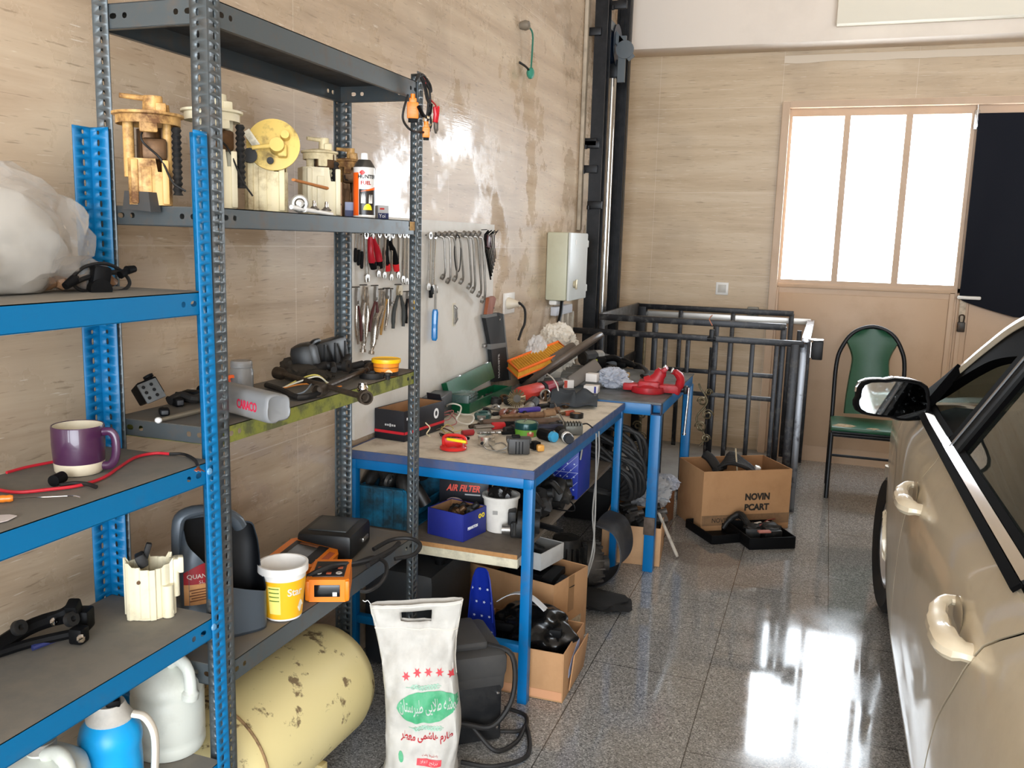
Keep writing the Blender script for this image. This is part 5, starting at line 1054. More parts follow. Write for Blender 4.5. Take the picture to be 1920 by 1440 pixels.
pd = thing('pedal_assembly', 'black pedal linkage with bolts lying on the third blue shelf against the wall', 'pedal assembly', z3b(90, 1200)); O = V(pd.location); w5 = lambda px, py, dz=.02: (lambda v: V((max(v.x, -1.455), v.y, v.z)))(z3b(px, py, dz))-O
g = G(); g.tube([w5(-40, 1212), w5(40, 1178, .03), w5(100, 1160, .035), w5(150, 1152, .035)], .016, 8, k=3); g.tube([w5(-30, 1232, .012), w5(60, 1205, .016), w5(150, 1185, .02)], .01, 8, k=3); g.tube([w5(70, 1165, .03), w5(120, 1150, .05), w5(140, 1132, .06)], .012, 8, k=3)
g.box(w5(158, 1160, .03), (.03, .04, .045), rot=(0, 0, .4), bev=.006); g.box(w5(138, 1140, .062), (.025, .03, .03), rot=(.4, 0, .4), bev=.005); g.box(w5(148, 1190, .02), (.03, .03, .034), rot=(0, 0, .2), bev=.006); g.build('linkage', BLKP, pd)
for px, py in ((32, 1178), (130, 1162)): g = G(); c = w5(px, py, .045); g.lathe([(.006, 0), (.015, 0), (.015, .012), (.006, .012)], 20, face(c, (0, 1, 0), (-.4, 0, 1))); g.build('bush', BLKR, pd)
for px, py in ((100, 1166), (150, 1198)): g = G(); c = w5(px, py, .045); g.lathe([(0, 0), (.008, 0), (.008, .005), (.004, .006), (0, .006)], 8, face(c, (0, 1, 0), (-.4, 0, 1))); g.build('bolt', CHROME, pd)
g = G(); g.tube([w5(60, 1215, .01), w5(100, 1200, .012), w5(130, 1188, .014)], .006, 8, k=3); g.build('blue_rod', mat('dark blue rod', (40, 48, 96), .4), pd)
# bottom shelf
HD = mat('grubby white jug plastic', (216, 218, 208), .4, dirt=.5, dcol=(150, 142, 124), scale=6, dlo=.5, dhi=.8, trans=.0)
def jug(name, label, p, r, h, hdl=1, ang=0):
    t = thing(name, label, 'jug', p, facing(p)+ang)
    g = G(); g.lathe([(0, 0), (r*.94, 0), (r, .012), (r*1.0, h*.12), (r*.97, h*.15), (r, h*.18), (r*1.0, h*.62), (r*.97, h*.64), (r*.99, h*.67), (r*.93, h*.78), (r*.6, h*.9), (r*.3, h*.95), (r*.27, h*1.06), (r*.24, h*1.06), (r*.24, h*.94), (0, h*.92)], 40); g.build('jug_body', HD, t, ang=60)
    g = G(); g.tube([(r*.25, r*.1, h*.97), (r*.5, r*.35, h*1.03), (r*.75, r*.55, h*.95), (r*.86, r*.6, h*.78), (r*.84, r*.56, h*.66)], [r*.16, r*.17, r*.16, r*.17, r*.24], 12, k=5); g.build('handle', HD, t)
    g = G(); g.lathe([(r*.29, h*.98), (r*.33, h*.98), (r*.33, h*1.08), (0, h*1.09)], 24); g.build('cap', mat('grey cap', (150, 146, 138), .5, dirt=.4), t)
    return t
p = zp(318, 1440, ZB4); jug('plastic_jug', 'tall grubby white jug at the right end of the bottom blue shelf', V((-1.345, xp(318, 1400, -1.345).y, ZB4)), .08, .215)
jug('plastic_jug', 'squat white jug cut by the picture edge left of the blue flask', V((-1.345, xp(78, 1420, -1.345).y, ZB4)), .085, .19, ang=-.1)
fy = xp(208, 1400, -1.31).y
fl = thing('jug_flask', 'bright blue insulated flask with a white handle and spout lid', 'flask', V((-1.31, fy, ZB4)), facing(V((-1.31, fy, 0))))
FB = mat('bright blue plastic', (20, 160, 226), .35, dirt=.1, dcol=(60, 140, 190), scale=30); GRW = mat('grey white plastic', (206, 200, 190), .45, dirt=.3, scale=12)
g = G(); r = .06; g.lathe([(0, 0), (r, 0), (r*1.02, .01), (r, .1), (r*.98, .125), (r*1.03, .14), (r*1.02, .152), (r*.94, .17), (r*.72, .186), (0, .188)], 36); g.build('flask_body', FB, fl)
g = G(); g.lathe([(r*.74, .184), (r*.76, .19), (r*.66, .2), (r*.6, .205), (r*.5, .22), (0, .221)], 32); g.build('lid', GRW, fl); g = G(); g.box((.012, .008, .224), (.03, .028, .018), bev=.006); g.build('spout', BLKP, fl)
g = G(); g.tube([(.02, r*.72, .196), (.03, r*1.1, .188), (.036, r*1.36, .15), (.036, r*1.34, .08), (.034, r*1.22, .04), (.034, r*.98, .04)], .011, 10, k=5, flat=.7); g.build('handle', mat('cream handle', (226, 216, 200), .4), fl)
# ================================================================ tool board on the wall
BX = XL+.012
pb0, pb1 = xp(660, 405, BX), xp(927, 421, BX)
bz1 = xp(800, 412, BX).z; by0, by1 = xp(664, 480, BX).y, pb1.y
board = thing('tool_board', 'white plywood tool board fixed to the wall above the workbench', 'tool board', (XL+.001, (by0+by1)/2, (bz1+.86)/2))
g = G(); g.box((.006, 0, 0), (.012, by1-by0, bz1-.86)); g.build('panel', mat('white board', (224, 220, 212), .55, dirt=.35, dcol=(186, 176, 160), scale=5), board)
HK = mat('nail steel', (90, 86, 82), .4, .8)
STW = mat('bright spanner steel', (196, 194, 190), .22, .95, dirt=.25, dcol=(110, 104, 96), scale=40)
TX = BX+.022
def wpt(px, py, x=TX): return xp(px, py, x)
def hook(p): g = G(); g.cyl((BX, p.y, p.z+.002), (p.x+.01, p.y, p.z+.004), .0022, n=8); g.build('nail', HK, board)  .location = (-XL-.001, -(by0+by1)/2, -(bz1+.86)/2)
# combination spanners ----------------------------------------------------
def spanner(p0, p1, wd, label, grp='hanging combination spanners', m=STW, offset=False):
    p0, p1 = V(p0), V(p1); L_ = (p0-p1).length; t = thing('spanner', label, 'spanner', p0, 0, grp)
    d = p1-p0; ang = math.atan2(d.y, -d.z); t.rotation_euler = (ang, 0, 0)
    g = G(); ring = face((0, 0, 0), (0, 1, 0), (0, 0, 1))
    if not offset:
        g.lathe([(wd*.55, -.005), (wd, -.005), (wd, .005), (wd*.55, .005), (wd*.55, -.005)], 18, ring); g.build('ring_end', m, t)
        g = G(); g.tube([(0, 0, -wd*.8), (.0, 0, -L_*.5), (0, 0, -L_+wd*1.0)], [wd*.5, wd*.42, wd*.5], 8, flat=.45); g.build('shank', m, t)
        g = G(); o = [(-.5, .9), (-1.05, .4), (-1.1, -.3), (-.85, -1.0), (-.45, -1.15), (-.42, -.3), (-.2, .0), (.2, 0), (.42, -.3), (.45, -1.15), (.85, -1.0), (1.1, -.3), (1.05, .4), (.5, .9)]
        g.prism([(a*wd, b*wd) for a, b in o], .007, face((-.0035, 0, -L_+wd*.2), (0, 1, 0), (0, 0, 1))); g.build('open_jaw', m, t)
    else:
        for z, dd in ((0, 1), (-L_, 1)):
            g = G(); g.lathe([(wd*.58, -.006), (wd, -.006), (wd, .007), (wd*.58, .007), (wd*.58, -.006)], 18, face((.004, -.008 if z == 0 else .012, z), (0, 1, 0), (.5, 0, 1))); g.build('ring_end', m, t)
        g = G(); g.tube([(.004, -.004, -wd*.7), (.02, .004, -wd*1.7), (.022, .004, -L_*.5), (.02, .004, -L_+wd*1.6), (.005, .008, -L_+wd*.7)], wd*.34, 8, k=4); g.build('shank', m, t)
    hook(p0); return t
top = lambda px: 438+(px-660)*.0+ (0 if px < 790 else 2)
combos = [(685, 441, 688, 522, 10, 'spanner with an open jaw left of the two red pliers'), (710, 440, 709, 514, 8, 'spanner behind the first red plier'), (722, 440, 720, 516, 8, 'spanner hanging between the two red pliers'), (735, 441, 733, 520, 8, 'spanner behind the second red plier'), (748, 440, 746, 516, 8, 'first spanner right of the red pliers'), (757, 440, 755, 524, 9, 'second spanner right of the red pliers'), (764, 440, 762, 528, 9, 'third spanner right of the red pliers'), (780, 441, 777, 526, 10, 'last spanner left of the rack post'), (806, 442, 803, 538, 10, 'first spanner right of the rack post'), (815, 442, 811, 541, 10, 'second spanner right of the rack post')]
for px, py, qx, qy, w, lab in combos: spanner(wpt(px, py), wpt(qx, qy), .0135*w/9, 'silver '+lab)
rings = [(823, 439, 826, 520), (834, 439, 836, 527), (842, 438, 849, 524), (853, 438, 861, 529), (869, 438, 876, 538), (878, 439, 883, 545), (887, 438, 895, 553), (897, 439, 902, 563)]
nth = ['first', 'second', 'third', 'fourth', 'fifth', 'sixth', 'seventh', 'last']
for k, (px, py, qx, qy) in enumerate(rings): spanner(wpt(px, py, TX+.01), wpt(qx, qy, TX+.01), .0125+.0007*k, 'offset ring spanner, %s of the long row left of the hex keys' % nth[k], 'hanging offset ring spanners', STEELM, True)
# small files at the left
for k, (px, lab) in enumerate(((668, 'leftmost'), (674, 'middle'), (680, 'rightmost'))):
    a, b = wpt(px, 438), wpt(px-2, 492+6*k); t = thing('needle_file', 'black-handled needle file, %s of three beside the rack post' % lab, 'file', a, 0, 'needle files'); d = b-a
    g = G(); g.tube([V((0, 0, 0)), d*.55], .0028, 8); g.build('blade', STEELM, t); g = G(); g.tube([d*.5, d*.6, d*.95, d], [.005, .0065, .006, .004], 10); g.build('handle', BLKP, t); hook(a)
# pliers ------------------------------------------------------------------
def pliers(top, l0, r0, lm, rm, label, jaw=.02, hw=.008, grips=None, name='pliers', jl=.04, cat='pliers', grp=None, jm=STEELM):
    top = V(top); t = thing(name, label, cat, top, 0, grp); l, r = V(l0)-top, V(r0)-top
    c = (l+r)*.0+V((0, 0, -jl))
    g = G(); g.prism([(-jaw*.35, 0), (jaw*.35, 0), (jaw*.55, -jl*.6), (jaw*.5, -jl*1.25), (-jaw*.5, -jl*1.25), (-jaw*.55, -jl*.6)], .011, face((-.0055, 0, 0), (0, 1, 0), (0, 0, 1))); g.cyl((-.008, 0, -jl), (.009, 0, -jl), jaw*.28, n=14); g.build('jaws', jm, t)
    for s, e_, m in ((-1, l, lm), (1, r, rm)):
        st = V((0, s*jaw*.25, -jl*1.15)); mid = st.lerp(e_, .5)+V((0, s*jaw*.45, 0)); g = G(); g.tube([st, mid, e_], [hw*.75, hw, hw*1.05, hw*.8], 10, k=5, flat=.8); h_ = g.build('handle', m, t)
        if grips: g = G(); g.tube([mid.lerp(e_, .55), e_], [hw*1.12, hw*.9], 10, flat=.85); g.build('grip_tip', grips, h_)
    hook(top); return t
REDG = mat('red grip', (176, 24, 40), .4); RED2 = mat('bright red grip', (214, 34, 40), .4)
pliers(wpt(696, 437), wpt(701, 504), wpt(712, 503), REDG, REDG, 'red pliers with black grip tips, first from the left on the board', .03, .0135, BLKP, jl=.012)
pliers(wpt(727, 437), wpt(727, 508), wpt(744, 508), BLKP, BLKP, 'black and red pliers, second red pair on the tool board', .03, .0125, RED2, jl=.02)
LOCK = mat('nickel plated steel', (186, 178, 168), .25, .9, dirt=.35, dcol=(90, 76, 64), scale=30)
DRED = mat('dark red handle', (80, 36, 34), .5)
pliers(wpt(670, 540), wpt(672, 645), wpt(677, 640), LOCK, DRED, 'narrow long pliers at the left end of the lower row', .02, .0055, jl=.05)
def vise_grip(a, b, label):
    a = V(a); t = thing('locking_pliers', label, 'pliers', a, 0, 'locking pliers'); e_ = V(b)-a
    g = G(); g.tube([(0, -.006, 0), (.0, -.012, -.04), (0, -.004, -.07)], [.005, .008, .01], 8, k=3, flat=.7); g.tube([(0, .014, -.005), (0, .018, -.04), (0, .008, -.07)], [.005, .008, .009], 8, k=3, flat=.7); g.build('jaws', LOCK, t)
    g = G(); g.tube([(0, -.006, -.06), e_*.55+V((0, -.012, 0)), e_*.9, e_], [.011, .014, .012, .009], 10, k=4, flat=.7); g.cyl(e_, e_*1.08, .006, n=12); g.cyl(e_*1.06, e_*1.11, .011, n=14); g.build('fixed_handle', LOCK, t)
    g = G(); g.tube([(0, .012, -.06), e_*.5+V((0, .022, 0)), e_*.86+V((0, .016, 0))], [.01, .012, .008], 10, k=4, flat=.7); g.build('lever_handle', LOCK, t); hook(a); return t
vise_grip(wpt(684, 536), wpt(681, 648), 'nickel locking pliers, left of the pair in the lower row'); vise_grip(wpt(716, 544), wpt(698, 652), 'nickel locking pliers, right of the pair in the lower row')
pliers(wpt(705, 537), wpt(693, 622), wpt(706, 620), DRED, DRED, 'dark red handled pliers between the two locking pliers', .018, .006, jl=.045)
pliers(wpt(727, 542), wpt(714, 628), wpt(722, 618), mat('tan grip', (176, 130, 60), .5), LOCK, 'slim pliers with one tan grip hanging lower-middle on the board', .018, .0055, jl=.03)
pliers(wpt(733, 543), wpt(722, 620), wpt(738, 565), LOCK, LOCK, 'thin nickel pliers behind the tan-gripped pair', .014, .0045, jl=.05)
pliers(wpt(749, 535), wpt(737, 616), wpt(756, 612), mat('grey rubber grip', (60, 62, 60), .6), mat('grey rubber grip', (60, 62, 60), .6), 'cutters with grey rubber grips in the lower row', .034, .0085, jl=.03, jm=mat('tan jaw steel', (170, 156, 130), .4, .6))
pliers(wpt(765, 548), wpt(762, 606), wpt(770, 606), BLKP, DRED, 'small black-handled pliers near the rack post', .02, .007, jl=.02)
pliers(wpt(772, 548), wpt(774, 603), wpt(782, 606), RED2, mat('yellow grip', (240, 190, 30), .4), 'small pliers with red and yellow grips beside the rack post', .02, .0065, BLKP, jl=.02)
# hex keys, loop, blue screwdriver, card, machete, stub
h0 = wpt(910, 432); hk = thing('hex_key_set', 'set of black hex keys in a maroon holder at the right end of the board', 'hex keys', h0); O = h0
g = G(); g.box((.008, .016, -.055), (.02, .052, .06), rot=(rad(-12), 0, 0), bev=.006); g.build('holder', mat('maroon holder', (84, 44, 48), .4), hk)
for k in range(7):
    a = wpt(908+3.1*k, 455, TX+.01+.002*k)-O; b = wpt(920+1.6*k, 524-6.5*k, TX+.01+.002*k)-O; c = wpt(909+3.1*k, 440-1.2*(k % 3), TX+.01)-O; e_ = wpt(916+3*k, 432+2*(k % 2), TX+.028)-O
    g = G(); g.tube([b, a, c, e_], .0042-.0003*k, 6); g.build('key', BLKP, hk)
hook(h0)
g = G(); c = wpt(858, 437, TX+.03); g.tube([wpt(858, 440, TX+.03)-c, wpt(853, 455, TX+.03)-c, wpt(852, 480, TX+.032)-c, wpt(855, 504, TX+.03)-c, wpt(858, 510, TX+.03)-c, wpt(862, 503, TX+.03)-c, wpt(864, 475, TX+.032)-c, wpt(863, 452, TX+.03)-c], .0026, 8, closed=True, k=4); tag(g.build('rubber_band', BLKR, None, loc=c), 'thin black rubber band looped over the ring spanners', 'band'); hook(wpt(858, 438, TX))
a = wpt(817, 535); t = thing('screwdriver', 'blue-handled screwdriver hanging under the ring spanners', 'screwdriver', a); O = a; f = lambda px, py: wpt(px, py)-O
g = G(); g.tube([f(817, 534), f(816, 582)], .0042, 10); g.box(f(818, 543), (.01, .014, .03), bev=.002); g.build('shaft', STEELM, t)
g = G(); g.tube([f(816, 580), f(816, 586), f(815, 610), f(814.5, 634), f(814, 639)], [.011, .0145, .014, .0145, .009], 8, flat=.9); g.build('handle', mat('clear blue handle', (24, 120, 190), .25, coat=.5), t)
a = wpt(808, 543); t = thing('spring_clamp', 'small black clamp hanging beside the blue screwdriver', 'clamp', a); g = G(); g.box((0, 0, -.01), (.012, .02, .05), bev=.003); g.box((0, .012, -.006), (.01, .01, .03), rot=(.4, 0, 0), bev=.002); g.build('body', BLKP, t); hook(a)
c = wpt(851, 590, BX+.002); t = thing('spanner_card', 'strip card holding tiny silver spanners on the tool board', 'spanner set', c)
g = G(); g.box((0, 0.002, 0), (.003, .035, .105)); g.build('card', mat('ivory card', (214, 206, 186), .6), t)
for k in range(4):
    g = G(); g.tube([(.006+.002*k, -.008+.004*k, .04-.004*k), (.007+.002*k, -.003+.004*k, -.035+.006*k)], .0026, 8, flat=.6); g.lathe([(.003, -.002), (.006, -.002), (.006, .002), (.003, .002)], 12, face((.006+.002*k, -.008+.004*k, .04-.004*k), (0, 1, 0), (0, 0, 1))); g.lathe([(.003, -.002), (.0065, -.002), (.0065, .002), (.003, .002)], 12, face((.007+.002*k, -.003+.004*k, -.038+.006*k), (0, 1, 0), (0, 0, 1))); g.build('small_spanner', STW, t)
MX = XL+.03
f = lambda px, py, x=MX: xp(px, py, x)
O = f(916, 590); t = thing('machete', 'machete with a brown wooden handle in a black lettered sheath hung on the wall', 'machete', O)
pts = [(904, 591), (930, 586), (937, 588), (942, 640), (950, 712), (921, 716), (915, 650)]
o2 = [f(*q_)-O for q_ in pts]
def slabp(pts3, th, nm, m, par): 
    n = len(pts3); g = G(); g.add([V((th, 0, 0))+V((0, q_.y, q_.z)) for q_ in pts3]+[V((-.004, q_.y, q_.z)) for q_ in pts3], [tuple(range(n))[::-1], tuple(range(n, 2*n))]+[(i, (i+1) % n, n+(i+1) % n, n+i) for i in range(n)]); return g.build(nm, m, par)
sh = slabp(o2, .016, 'sheath', mat('black nylon sheath', (30, 31, 32), .7), t)
slabp([f(*q_)-O for q_ in ((903, 590), (925, 587), (926, 592), (904, 596))], .018, 'collar_strip', mat('grey webbing', (110, 110, 108), .7), sh)
slabp([f(*q_)-O for q_ in ((913, 645), (942, 642), (944, 650), (914, 655))], .018, 'webbing_band', mat('grey webbing', (110, 110, 108), .7), sh)
slabp([f(*q_)-O for q_ in ((937, 588), (942, 640), (950, 712), (952, 712), (944, 640), (939, 590))], .018, 'piping', mat('grey webbing', (110, 110, 108), .7), sh)
q_ = f(931, 596)-O; g = G(); g.lathe([(.007, 0), (.012, 0), (.012, .002), (.007, .002)], 20, face((.017, q_.y, q_.z), (0, 1, 0), (0, 0, 1))); g.build('eyelet', CHROME, sh)
q_ = f(930, 686)-O; lettering(sh, 'MACHETE', .03, mat('grey white print', (176, 176, 174), .6), face((.0165, q_.y, q_.z), (0, -.1, 1), (0, -1, -.1)), fit=(.125, .02), bold=.0008)
hd = [f(*q2)-O for q2 in ((908, 590), (913, 558), (922, 555), (926, 560), (919, 588))]; wh = slabp(hd, .013, 'handle', mat('brown wood handle', (150, 84, 54), .45, dirt=.4, dcol=(110, 58, 36), scale=20, stretch=(1, 1, .2)), t)
q_ = f(921, 577)-O; g = G(); g.lathe([(0, 0), (.004, 0), (.004, .002), (0, .002)], 12, face((.013, q_.y, q_.z), (0, 1, 0), (0, 0, 1))); g.build('rivet', CHROME, wh)
# mains socket and plug
c = xp(952, 568, XL); t = thing('wall_socket', 'white wall socket plate with a plug and black lead right of the machete', 'socket', (XL, c.y, c.z))
g = G(); g.box((.006, 0, 0), (.012, .16, .11), bev=.003); g.build('plate', mat('white socket plate', (226, 222, 216), .45, dirt=.15, dcol=(190, 182, 170)), t)
g = G(); g.lathe([(.032, 0), (.032, .01), (.026, .03), (.018, .05), (.014, .07), (0, .07)], 20, face((.01, -.03, 0), (0, 1, 0), (0, 0, 1))); pg = g.build('plug', mat('ivory plug', (216, 206, 186), .4), t)
q2 = lambda px, py, x: xp(px, py, x)-V(t.location)
g = G(); g.tube([(.08, -.03, 0), q2(974, 568, XL+.12), q2(984, 580, XL+.14), q2(984, 605, XL+.14), q2(978, 620, XL+.13), q2(972, 638, XL+.12)], .0065, 8, k=5); g.build('lead', BLKR, pg)
g = G(); c = xp(908, 648, XL+.02); g.box((0, 0, 0), (.03, .03, .016), bev=.002); tag(g.build('wall_clip', STEELM, None, loc=(XL+.016, c.y, c.z)), 'small metal clip on the wall left of the machete sheath', 'clip')
# ================================================================ cartons and simple stick tools
CARD = mat('brown cardboard', (186, 142, 100), .8, dirt=.35, dcol=(150, 108, 72), scale=7); CARDIN = mat('cardboard inside', (160, 118, 80), .85, dirt=.3, dcol=(110, 80, 54), scale=9)
def carton(name, label, N, Lp, Rp, h, mo=CARD, mi=CARDIN, th=.004, cat='box', la=None, lb=None, group=None, closed=False):
    N, a, b = V(N), V(Lp)-V(N), V(Rp)-V(N); a.z = b.z = 0; lb = lb or b.length; x = b.normalized(); y = V((-x.y, x.x, 0)); la = la or a.dot(y)
    t = thing(name, label, cat, N, math.atan2(x.y, x.x), group); t['d'] = 0; del t['d']
    for nm, c, d in (('side_panel', (lb/2, th/2, h/2), (lb, th, h)), ('side_panel', (lb/2, la-th/2, h/2), (lb, th, h)), ('end_panel', (th/2, la/2, h/2), (th, la-2*th, h)), ('end_panel', (lb-th/2, la/2, h/2), (th, la-2*th, h))):
        g = G(); g.box(c, d, bev=.0008); g.build(nm, mo, t)
    g = G(); g.box((lb/2, la/2, th/2), (lb-2*th, la-2*th, th)); g.build('bottom_panel', mi, t)
    g = G(); e = .0006
    for c, d in (((lb/2, th+e, h/2), (lb-2*th, e, h-.004)), ((lb/2, la-th-e, h/2), (lb-2*th, e, h-.004)), ((th+e, la/2, h/2), (e, la-2*th, h-.004)), ((lb-th-e, la/2, h/2), (e, la-2*th, h-.004))): g.box(c, d)
    g.build('lining', mi, t)
    if closed: g = G(); g.box((lb/2, la/2, h-th/2), (lb, la, th)); g.build('top_panel', mo, t)
    return t, lb, la
def on_side(lb, h, u, v): return face((lb*u, -.0012, h*v), (1, 0, 0), (0, 0, 1))       # N-R face
def on_end(la, h, u, v): return face((-.0012, la*(1-u), h*v), (0, -1, 0), (0, 0, 1))   # N-L face
def stick(name, label, cat, a, b, segs, group=None):
    a, b = V(a), V(b); t = thing(name, label, cat, a, 0, group); d = b-a
    for f0, f1, r0, r1, m, nm, *fl in segs:
        g = G(); p, q_ = d*f0, d*f1; g.tube([p, p.lerp(q_, .06), p.lerp(q_, .5), p.lerp(q_, .94), q_], [r0*.8, r0, (r0+r1)/2, r1, r1*.8], 10, flat=fl[0] if fl else 1); g.build(nm, m, t)
    return t
# ================================================================ things on the workbench
BT = WZ+.0012; zb = lambda px, py, dz=0: zp(px, py, BT+dz)
DKC = mat('black printed card', (24, 25, 32), .45, dirt=.2, dcol=(50, 48, 48), scale=8); REDC = mat('red print stripe', (196, 30, 44), .45); WHC = mat('white letters', (240, 240, 240), .5)
N, L_, R_p = zb(749, 828), zb(690, 816), zb(824, 803); N.x += .02; R_p.x += .02
h = yp(745.5, 771, N.y).z-BT
bx_, lb, la = carton('parts_carton', 'open black carton with a red stripe and white letters on the workbench', N, L_, R_p, h, DKC, la=.135)
for M, w in ((on_side(lb, h, .5, .27), lb), (on_end(la, h, .5, .27), la)): g = G(); g.box((0, 0, 0), (w*.995, h*.09, .0008), M=M); g.build('red_stripe', REDC, bx_)
lettering(bx_, 'T', .04, WHC, on_side(lb, h, .1, .6), fit=(.03, .042), bold=.002); lettering(bx_, 'O', .04, WHC, on_side(lb, h, .78, .64), fit=(.036, .042), bold=.002); lettering(bx_, 'I', .04, REDC, on_side(lb, h, .28, .6), fit=(.009, .042), bold=.002)
for k in range(5): g = G(); g.box((0, 0, 0), (.007, .007 if k != 2 else .012, .0008), M=on_end(la, h, .38+.075*k, .5)); g.build('print_icon', mat('grey print', (190, 190, 190), .6), bx_)
g = G(); g.prism([(0, 0), (la*.5, 0), (la*.46, .03), (0, .028)], .003, Matrix.Translation((lb, la*.1, h)) @ Euler((rad(90), 0, rad(90))).to_matrix().to_4x4() @ Euler((rad(-30), 0, 0)).to_matrix().to_4x4()); g.build('flap', DKC, bx_)
g = G(); g.box((0, 0, .05), (.08, .2, .1), bev=.004); p = zb(815, 782); small('flat_case', 'grey-black flat case standing behind the black carton', 'case', V((-1.535, 3.42, BT)), g, mat('dark grey case', (70, 72, 76), .4, dirt=.3, scale=6), rz=.15)
c = V((-1.50, 3.62, BT)); t = thing('clear_case', 'smoky green clear plastic case between the black carton and the green tray', 'case', c, .1); g = G(); g.box((0, 0, .04), (.1, .14, .08), bev=.006); g.build('case_body', mat('smoky green plastic', (96, 124, 118), .25, trans=.5, dirt=.3, dcol=(60, 70, 66), scale=8), t); 
for k in range(5): g = G(); g.box((.052, 0, .012+.014*k), (.004, .13, .004)); g.build('ridge', mat('smoky green plastic', (96, 124, 118), .25), t)
# green tray
GRM = mat('green enamel', (10, 84, 52), .3, .2, dirt=.3, dcol=(20, 46, 36), scale=14)
a, b = zb(880, 776), zb(950, 744); d = b-a; tr = thing('tool_tray', 'open green steel tool tray with its lid tipped up against the wall', 'tool tray', a, math.atan2(d.y, d.x)); L1 = d.length+.06
g = G()
for c, dd in (((L1/2, .045, .003), (L1, .09, .004)), ((L1/2, 0, .022), (L1, .003, .044)), ((L1/2, .09, .022), (L1, .003, .044)), ((0, .045, .022), (.003, .09, .044)), ((L1, .045, .022), (.003, .09, .044)), ((L1/2, -.001, .045), (L1, .008, .004))): g.box(c, dd)
g.build('tray', GRM, tr)
g = G()
Ml = Matrix.Translation((0, .088, .052)) @ Euler((rad(74), rad(-3), 0)).to_matrix().to_4x4()
for c, dd in (((L1/2, .04, 0), (L1, .08, .003)), ((L1/2, .08, -.012), (L1, .004, .026)), ((0, .04, -.012), (.004, .08, .026)), ((L1, .04, -.012), (.004, .08, .026))): g.box(c, dd, M=Ml)
ld = g.build('lid', GRM, tr)
for x in (.3, .95): g = G(); g.box((L1*x, .083, -.012), (.03, .006, .02), bev=.002, M=Ml); g.build('clasp', CHROME, ld)
for k in range(3): stick('socket_bar', ['chrome extension bar lying in the green tray', 'short chrome bar at the near end of the green tray', 'black ratchet bar at the far end of the green tray'][k], 'socket bar', tr.matrix_basis @ V((L1*(.15+.22*k), .03, .02)), tr.matrix_basis @ V((L1*(.4+.22*k), .07, .02)), [(0, 1, .007, .006, (CHROME, STEELM, BLKP)[k], 'bar'), (0, .2, .012, .012, (CHROME, STEELM, BLKP)[k], 'drive_end')], 'bars in the green tray')
# the drill and its cup brush
DRL = mat('scuffed red tool shell', (204, 62, 52), .4, dirt=.35, dcol=(130, 50, 44), scale=16)
a, b = zb(980, 738, .04), zb(1040, 722, .045)
dr = stick('angle_drill', 'red angle grinder with black bands lying among the tools', 'grinder', a, b, [(-.12, .55, .036, .034, DRL, 'body'), (.52, .62, .036, .036, BLKP, 'band'), (.6, 1.02, .033, .026, mat('crimson gear head', (160, 34, 54), .3), 'gear_housing'), (1.0, 1.25, .018, .016, mat('grey rubber nose', (96, 88, 82), .6), 'nose')])
wb2 = thing('wire_brush', 'round steel wire brush standing in front of the red grinder', 'brush', zb(968, 765)); g = G(); M = face((0, 0, .045), (.8, .6, 0), (0, 0, 1)); 
for k in range(40): a = k*pi/20; g.cyl(M @ V((.016*cos(a), .016*sin(a), -.004)), M @ V((.043*cos(a), .043*sin(a), .006*((k % 3)-1))), .0025, .0018, 5)
g.build('bristles', mat('brass bristle', (150, 134, 104), .4, .7), wb2); g = G(); g.lathe([(0, -.008), (.018, -.008), (.018, .008), (0, .008)], 18, M); g.build('hub', STEELM, wb2)
stick('drill_chuck', 'silver drill chuck with a black collar in front of the red grinder', 'chuck', zb(1002, 752, .03), zb(985, 772, .022), [(0, .5, .026, .026, BLKR, 'collar'), (.45, .95, .023, .02, STEELM, 'sleeve'), (.95, 1.25, .01, .008, BLKP, 'jaw_tip')])
t = thing('knob_wheel', 'tarnished clamp wheel between the grinder and the dark cloth', 'wheel', zb(1022, 752)); g = G(); M = face((0, 0, .03), (.7, .7, 0), (0, 0, 1)); g.lathe([(.024, -.006), (.03, 0), (.024, .006), (.02, 0), (.024, -.006)], 18, M); 
for k in range(3): g.cyl(M @ V((0, 0, 0)), M @ V((.024*cos(k*2.1), .024*sin(k*2.1), 0)), .004)
g.build('handwheel', STEELM, t); g = G(); g.cyl((0, 0, 0), (0, 0, .05), .008); g.build('stem', BRS, t)
# dark cloth
def clothf(u, v):
    p = zb(1035, 742).lerp(zb(1030, 768), v).lerp(zb(1122, 738).lerp(zb(1119, 767), v), u); return (p.x, p.y, BT+.006+.03*max(0, nz3(V((u*3, v*3, .5)))+.25)*(1-.6*v)+.004*sin(u*12+v*4)+(.02*(1-v) if u < .5 else 0))
g = G(); g.sheet(clothf, 30, 20, th=.003); tag(g.build('shop_rag', mat('dark slate cloth', (40, 48, 56), .85, dirt=.4, dcol=(60, 66, 72), scale=14, bump=.3), ang=60), 'dark slate shop rag spread at the far end of the workbench', 'rag')
stick('scriber', 'thin bare steel scriber sloping down from under the dark rag', 'scriber', zb(1040, 757, .02), zb(1059, 793, .004), [(0, 1, .0035, .0025, STEELM, 'rod')])
stick('grip_handle', 'rust-red tool grip lying beside the black tape roll', 'tool grip', zb(1050, 776, .012), zb(1076, 774, .012), [(0, .4, .007, .009, BRS, 'ferrule'), (.35, 1, .011, .013, mat('rust red grip', (156, 66, 44), .5), 'grip')])
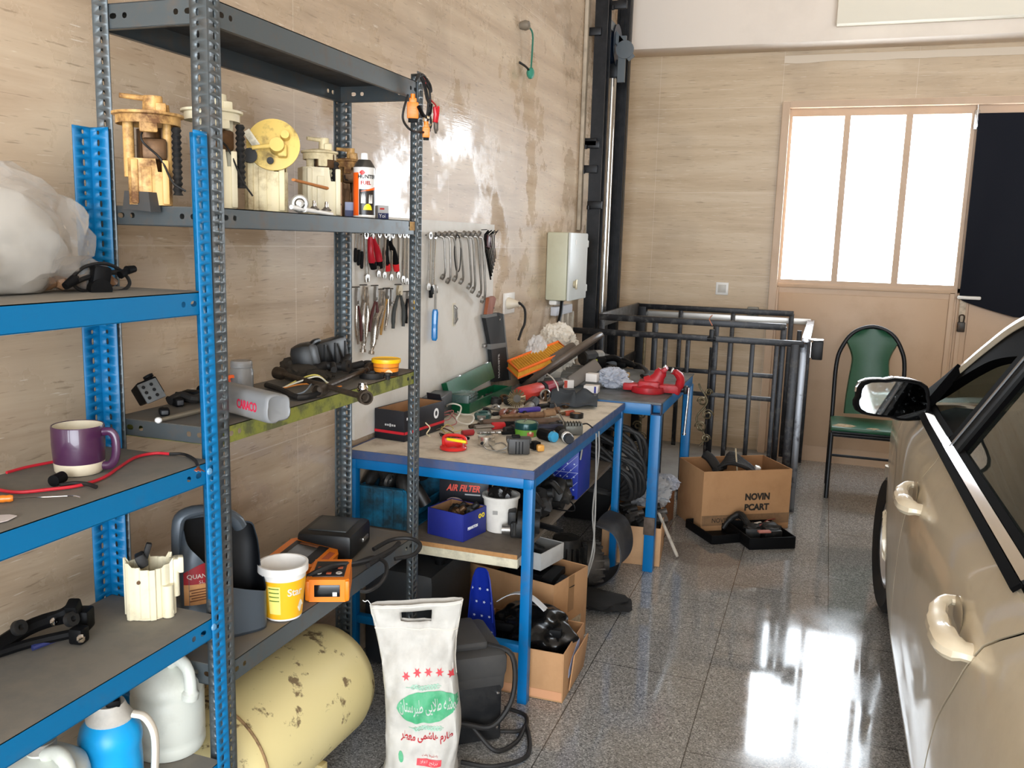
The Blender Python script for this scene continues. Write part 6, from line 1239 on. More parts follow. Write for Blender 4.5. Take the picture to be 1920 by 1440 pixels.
p = zb(1081, 783); t = thing('tape_roll', 'roll of black tape at the far side of the workbench', 'tape', p); g = G(); g.lathe([(.018, 0), (.03, 0), (.03, .02), (.018, .02), (.018, 0)], 28); g.build('roll', mat('black tape', (20, 20, 20), .4), t); g = G(); g.lathe([(.0165, .0005), (.018, .0005), (.018, .0195), (.0165, .0195), (.0165, .0005)], 28); g.build('core', CARDIN, t)
# hammers, bars, drivers
WOOD = mat('greasy hammer wood', (124, 92, 66), .6, dirt=.6, dcol=(70, 50, 38), scale=12, stretch=(4, 4, 1)); PURP = mat('violet handle', (70, 58, 140), .35)
stick('pry_bar', 'long rusty wooden shaft, nearest the green tin of the two long shafts', 'shaft', zb(905, 792, .014), zb(1050, 789, .014), [(0, 1, .014, .013, mat('rusty shaft', (98, 78, 64), .7, dirt=.6, scale=20), 'shaft')])
stick('hammer', 'hammer with a long greasy wooden handle, behind the rusty shaft', 'hammer', zb(940, 782, .014), zb(1040, 776, .014), [(0, .8, .011, .014, WOOD, 'handle'), (.78, 1.0, .02, .021, mat('worn tan head', (150, 118, 88), .5, .3, dirt=.5, scale=30), 'head')])
stick('screwdriver', 'violet-handled screwdriver pointing left in front of the grinder', 'screwdriver', zb(955, 771, .03), zb(1012, 767, .03), [(0, .35, .004, .005, STEELM, 'shaft'), (.3, 1, .011, .013, PURP, 'handle')])
pl_ = thing('combination_pliers', 'pliers with brown grips pointing at the camera beside the violet screwdriver', 'pliers', zb(952, 778, .014))
g = G(); g.box((-.0, .06, .006), (.05, .06, .02), rot=(0, 0, .2), bev=.004); g.build('jaws', BRS, pl_)
for s in (-1, 1): g = G(); g.tube([(.005*s, .045, .008), (.022*s, .02, .012), (.024*s, -.01, .008), (.016*s, -.03, .004)], [.008, .012, .013, .01], 10, k=4); g.build('grip', mat('brown grip', (126, 74, 58), .45, dirt=.4, scale=20), pl_)
stick('chisel', 'steel chisel left of the brown-gripped pliers', 'chisel', zb(905, 764, .012), zb(945, 770, .012), [(0, 1, .005, .006, STEELM, 'blade')])
stick('crimper', 'red and black crimping tool with a silver jaw in the middle of the bench', 'crimper', zb(890, 801, .016), zb(968, 796, .016), [(0, .45, .016, .018, STEELM, 'jaw', .5), (.4, .75, .016, .014, mat('red shell', (180, 34, 38), .4), 'red_shell'), (.7, 1.05, .016, .014, BLKP, 'grip')])
stick('flat_bar', 'dark blue bar lying behind the green tin', 'bar', zb(1000, 802, .012), zb(1055, 800, .012), [(0, 1, .014, .013, mat('dusty navy steel', (48, 52, 70), .5, .3, dirt=.4, scale=20), 'bar')])
stick('spanner', 'black spanner left of the green tin', 'spanner', zb(940, 812, .01), zb(985, 810, .01), [(0, 1, .012, .012, BLKP, 'shank', .6)])
# green tin
p = zb(986, 816); r = 22.5*ps(p); t = thing('grease_tin', 'green tin with a dark teal lid in the middle of the bench', 'tin', p, facing(p))
g = G(); g.lathe([(0, 0), (r*.94, 0), (r*.94, .03)], 32); g.build('tin', mat('lime green label', (100, 156, 52), .4), t)
g = G(); g.lathe([(r*.95, .028), (r*1.02, .029), (r*1.02, .05), (r*.97, .055), (r*.9, .053), (0, .052)], 32); lid_ = g.build('lid', mat('dark teal lid', (16, 62, 62), .25, .2), t)
g = G(); g.lathe([(0, .0525), (r*.8, .0525), (r*.8, .054), (0, .0545)], 28); g.build('lid_face', mat('pale green top', (120, 150, 118), .4), lid_); wrap(t, 'picture', mat('red brown picture', (176, 92, 76), .5), .1, .75, .002, .02, r*.945); wrap(t, 'picture_spot', mat('pale spot', (230, 206, 180), .5), .3, .5, .014, .024, r*.95)
g = G(); g.tube([(r*.2, -r*.2, .054), (r*.3, 0, .07), (r*.5, .0, .064)], .002, 6, k=3); g.build('bail_wire', STEELM, lid_)
stick('trigger_tool', 'black tool with a pale blue end cap right of the green tin', 'tool', zb(1012, 812, .02), zb(1041, 820, .02), [(0, .8, .022, .024, BLKP, 'barrel'), (.78, 1, .021, .02, mat('pale blue cap', (60, 150, 190), .4), 'end_cap')])
stick('hose_clamp_tool', 'black and white tool head lying next to the blue-capped tool', 'tool', zb(1048, 806, .02), zb(1068, 824, .018), [(0, .4, .018, .02, BLKP, 'head'), (.35, 1, .019, .02, mat('charcoal shell', (40, 42, 46), .4), 'shell'), (.7, .85, .0215, .0215, WHP, 'white_mark')])
p = zb(1074, 814); t = thing('finned_block', 'grey finned metal block by the far bench edge', 'heat sink', p, .5); g = G(); g.box((0, 0, .02), (.07, .05, .036), bev=.003)
for k in range(6): g.box((-.03+.012*k, 0, .042), (.006, .052, .014), bev=.001)
g.build('block', mat('dull grey alloy', (104, 104, 98), .5, .5, dirt=.4, scale=20), t); g = G(); g.tube([(.035, 0, .04), (.06, .01, .04), (.075, -.02, .03)], .003, 6, k=3); g.build('wire', BLKR, t)
# piston, connector, red collar, wires
p = zb(912, 834); t = thing('piston', 'silver piston standing on the bench with a wire beneath', 'piston', p, facing(p)); r = 16*ps(p); g = G(); g.lathe([(0, 0), (r*.98, 0), (r, .002), (r, .024), (r*.96, .025), (r*.96, .028), (r, .029), (r, .034), (r*.9, .036), (0, .036)], 30); g.build('piston_body', mat('polished alloy', (206, 200, 190), .18, .9), t); g = G(); g.cyl((r*.85, -r*.5, .012), (r*.98, -r*.55, .012), .0055); g.build('pin_hole', mat('hole black', (8, 8, 8), .8), t)
g = G(); O = zb(930, 840); g.tube([zb(x, y, .004+.003*sin(k))-O for k, (x, y) in enumerate(((905, 835), (915, 843), (935, 845), (950, 838), (940, 830), (922, 836), (930, 846), (948, 848)))], .0022, 6, k=5); tag(g.build('wire_loop', mat('grey wire', (140, 136, 128), .4, .4), None, loc=O), 'loop of grey wire under the silver piston', 'wire')
g = G(); O = zb(930, 815); g.tube([zb(898+i*2.8, 812-.15*i, .02+.009*sin(i*1.2))-O for i in range(16)], .0025, 6, k=3); tag(g.build('coil_spring', STEELM, None, loc=O), 'stretched steel spring behind the silver piston', 'spring')
stick('bolt_rod', 'steel rod with a round head behind the silver piston', 'rod', zb(895, 811, .02), zb(938, 811, .024), [(0, 1, .006, .005, STEELM, 'rod'), (.9, 1.05, .008, .008, STEELM, 'head')])
p = zb(972, 850); t = thing('relay_box', 'dark grey ribbed relay box at the near edge of the workbench', 'relay', p, facing(p)+.1); S_ = ps(p); g = G(); g.box((0, 0, .03), (.05, 40*S_, .056), bev=.004); g.box((-.004, 0, .05), (.046, 46*S_, .018), bev=.003); g.build('housing', mat('charcoal plastic', (58, 58, 58), .5, dirt=.3, scale=24), t)
g = G()
for k in range(3): g.box((.0255, -.012+.012*k, .026), (.002, .003, .045))
g.build('rib', BLKP, t); g = G(); g.box((-.005, -.01, .062), (.03, .03, .008), bev=.002); g.build('latch', BLKP, t)
p = zb(1012, 846); t = thing('yellow_plug', 'small amber plug on a black sleeve beside the relay box', 'plug', p, facing(p)+.3); g = G(); g.box((.006, 0, .014), (.024, .026, .024), bev=.005); g.cyl((.017, .002, .014), (.02, .002, .014), .006); g.build('plug', mat('amber plug', (206, 150, 70), .45), t); g = G(); g.box((-.02, -.012, .018), (.034, .03, .03), rot=(0, 0, .3), bev=.004); g.build('sleeve', BLKP, t)
p = zb(850, 842); t = thing('plastic_collar', 'translucent red plastic collar with a yellow marker on its rim', 'collar', p, facing(p)); RTP = mat('translucent red plastic', (232, 48, 44), .3, trans=.25); r = 25*ps(p)
g = G(); g.lathe([(r*.6, 0), (r, .002), (r*1.02, .008), (r*.95, .012), (r*.62, .012), (r*.6, 0)], 32); g.tube([(-r*.5, -r*.75, .01), (-r*.6, -r*.7, .04), (-r*.62, 0, .046), (-r*.6, r*.8, .038), (-r*.4, r*.95, .014)], .006, 8, k=4); g.box((-r*.6, 0, .02), (.006, r*1.4, .03), bev=.002); g.build('collar', RTP, t)
stick('marker', 'short yellow marker resting on the red collar', 'marker', zb(838, 823, .05), zb(874, 829, .045), [(0, 1, .0055, .0055, mat('yellow barrel', (236, 200, 20), .4), 'barrel')])
def wires(name, label, m, r, pts, k=6, z=BT):
    P = [zp(x, y, z+dz) for x, y, dz in pts]; O = P[0].copy(); g = G(); g.tube([q_-O for q_ in P], r, 6, k=k); return tag(g.build(name, m, None, loc=O), label, 'wire')
wires('wire_coil', 'loop of stiff white wire standing over the tools right of the black carton', mat('off white wire', (206, 200, 186), .45), .0035, [(840, 765, .02), (838, 760, .06), (850, 757, .08), (864, 762, .07), (862, 775, .05), (856, 785, .03), (862, 792, .02), (880, 795, .02), (888, 786, .03), (885, 778, .04), (868, 777, .035), (858, 772, .04)])
wires('pink_wire', 'tangle of thin pink wires beside the black carton', mat('pink wire', (170, 96, 96), .5), .002, [(822, 780, .01), (835, 773, .03), (850, 770, .03), (842, 786, .02), (826, 790, .015), (836, 799, .01), (856, 793, .02), (846, 778, .025), (828, 778, .02), (834, 768, .025), (860, 780, .015)])
wires('yellow_wire', 'tangle of thin yellow wires in front of the pink wires', mat('straw wire', (196, 176, 96), .5), .002, [(826, 806, .008), (838, 796, .02), (850, 804, .012), (836, 812, .006), (828, 800, .012), (848, 810, .008), (866, 806, .008)])
wires('brown_wire', 'dark brown wire tangle on the bench left of the red screwdriver handle', mat('brown wire', (90, 70, 56), .5), .0025, [(815, 806, .006), (832, 803, .012), (852, 814, .008), (838, 822, .005), (824, 812, .008), (850, 820, .006), (872, 818, .006)])
wires('cream_wire', 'two cream wire ends sticking out beside the rack post', mat('cream wire', (222, 208, 170), .5), .0025, [(797, 792, .05), (806, 802, .03), (800, 813, .01), (806, 818, .004)]); 
stick('red_driver', 'clear red screwdriver handle beside the pink wires', 'screwdriver', zb(866, 812, .012), zb(888, 810, .012), [(0, 1, .012, .013, mat('clear red handle', (150, 26, 36), .2, coat=.6), 'handle')])
stick('black_probe', 'black rod with a bent tip lying in front of the yellow wires', 'probe', zb(826, 816, .006), zb(880, 822, .006), [(0, 1, .005, .006, BLKP, 'rod')])
g = G(); p = zb(905, 785); g.lathe([(.022, 0), (.034, .004), (.034, .022), (.026, .03), (.02, .026), (.022, 0)], 24, sq=(1, 1.5)); tag(g.build('goggle_cup', mat('smoky teal plastic', (70, 110, 106), .25, trans=.4), None, loc=p), 'smoky teal plastic cup beside the stiff white wire', 'cup')
for k, (px, py, r, m, lab) in enumerate(((928, 757, .03, BLKR, 'large black rubber grommet by the green tray'), (945, 752, .026, BRS, 'brown metal hub behind the violet screwdriver'), (912, 776, .022, BLKR, 'black rubber cap beside the teal plastic cup'), (1000, 779, .022, BLKR, 'black rubber boot on the hammer handle'), (930, 766, .02, STEELM, 'zinc ring near the chisel'))):
    g = G(); g.lathe([(r*.4, 0), (r, 0), (r*1.03, r*.5), (r*.8, r*1.0), (r*.4, r*1.0), (r*.4, 0)], 22); p = zb(px, py); tag(g.build('bush_part', m, None, loc=p, rot=(.3*k, .2, 0)), lab, 'car part')
# ================================================================ things on the vise table
VT = VZ+.0012; zv = lambda px, py, dz=0: zp(px, py, VT+dz)
VRED = mat('vise red enamel', (178, 30, 40), .42, dirt=.6, dcol=(96, 44, 42), scale=16, dlo=.47, dhi=.72)
p = zv(1215, 735); vs_ = thing('bench_vise', 'red bench vise on a round swivel base at the corner of the steel table', 'vise', p, .1); S_ = ps(p)
f = lambda px, py, dy=0: yp(px, py, p.y+dy)-p
Mz = Matrix.Rotation(-.1, 3, 'Z')
def vb(c0, c1, dy, d, bev, nm, m=VRED, rot=(0, 0, 0)):
    a, b = f(*c0), f(*c1); g = G(); g.box((*((a+b)/2).xy, ((a+b)/2).z), (abs(b.x-a.x), d, abs(b.z-a.z)), rot=rot, bev=bev); return g
g = G(); g.lathe([(0, 0), (.085, 0), (.088, .008), (.085, .03), (.06, .034), (.05, .042), (0, .042)], 36); g.build('swivel_base', VRED, vs_)
g = vb((1170, 716), (1212, 732), 0, .06, .006, ''); g.build('slide', VRED, vs_)
g = vb((1198, 712), (1236, 734), 0, .095, .008, ''); g.tube([f(1212, 722), f(1228, 716), f(1237, 702), f(1242, 694)], [.03, .026, .021, .017], 12, k=3, flat=1.5); g.box(tuple(f(1246, 693)), (.03, .08, .022), rot=(0, rad(-35), 0), bev=.004); g.build('fixed_jaw', VRED, vs_)
g = vb((1234, 720), (1272, 738), 0, .06, .006, ''); g.tube([f(1266, 738), f(1273, 725), f(1275, 710), f(1268, 700), f(1258, 697)], [.02, .023, .021, .018, .013], 12, k=4, flat=1.5); g.build('moving_jaw', VRED, vs_)
g = G(); g.box(tuple(f(1247, 690)), (.014, .06, .024), rot=(0, rad(-35), 0), bev=.003); g.box(tuple(f(1260, 695)), (.012, .06, .022), rot=(0, rad(20), 0), bev=.003); g.build('jaw_plate', STEELM, vs_)
g = G(); g.cyl(f(1270, 731), f(1290, 731), .016); g.box(tuple(f(1285, 732)), (.02, .05, .04), bev=.006); g.build('screw_head', BLK, vs_)
g = G(); g.cyl(f(1285, 728, -.04)+V((.012, 0, 0)), f(1276, 815, -.04)+V((.012, 0, 0)), .006, n=12); g.lathe([(0, 0), (.01, .002), (.01, .012), (0, .014)], 12, Matrix.Translation(f(1276, 817, -.04)+V((.012, 0, 0)))); hb_ = g.build('handle_bar', CHROME, vs_)
WCB = mat('white card', (232, 226, 220), .6, dirt=.2, dcol=(200, 190, 178), scale=20)
def wbox(px, py, w, d, h, rz, lab, z=VT, col=None):
    p = zp(px, py, z); t = thing('small_carton', lab, 'box', p, facing(p)+rz); g = G(); g.box((-d/2, 0, h/2), (d, w, h), bev=.001); g.build('carton', WCB, t)
    if col: g = G(); g.box((.0005, w*col[1], h*.5), (.001, w*col[2], h*.9)); g.build('print_panel', col[0], t)
    return t
wbox(1066, 728, .055, .08, .042, .2, 'small white carton with a red mark behind the dark rag', col=(mat('red scrawl', (206, 80, 60), .5), -.28, .3))
w1 = wbox(1107, 737, .072, .06, .036, -.2, 'white carton with a blue band, lower of two by the clear bag', col=(mat('blue band', (52, 54, 140), .5), .32, .14))
wbox(1108, 716, .06, .05, .042, -.3, 'plain white carton sitting on the blue-banded carton', z=VT+.0372)
CRK = mat('crumpled clear bag', (226, 232, 246), .2, trans=.45, ior=1.25, bump=.6, scale=40)
p = zv(1148, 727); g = G(); g.blob((0, 0, .05), (.085, .07, .055), .3, 1.7, 6, 5, -.049, ridge=True); g.tube([(.06, -.02, .04), (.12, -.03, .02), (.16, -.04, .012)], [.04, .028, .02], 10, k=3, flat=.6); tag(g.build('plastic_bag', CRK, None, loc=p, ang=18), 'crumpled clear plastic bag left of the red vise', 'plastic bag')
# steering wheel and air filter
a, b = yp(1119, 634, 4.62), yp(985, 722, 4.30)
c = (a+b)/2; ax = (a-b).normalized(); R1 = (a-b).length/2; nrm = V((0, -1, 0)); e2 = (c-CP).normalized()+V((0, 0, -.04)); e2 = (e2-ax*e2.dot(ax)).normalized()
sw = thing('steering_wheel', 'brown steering wheel leaning on the junk at the back of the steel table', 'steering wheel', c)
BRN = mat('brown leather plastic', (84, 72, 62), .42, dirt=.4, dcol=(120, 110, 100), scale=10)
g = G(); g.tube([ax*(R1*cos(t*pi/24))+e2*(R1*sin(t*pi/24)) for t in range(48)], .0165, 12, closed=True); g.build('rim', BRN, sw)
nn = ax.cross(e2).normalized(); nn = -nn if nn.z > 0 else nn
g = G(); Mh = Matrix((ax, e2, nn)).transposed().to_4x4()
g.box((.0, 0, -.02), (R1*.7, R1*.75, .07), bev=.02, M=Mh); g.box((0, -R1*.45, -.005), (R1*.3, R1*.8, .025), bev=.01, M=Mh); g.box((R1*.55, 0, -.005), (R1*.8, R1*.28, .025), bev=.01, M=Mh); g.box((-R1*.55, 0, -.005), (R1*.8, R1*.28, .025), bev=.01, M=Mh); g.build('hub', BRN, sw)
g = G(); g.box((R1*.2, 0, .12), (R1*.8, R1*.5, .07), bev=.012, M=Mh); g.build('column_shroud', mat('grey brown plastic', (112, 104, 96), .4), sw)
f0, f1, f2, f3 = yp(953, 677, 4.33), yp(1047, 641, 4.5), yp(1068, 657, 4.42), yp(972, 696, 4.22)
af = thing('air_filter', 'orange pleated air filter propped on the steering wheel', 'air filter', f0); dn = V((.0, -.006, -.036))
ORF = mat('orange filter rim', (240, 112, 40), .5); PLT = mat('amber pleats', (222, 160, 50), .8, dirt=.4, dcol=(170, 110, 40), scale=14)
q4 = [V((0, 0, 0)), f1-f0, f2-f0, f3-f0]
g = G(); g.tube(q4+[q4[0]], .008, 8); g.tube([v+dn for v in q4]+[q4[0]+dn], .005, 8); g.build('rim', ORF, af)
g = G(); n = 44
for i in range(n):
    u = (i+.5)/n; t0 = q4[0].lerp(q4[1], u); t1 = q4[3].lerp(q4[2], u); m_ = (t0+t1)/2; dpt = V((0, 0, -.004 if i % 2 else .003))
    w_ = (q4[1].length)/n*.7; X_ = (q4[1]-q4[0]).normalized()
    g.add([t0-X_*w_/2+dpt, t1-X_*w_/2+dpt, t1+X_*w_/2+dpt, t0+X_*w_/2+dpt, t0-X_*w_/2+dn, t1-X_*w_/2+dn, t1+X_*w_/2+dn, t0+X_*w_/2+dn], [(0, 1, 2, 3), (7, 6, 5, 4), (0, 4, 5, 1), (1, 5, 6, 2), (2, 6, 7, 3), (3, 7, 4, 0)])
g.build('pleats', PLT, af)
# bags and heap behind
p = yp(1020, 655, 4.75); g = G(); g.blob((0, 0, 0), (.12, .09, .125), .3, 1.6, 14, 5, ridge=True); g.blob((-.08, -.04, -.1), (.12, .09, .12), .35, 2, 15, 3); tag(g.build('plastic_bag', mat('off white bag', (214, 206, 192), .5, bump=.5, scale=25), None, loc=(max(p.x, -1.4), p.y, 1.02), ang=22), 'off-white carrier bag piled against the wall below the socket', 'plastic bag')
p = yp(980, 650, 4.45); t = thing('carrier_bag', 'grey-white bag with a red print between the sheath and the orange filter', 'plastic bag', (max(p.x, -1.42), p.y, .98)); g = G(); g.blob((0, 0, 0), (.07, .06, .125), .25, 1.7, 21, 5, -.124, ridge=True); g.build('bag', mat('grey white bag', (196, 190, 184), .45, bump=.4, scale=30), t); g = G(); g.add([V(v_) for v_ in ((.078, -.03, -.03), (.08, .0, -.035), (.076, -.005, .05), (.08, -.022, .02), (.074, -.035, .04), (.07, -.03, -.03), (.072, 0, -.035), (.07, -.005, .05), (.072, -.022, .02), (.068, -.035, .04))], [(0, 1, 2, 3, 4), (9, 8, 7, 6, 5), (0, 5, 6, 1), (1, 6, 7, 2), (2, 7, 8, 3), (3, 8, 9, 4), (4, 9, 5, 0)]); g.build('red_print', REDC, t)
HEAP = mat('greasy black parts', (30, 30, 30), .5, .3, dirt=.4, dcol=(80, 74, 66), scale=24)
p = zv(1000, 705); t = thing('notched_disc', 'round grey disc with a notched rim lying behind the red grinder', 'disc', V((p.x, p.y, VT))); g = G(); g.lathe([(.03, .03), (.085, .03), (.09, .026), (.09, .012), (.085, .01), (.085, 0), (.03, 0), (.03, .03)], 40); g.build('ring', mat('dull grey lid', (104, 104, 98), .4, .5, dirt=.4, scale=20), t)
g = G()
for k in range(24): a = k*pi/12; g.box((.091*cos(a), .091*sin(a), .019), (.006, .008, .014), rot=(0, 0, a))
g.build('notches', STEELM, t)
stick('starter_motor', 'grey starter motor behind the steering wheel', 'motor', zv(1092, 672, .06), zv(1128, 668, .06), [(0, .6, .045, .045, HEAP, 'casing'), (.55, .95, .045, .042, STEELM, 'drum'), (.95, 1.1, .02, .018, STEELM, 'nose')])
p = zv(1112, 690); t = thing('power_tool', 'black power tool with a lime label behind the clear bag', 'power tool', V((p.x, p.y+.03, VT)), .3); g = G(); g.box((0, 0, .035), (.14, .07, .066), bev=.014); g.tube([(.05, 0, .05), (.12, .02, .06), (.17, .03, .03)], .02, 10, k=3); g.build('body', BLKP, t); g = G(); g.box((-.0, -.0355, .045), (.03, .002, .02)); g.build('label', mat('lime label', (196, 210, 50), .5), t)
p = zv(1150, 690); t = thing('power_tool', 'grey power tool with a black handle between the clear bag and the strap', 'power tool', V((p.x, p.y+.05, VT)), -.1); g = G(); g.box((-.03, .02, .04), (.13, .06, .05), rot=(0, rad(8), 0), bev=.012); g.build('body', mat('mid grey shell', (128, 130, 132), .45), t); g = G(); g.tube([(.02, 0, .035), (.09, -.01, .03), (.14, -.03, .014)], [.026, .02, .012], 10, k=3); g.box((.05, -.02, .02), (.06, .04, .035), bev=.01); g.build('handle', BLKP, t)
p = zv(1195, 695); g = G(); g.tube([zv(1158, 682, .02)-p, zv(1180, 681, .03)-p, zv(1200, 684, .03)-p, zv(1212, 695, .02)-p, zv(1213, 703, .014)-p, zv(1204, 705, .012)-p], [.01, .011, .012, .014, .016, .018], 10, k=4, flat=.6); tag(g.build('rubber_strap', BLKR, None, loc=p), 'curved black rubber strap at the far edge of the steel table', 'strap')
p = zv(1177, 707); g = G(); g.lathe([(0, 0), (.012, 0), (.012, .02), (.008, .026), (0, .026)], 12); tag(g.build('brass_fitting', mat('pale brass', (206, 170, 110), .35, .6), None, loc=p), 'tiny brass fitting behind the vise slide', 'fitting')
wires('white_cable', 'thin white cable arching over the red grinder', mat('white cord', (220, 214, 204), .5), .0035, [(950, 692, .06), (985, 690, .08), (1010, 694, .09), (1033, 706, .08), (1044, 722, .05), (1047, 735, .02)], z=VT)
for k, (px, py, lab) in enumerate(((935, 715, 'greasy black bracket below the machete sheath'), (962, 700, 'greasy black casting beside the notched disc'), (1075, 672, 'greasy black hinge behind the steering wheel rim'))):
    p = zv(px, py); g = G(); g.blob((0, 0, .03), (.05, .035, .03), .35, 2.5, 40+k, 3, -.029); g.box((.02, 0, .05), (.06, .02, .03), rot=(.2, .3, k), bev=.005); tag(g.build('casting', HEAP, None, loc=V((max(p.x, -1.45), p.y, VT if px > 950 else BT))), lab, 'car part')

# more greasy bits that crowd the middle of the workbench
for px, py, qx, qy, r, m, lab in ((938, 786, 992, 783, .009, BRS, 'thin brown rod lying between the hammer and the rusty shaft'), (1010, 762, 1038, 758, .011, HEAP, 'stubby black rod next to the violet screwdriver tip'), (1000, 789, 1046, 783, .008, STEELM, 'dull steel rod beside the hammer head'), (900, 779, 936, 775, .007, HEAP, 'short black rod left of the brown-gripped pliers'), (880, 800, 905, 796, .009, RUST, 'rusty stub left of the crimping tool'), (1025, 771, 1048, 769, .012, WOOD, 'short wooden stub by the dark rag'), (1030, 797, 1052, 793, .01, HEAP, 'black stub behind the finned block'), (945, 806, 965, 803, .012, BLKR, 'black rubber stub left of the green tin')):
    stick('rod_part', lab, 'car part', zb(px, py, r), zb(qx, qy, r), [(0, .7, r, r*.9, m, 'rod'), (.68, 1, r*1.35, r*1.3, m, 'collar')])
for px, py, s_, m, lab in ((955, 760, .03, HEAP, 'greasy black clamp in the pile before the green tray'), (975, 757, .024, STEELM, 'dull metal clamp in the pile before the wire brush'), (990, 764, .02, BRS, 'small brown metal piece behind the violet screwdriver'), (1012, 747, .026, HEAP, 'greasy black block right of the drill chuck'), (920, 752, .026, HEAP, 'greasy black lump at the mouth of the green tray'), (902, 790, .018, STEELM, 'small zinc clamp at the end of the rusty shaft'), (1060, 766, .018, BRS, 'brown fitting on the near hem of the dark rag'), (932, 795, .016, HEAP, 'black nub behind the crimping tool')):
    p = zb(px, py); g = G(); g.blob((0, 0, s_*.7), (s_, s_*.8, s_*.7), .35, 2.4, int(px), 2, -s_*.69); g.cyl((-s_, 0, s_), (s_, s_*.4, s_*1.1), s_*.3); g.box((s_*.3, -s_*.6, s_*.6), (s_, s_*.5, s_*.5), rot=(.3, .2, px), bev=.002); tag(g.build('clamp_part', m, None, loc=p), lab, 'car part')
# ================================================================ on the bench's lower shelf
ST = SZ+.0012; zs2 = lambda px, py, dz=0: zp(px, py, ST+dz)
TEAL = mat('oily teal crate', (16, 104, 138), .5, dirt=.9, dcol=(30, 44, 48), scale=7, dlo=.42, dhi=.58)
cr = thing('parts_crate', 'grimy teal ribbed crate heaped with black hoses on the lower bench shelf', 'crate', V((-1.565, 2.80, ST)))
g = G(); W_, D_, H_ = .24, .3, .15
out = [(0, 0), (W_-.03, 0), (W_, .04), (W_-.05, H_), (0, H_)]
for yy in (0, D_): g.prism(out, .004, Matrix.Translation((0, yy, 0)) @ Euler((rad(90), 0, 0)).to_matrix().to_4x4())
g.box((W_/2-.015, D_/2, .002), (W_-.03, D_, .004)); g.box((.002, D_/2, H_/2), (.004, D_, H_)); g.box((W_-.035, D_/2, .06), (.004, D_, .07), rot=(0, rad(28), 0)); g.box((W_/2-.03, 0, H_-.003), (W_-.06, .02, .008))
for k in range(5): g.box((.015+.042*k, -.005, H_/2), (.006, .008, H_-.01))
g.build('crate_body', TEAL, cr)
HOSE = mat('greasy rubber', (26, 25, 24), .38, dirt=.3, dcol=(70, 64, 58), scale=20)
random.seed(3)
for k, (x, y, z, lab) in enumerate(((-1.52, 2.86, .19, 'black hose end nearest the wall in the teal crate'), (-1.46, 2.9, .19, 'ribbed black pulley in the middle of the teal crate'), (-1.41, 2.88, .18, 'black hose with a pale open end in the teal crate'), (-1.37, 2.86, .15, 'black elbow hose at the open end of the teal crate'), (-1.45, 3.0, .2, 'black hose lying at the back of the teal crate'))):
    t = thing('rubber_hose', lab, 'hose', (x, y, ST+z), k, 'hoses in the teal crate'); g = G()
    g.tube([(-.05, 0, -.06), (-.02, .01, -.01), (.02, .0, .01), (.05, -.02, -.02)], .024+.004*(k % 3), 12, k=4); g.build('hose', HOSE, t); g = G(); g.lathe([(.012, 0), (.026, 0), (.028, .012), (.012, .012)], 20, face((.05, -.02, -.02), (0, 1, 0), (.3, 0, 1))); g.build('clamp_ring', STEELM, t)
g = G(); M = T((-1.42, 3.14, ST+.15), (rad(8), 0, rad(20)), .9); g.prism([(-.12, -.08), (.06, -.1), (.1, .02), (.04, .09), (-.07, .08)], .004, M @ Euler((rad(90), 0, 0)).to_matrix().to_4x4()); tag(g.build('cardboard_scrap', CARD), 'torn brown cardboard leaning behind the teal crate', 'cardboard')
g = G(); g.lathe([(.02, -.012), (.085, -.012), (.09, 0), (.085, .012), (.02, .012), (.02, -.012)], 30, face((-1.38, 3.16, ST+.2), (.9, .3, 0), (0, .2, 1))); tag(g.build('brake_disc', mat('dusty grey disc', (104, 98, 90), .7, .2, dirt=.4, scale=12)), 'dusty grey disc standing behind the teal crate', 'disc')
# air filter box
N, L_, R_p = zs2(812, 965), zs2(800, 962), zs2(908, 972)
N = V((-1.19, 2.96, ST)); x2 = xp(905, 940, -1.03)
af2, lb, la = carton('filter_box', 'black box with red printed letters standing behind the blue carton', V((-1.325, 2.985, ST)), V((-1.38, 3.13, ST)), V((-1.14, 3.02, ST)), .2, DKC, CARDIN, la=.13, lb=.19)
lettering(af2, 'AIR FILTER', .03, mat('salmon red letters', (228, 84, 66), .5), on_side(lb, .2, .5, .62), fit=(.13, .026), bold=.001, shear=.25); g = G(); g.box((0, 0, 0), (.06, .005, .0008), M=on_side(lb, .2, .68, .5)); g.build('print_line', mat('grey print', (170, 170, 170), .6), af2)
g = G(); M = on_side(lb, .2, .32, .22); g.lathe([(.014, 0), (.034, 0), (.034, .001), (.014, .001)], 26, M @ Matrix.Translation((0, .022, 0)), sq=(1, .6)); g.build('print_ring', mat('pale pink print', (222, 190, 180), .5), af2); g = G(); g.box((0, -.006, 0), (.066, .05, .0008), M=M); g.build('print_filter', mat('dull red print', (120, 30, 32), .5), af2)
g = G(); M = on_side(lb, .2, .2, .88); g.lathe([(.018, 0), (.024, 0), (.024, .001), (.018, .001)], 24, M, sq=(1, .6)); g.build('print_ring', mat('grey print', (170, 170, 170), .6), af2)
g = G(); g.sheet(lambda u, v: (.195+.05*u+.01*sin(v*5), .0+.03*u-.02*v, .185-.11*v*(1-.4*u)+.02*sin(u*7)), 8, 8, th=.003); g.build('torn_flap', mat('pale torn card', (196, 172, 134), .8), af2)
g = G(); g.blob((.1, .07, .17), (.07, .05, .035), .3, 2, 5, 3); tag(g.build('folded_sheet', mat('black film', (16, 16, 18), .3, bump=.3, scale=30), None, loc=(-1.325, 2.985, ST+.035), rot=(0, 0, math.atan2(.045, .185))), 'crumpled black film bulging out of the air filter box', 'plastic film')
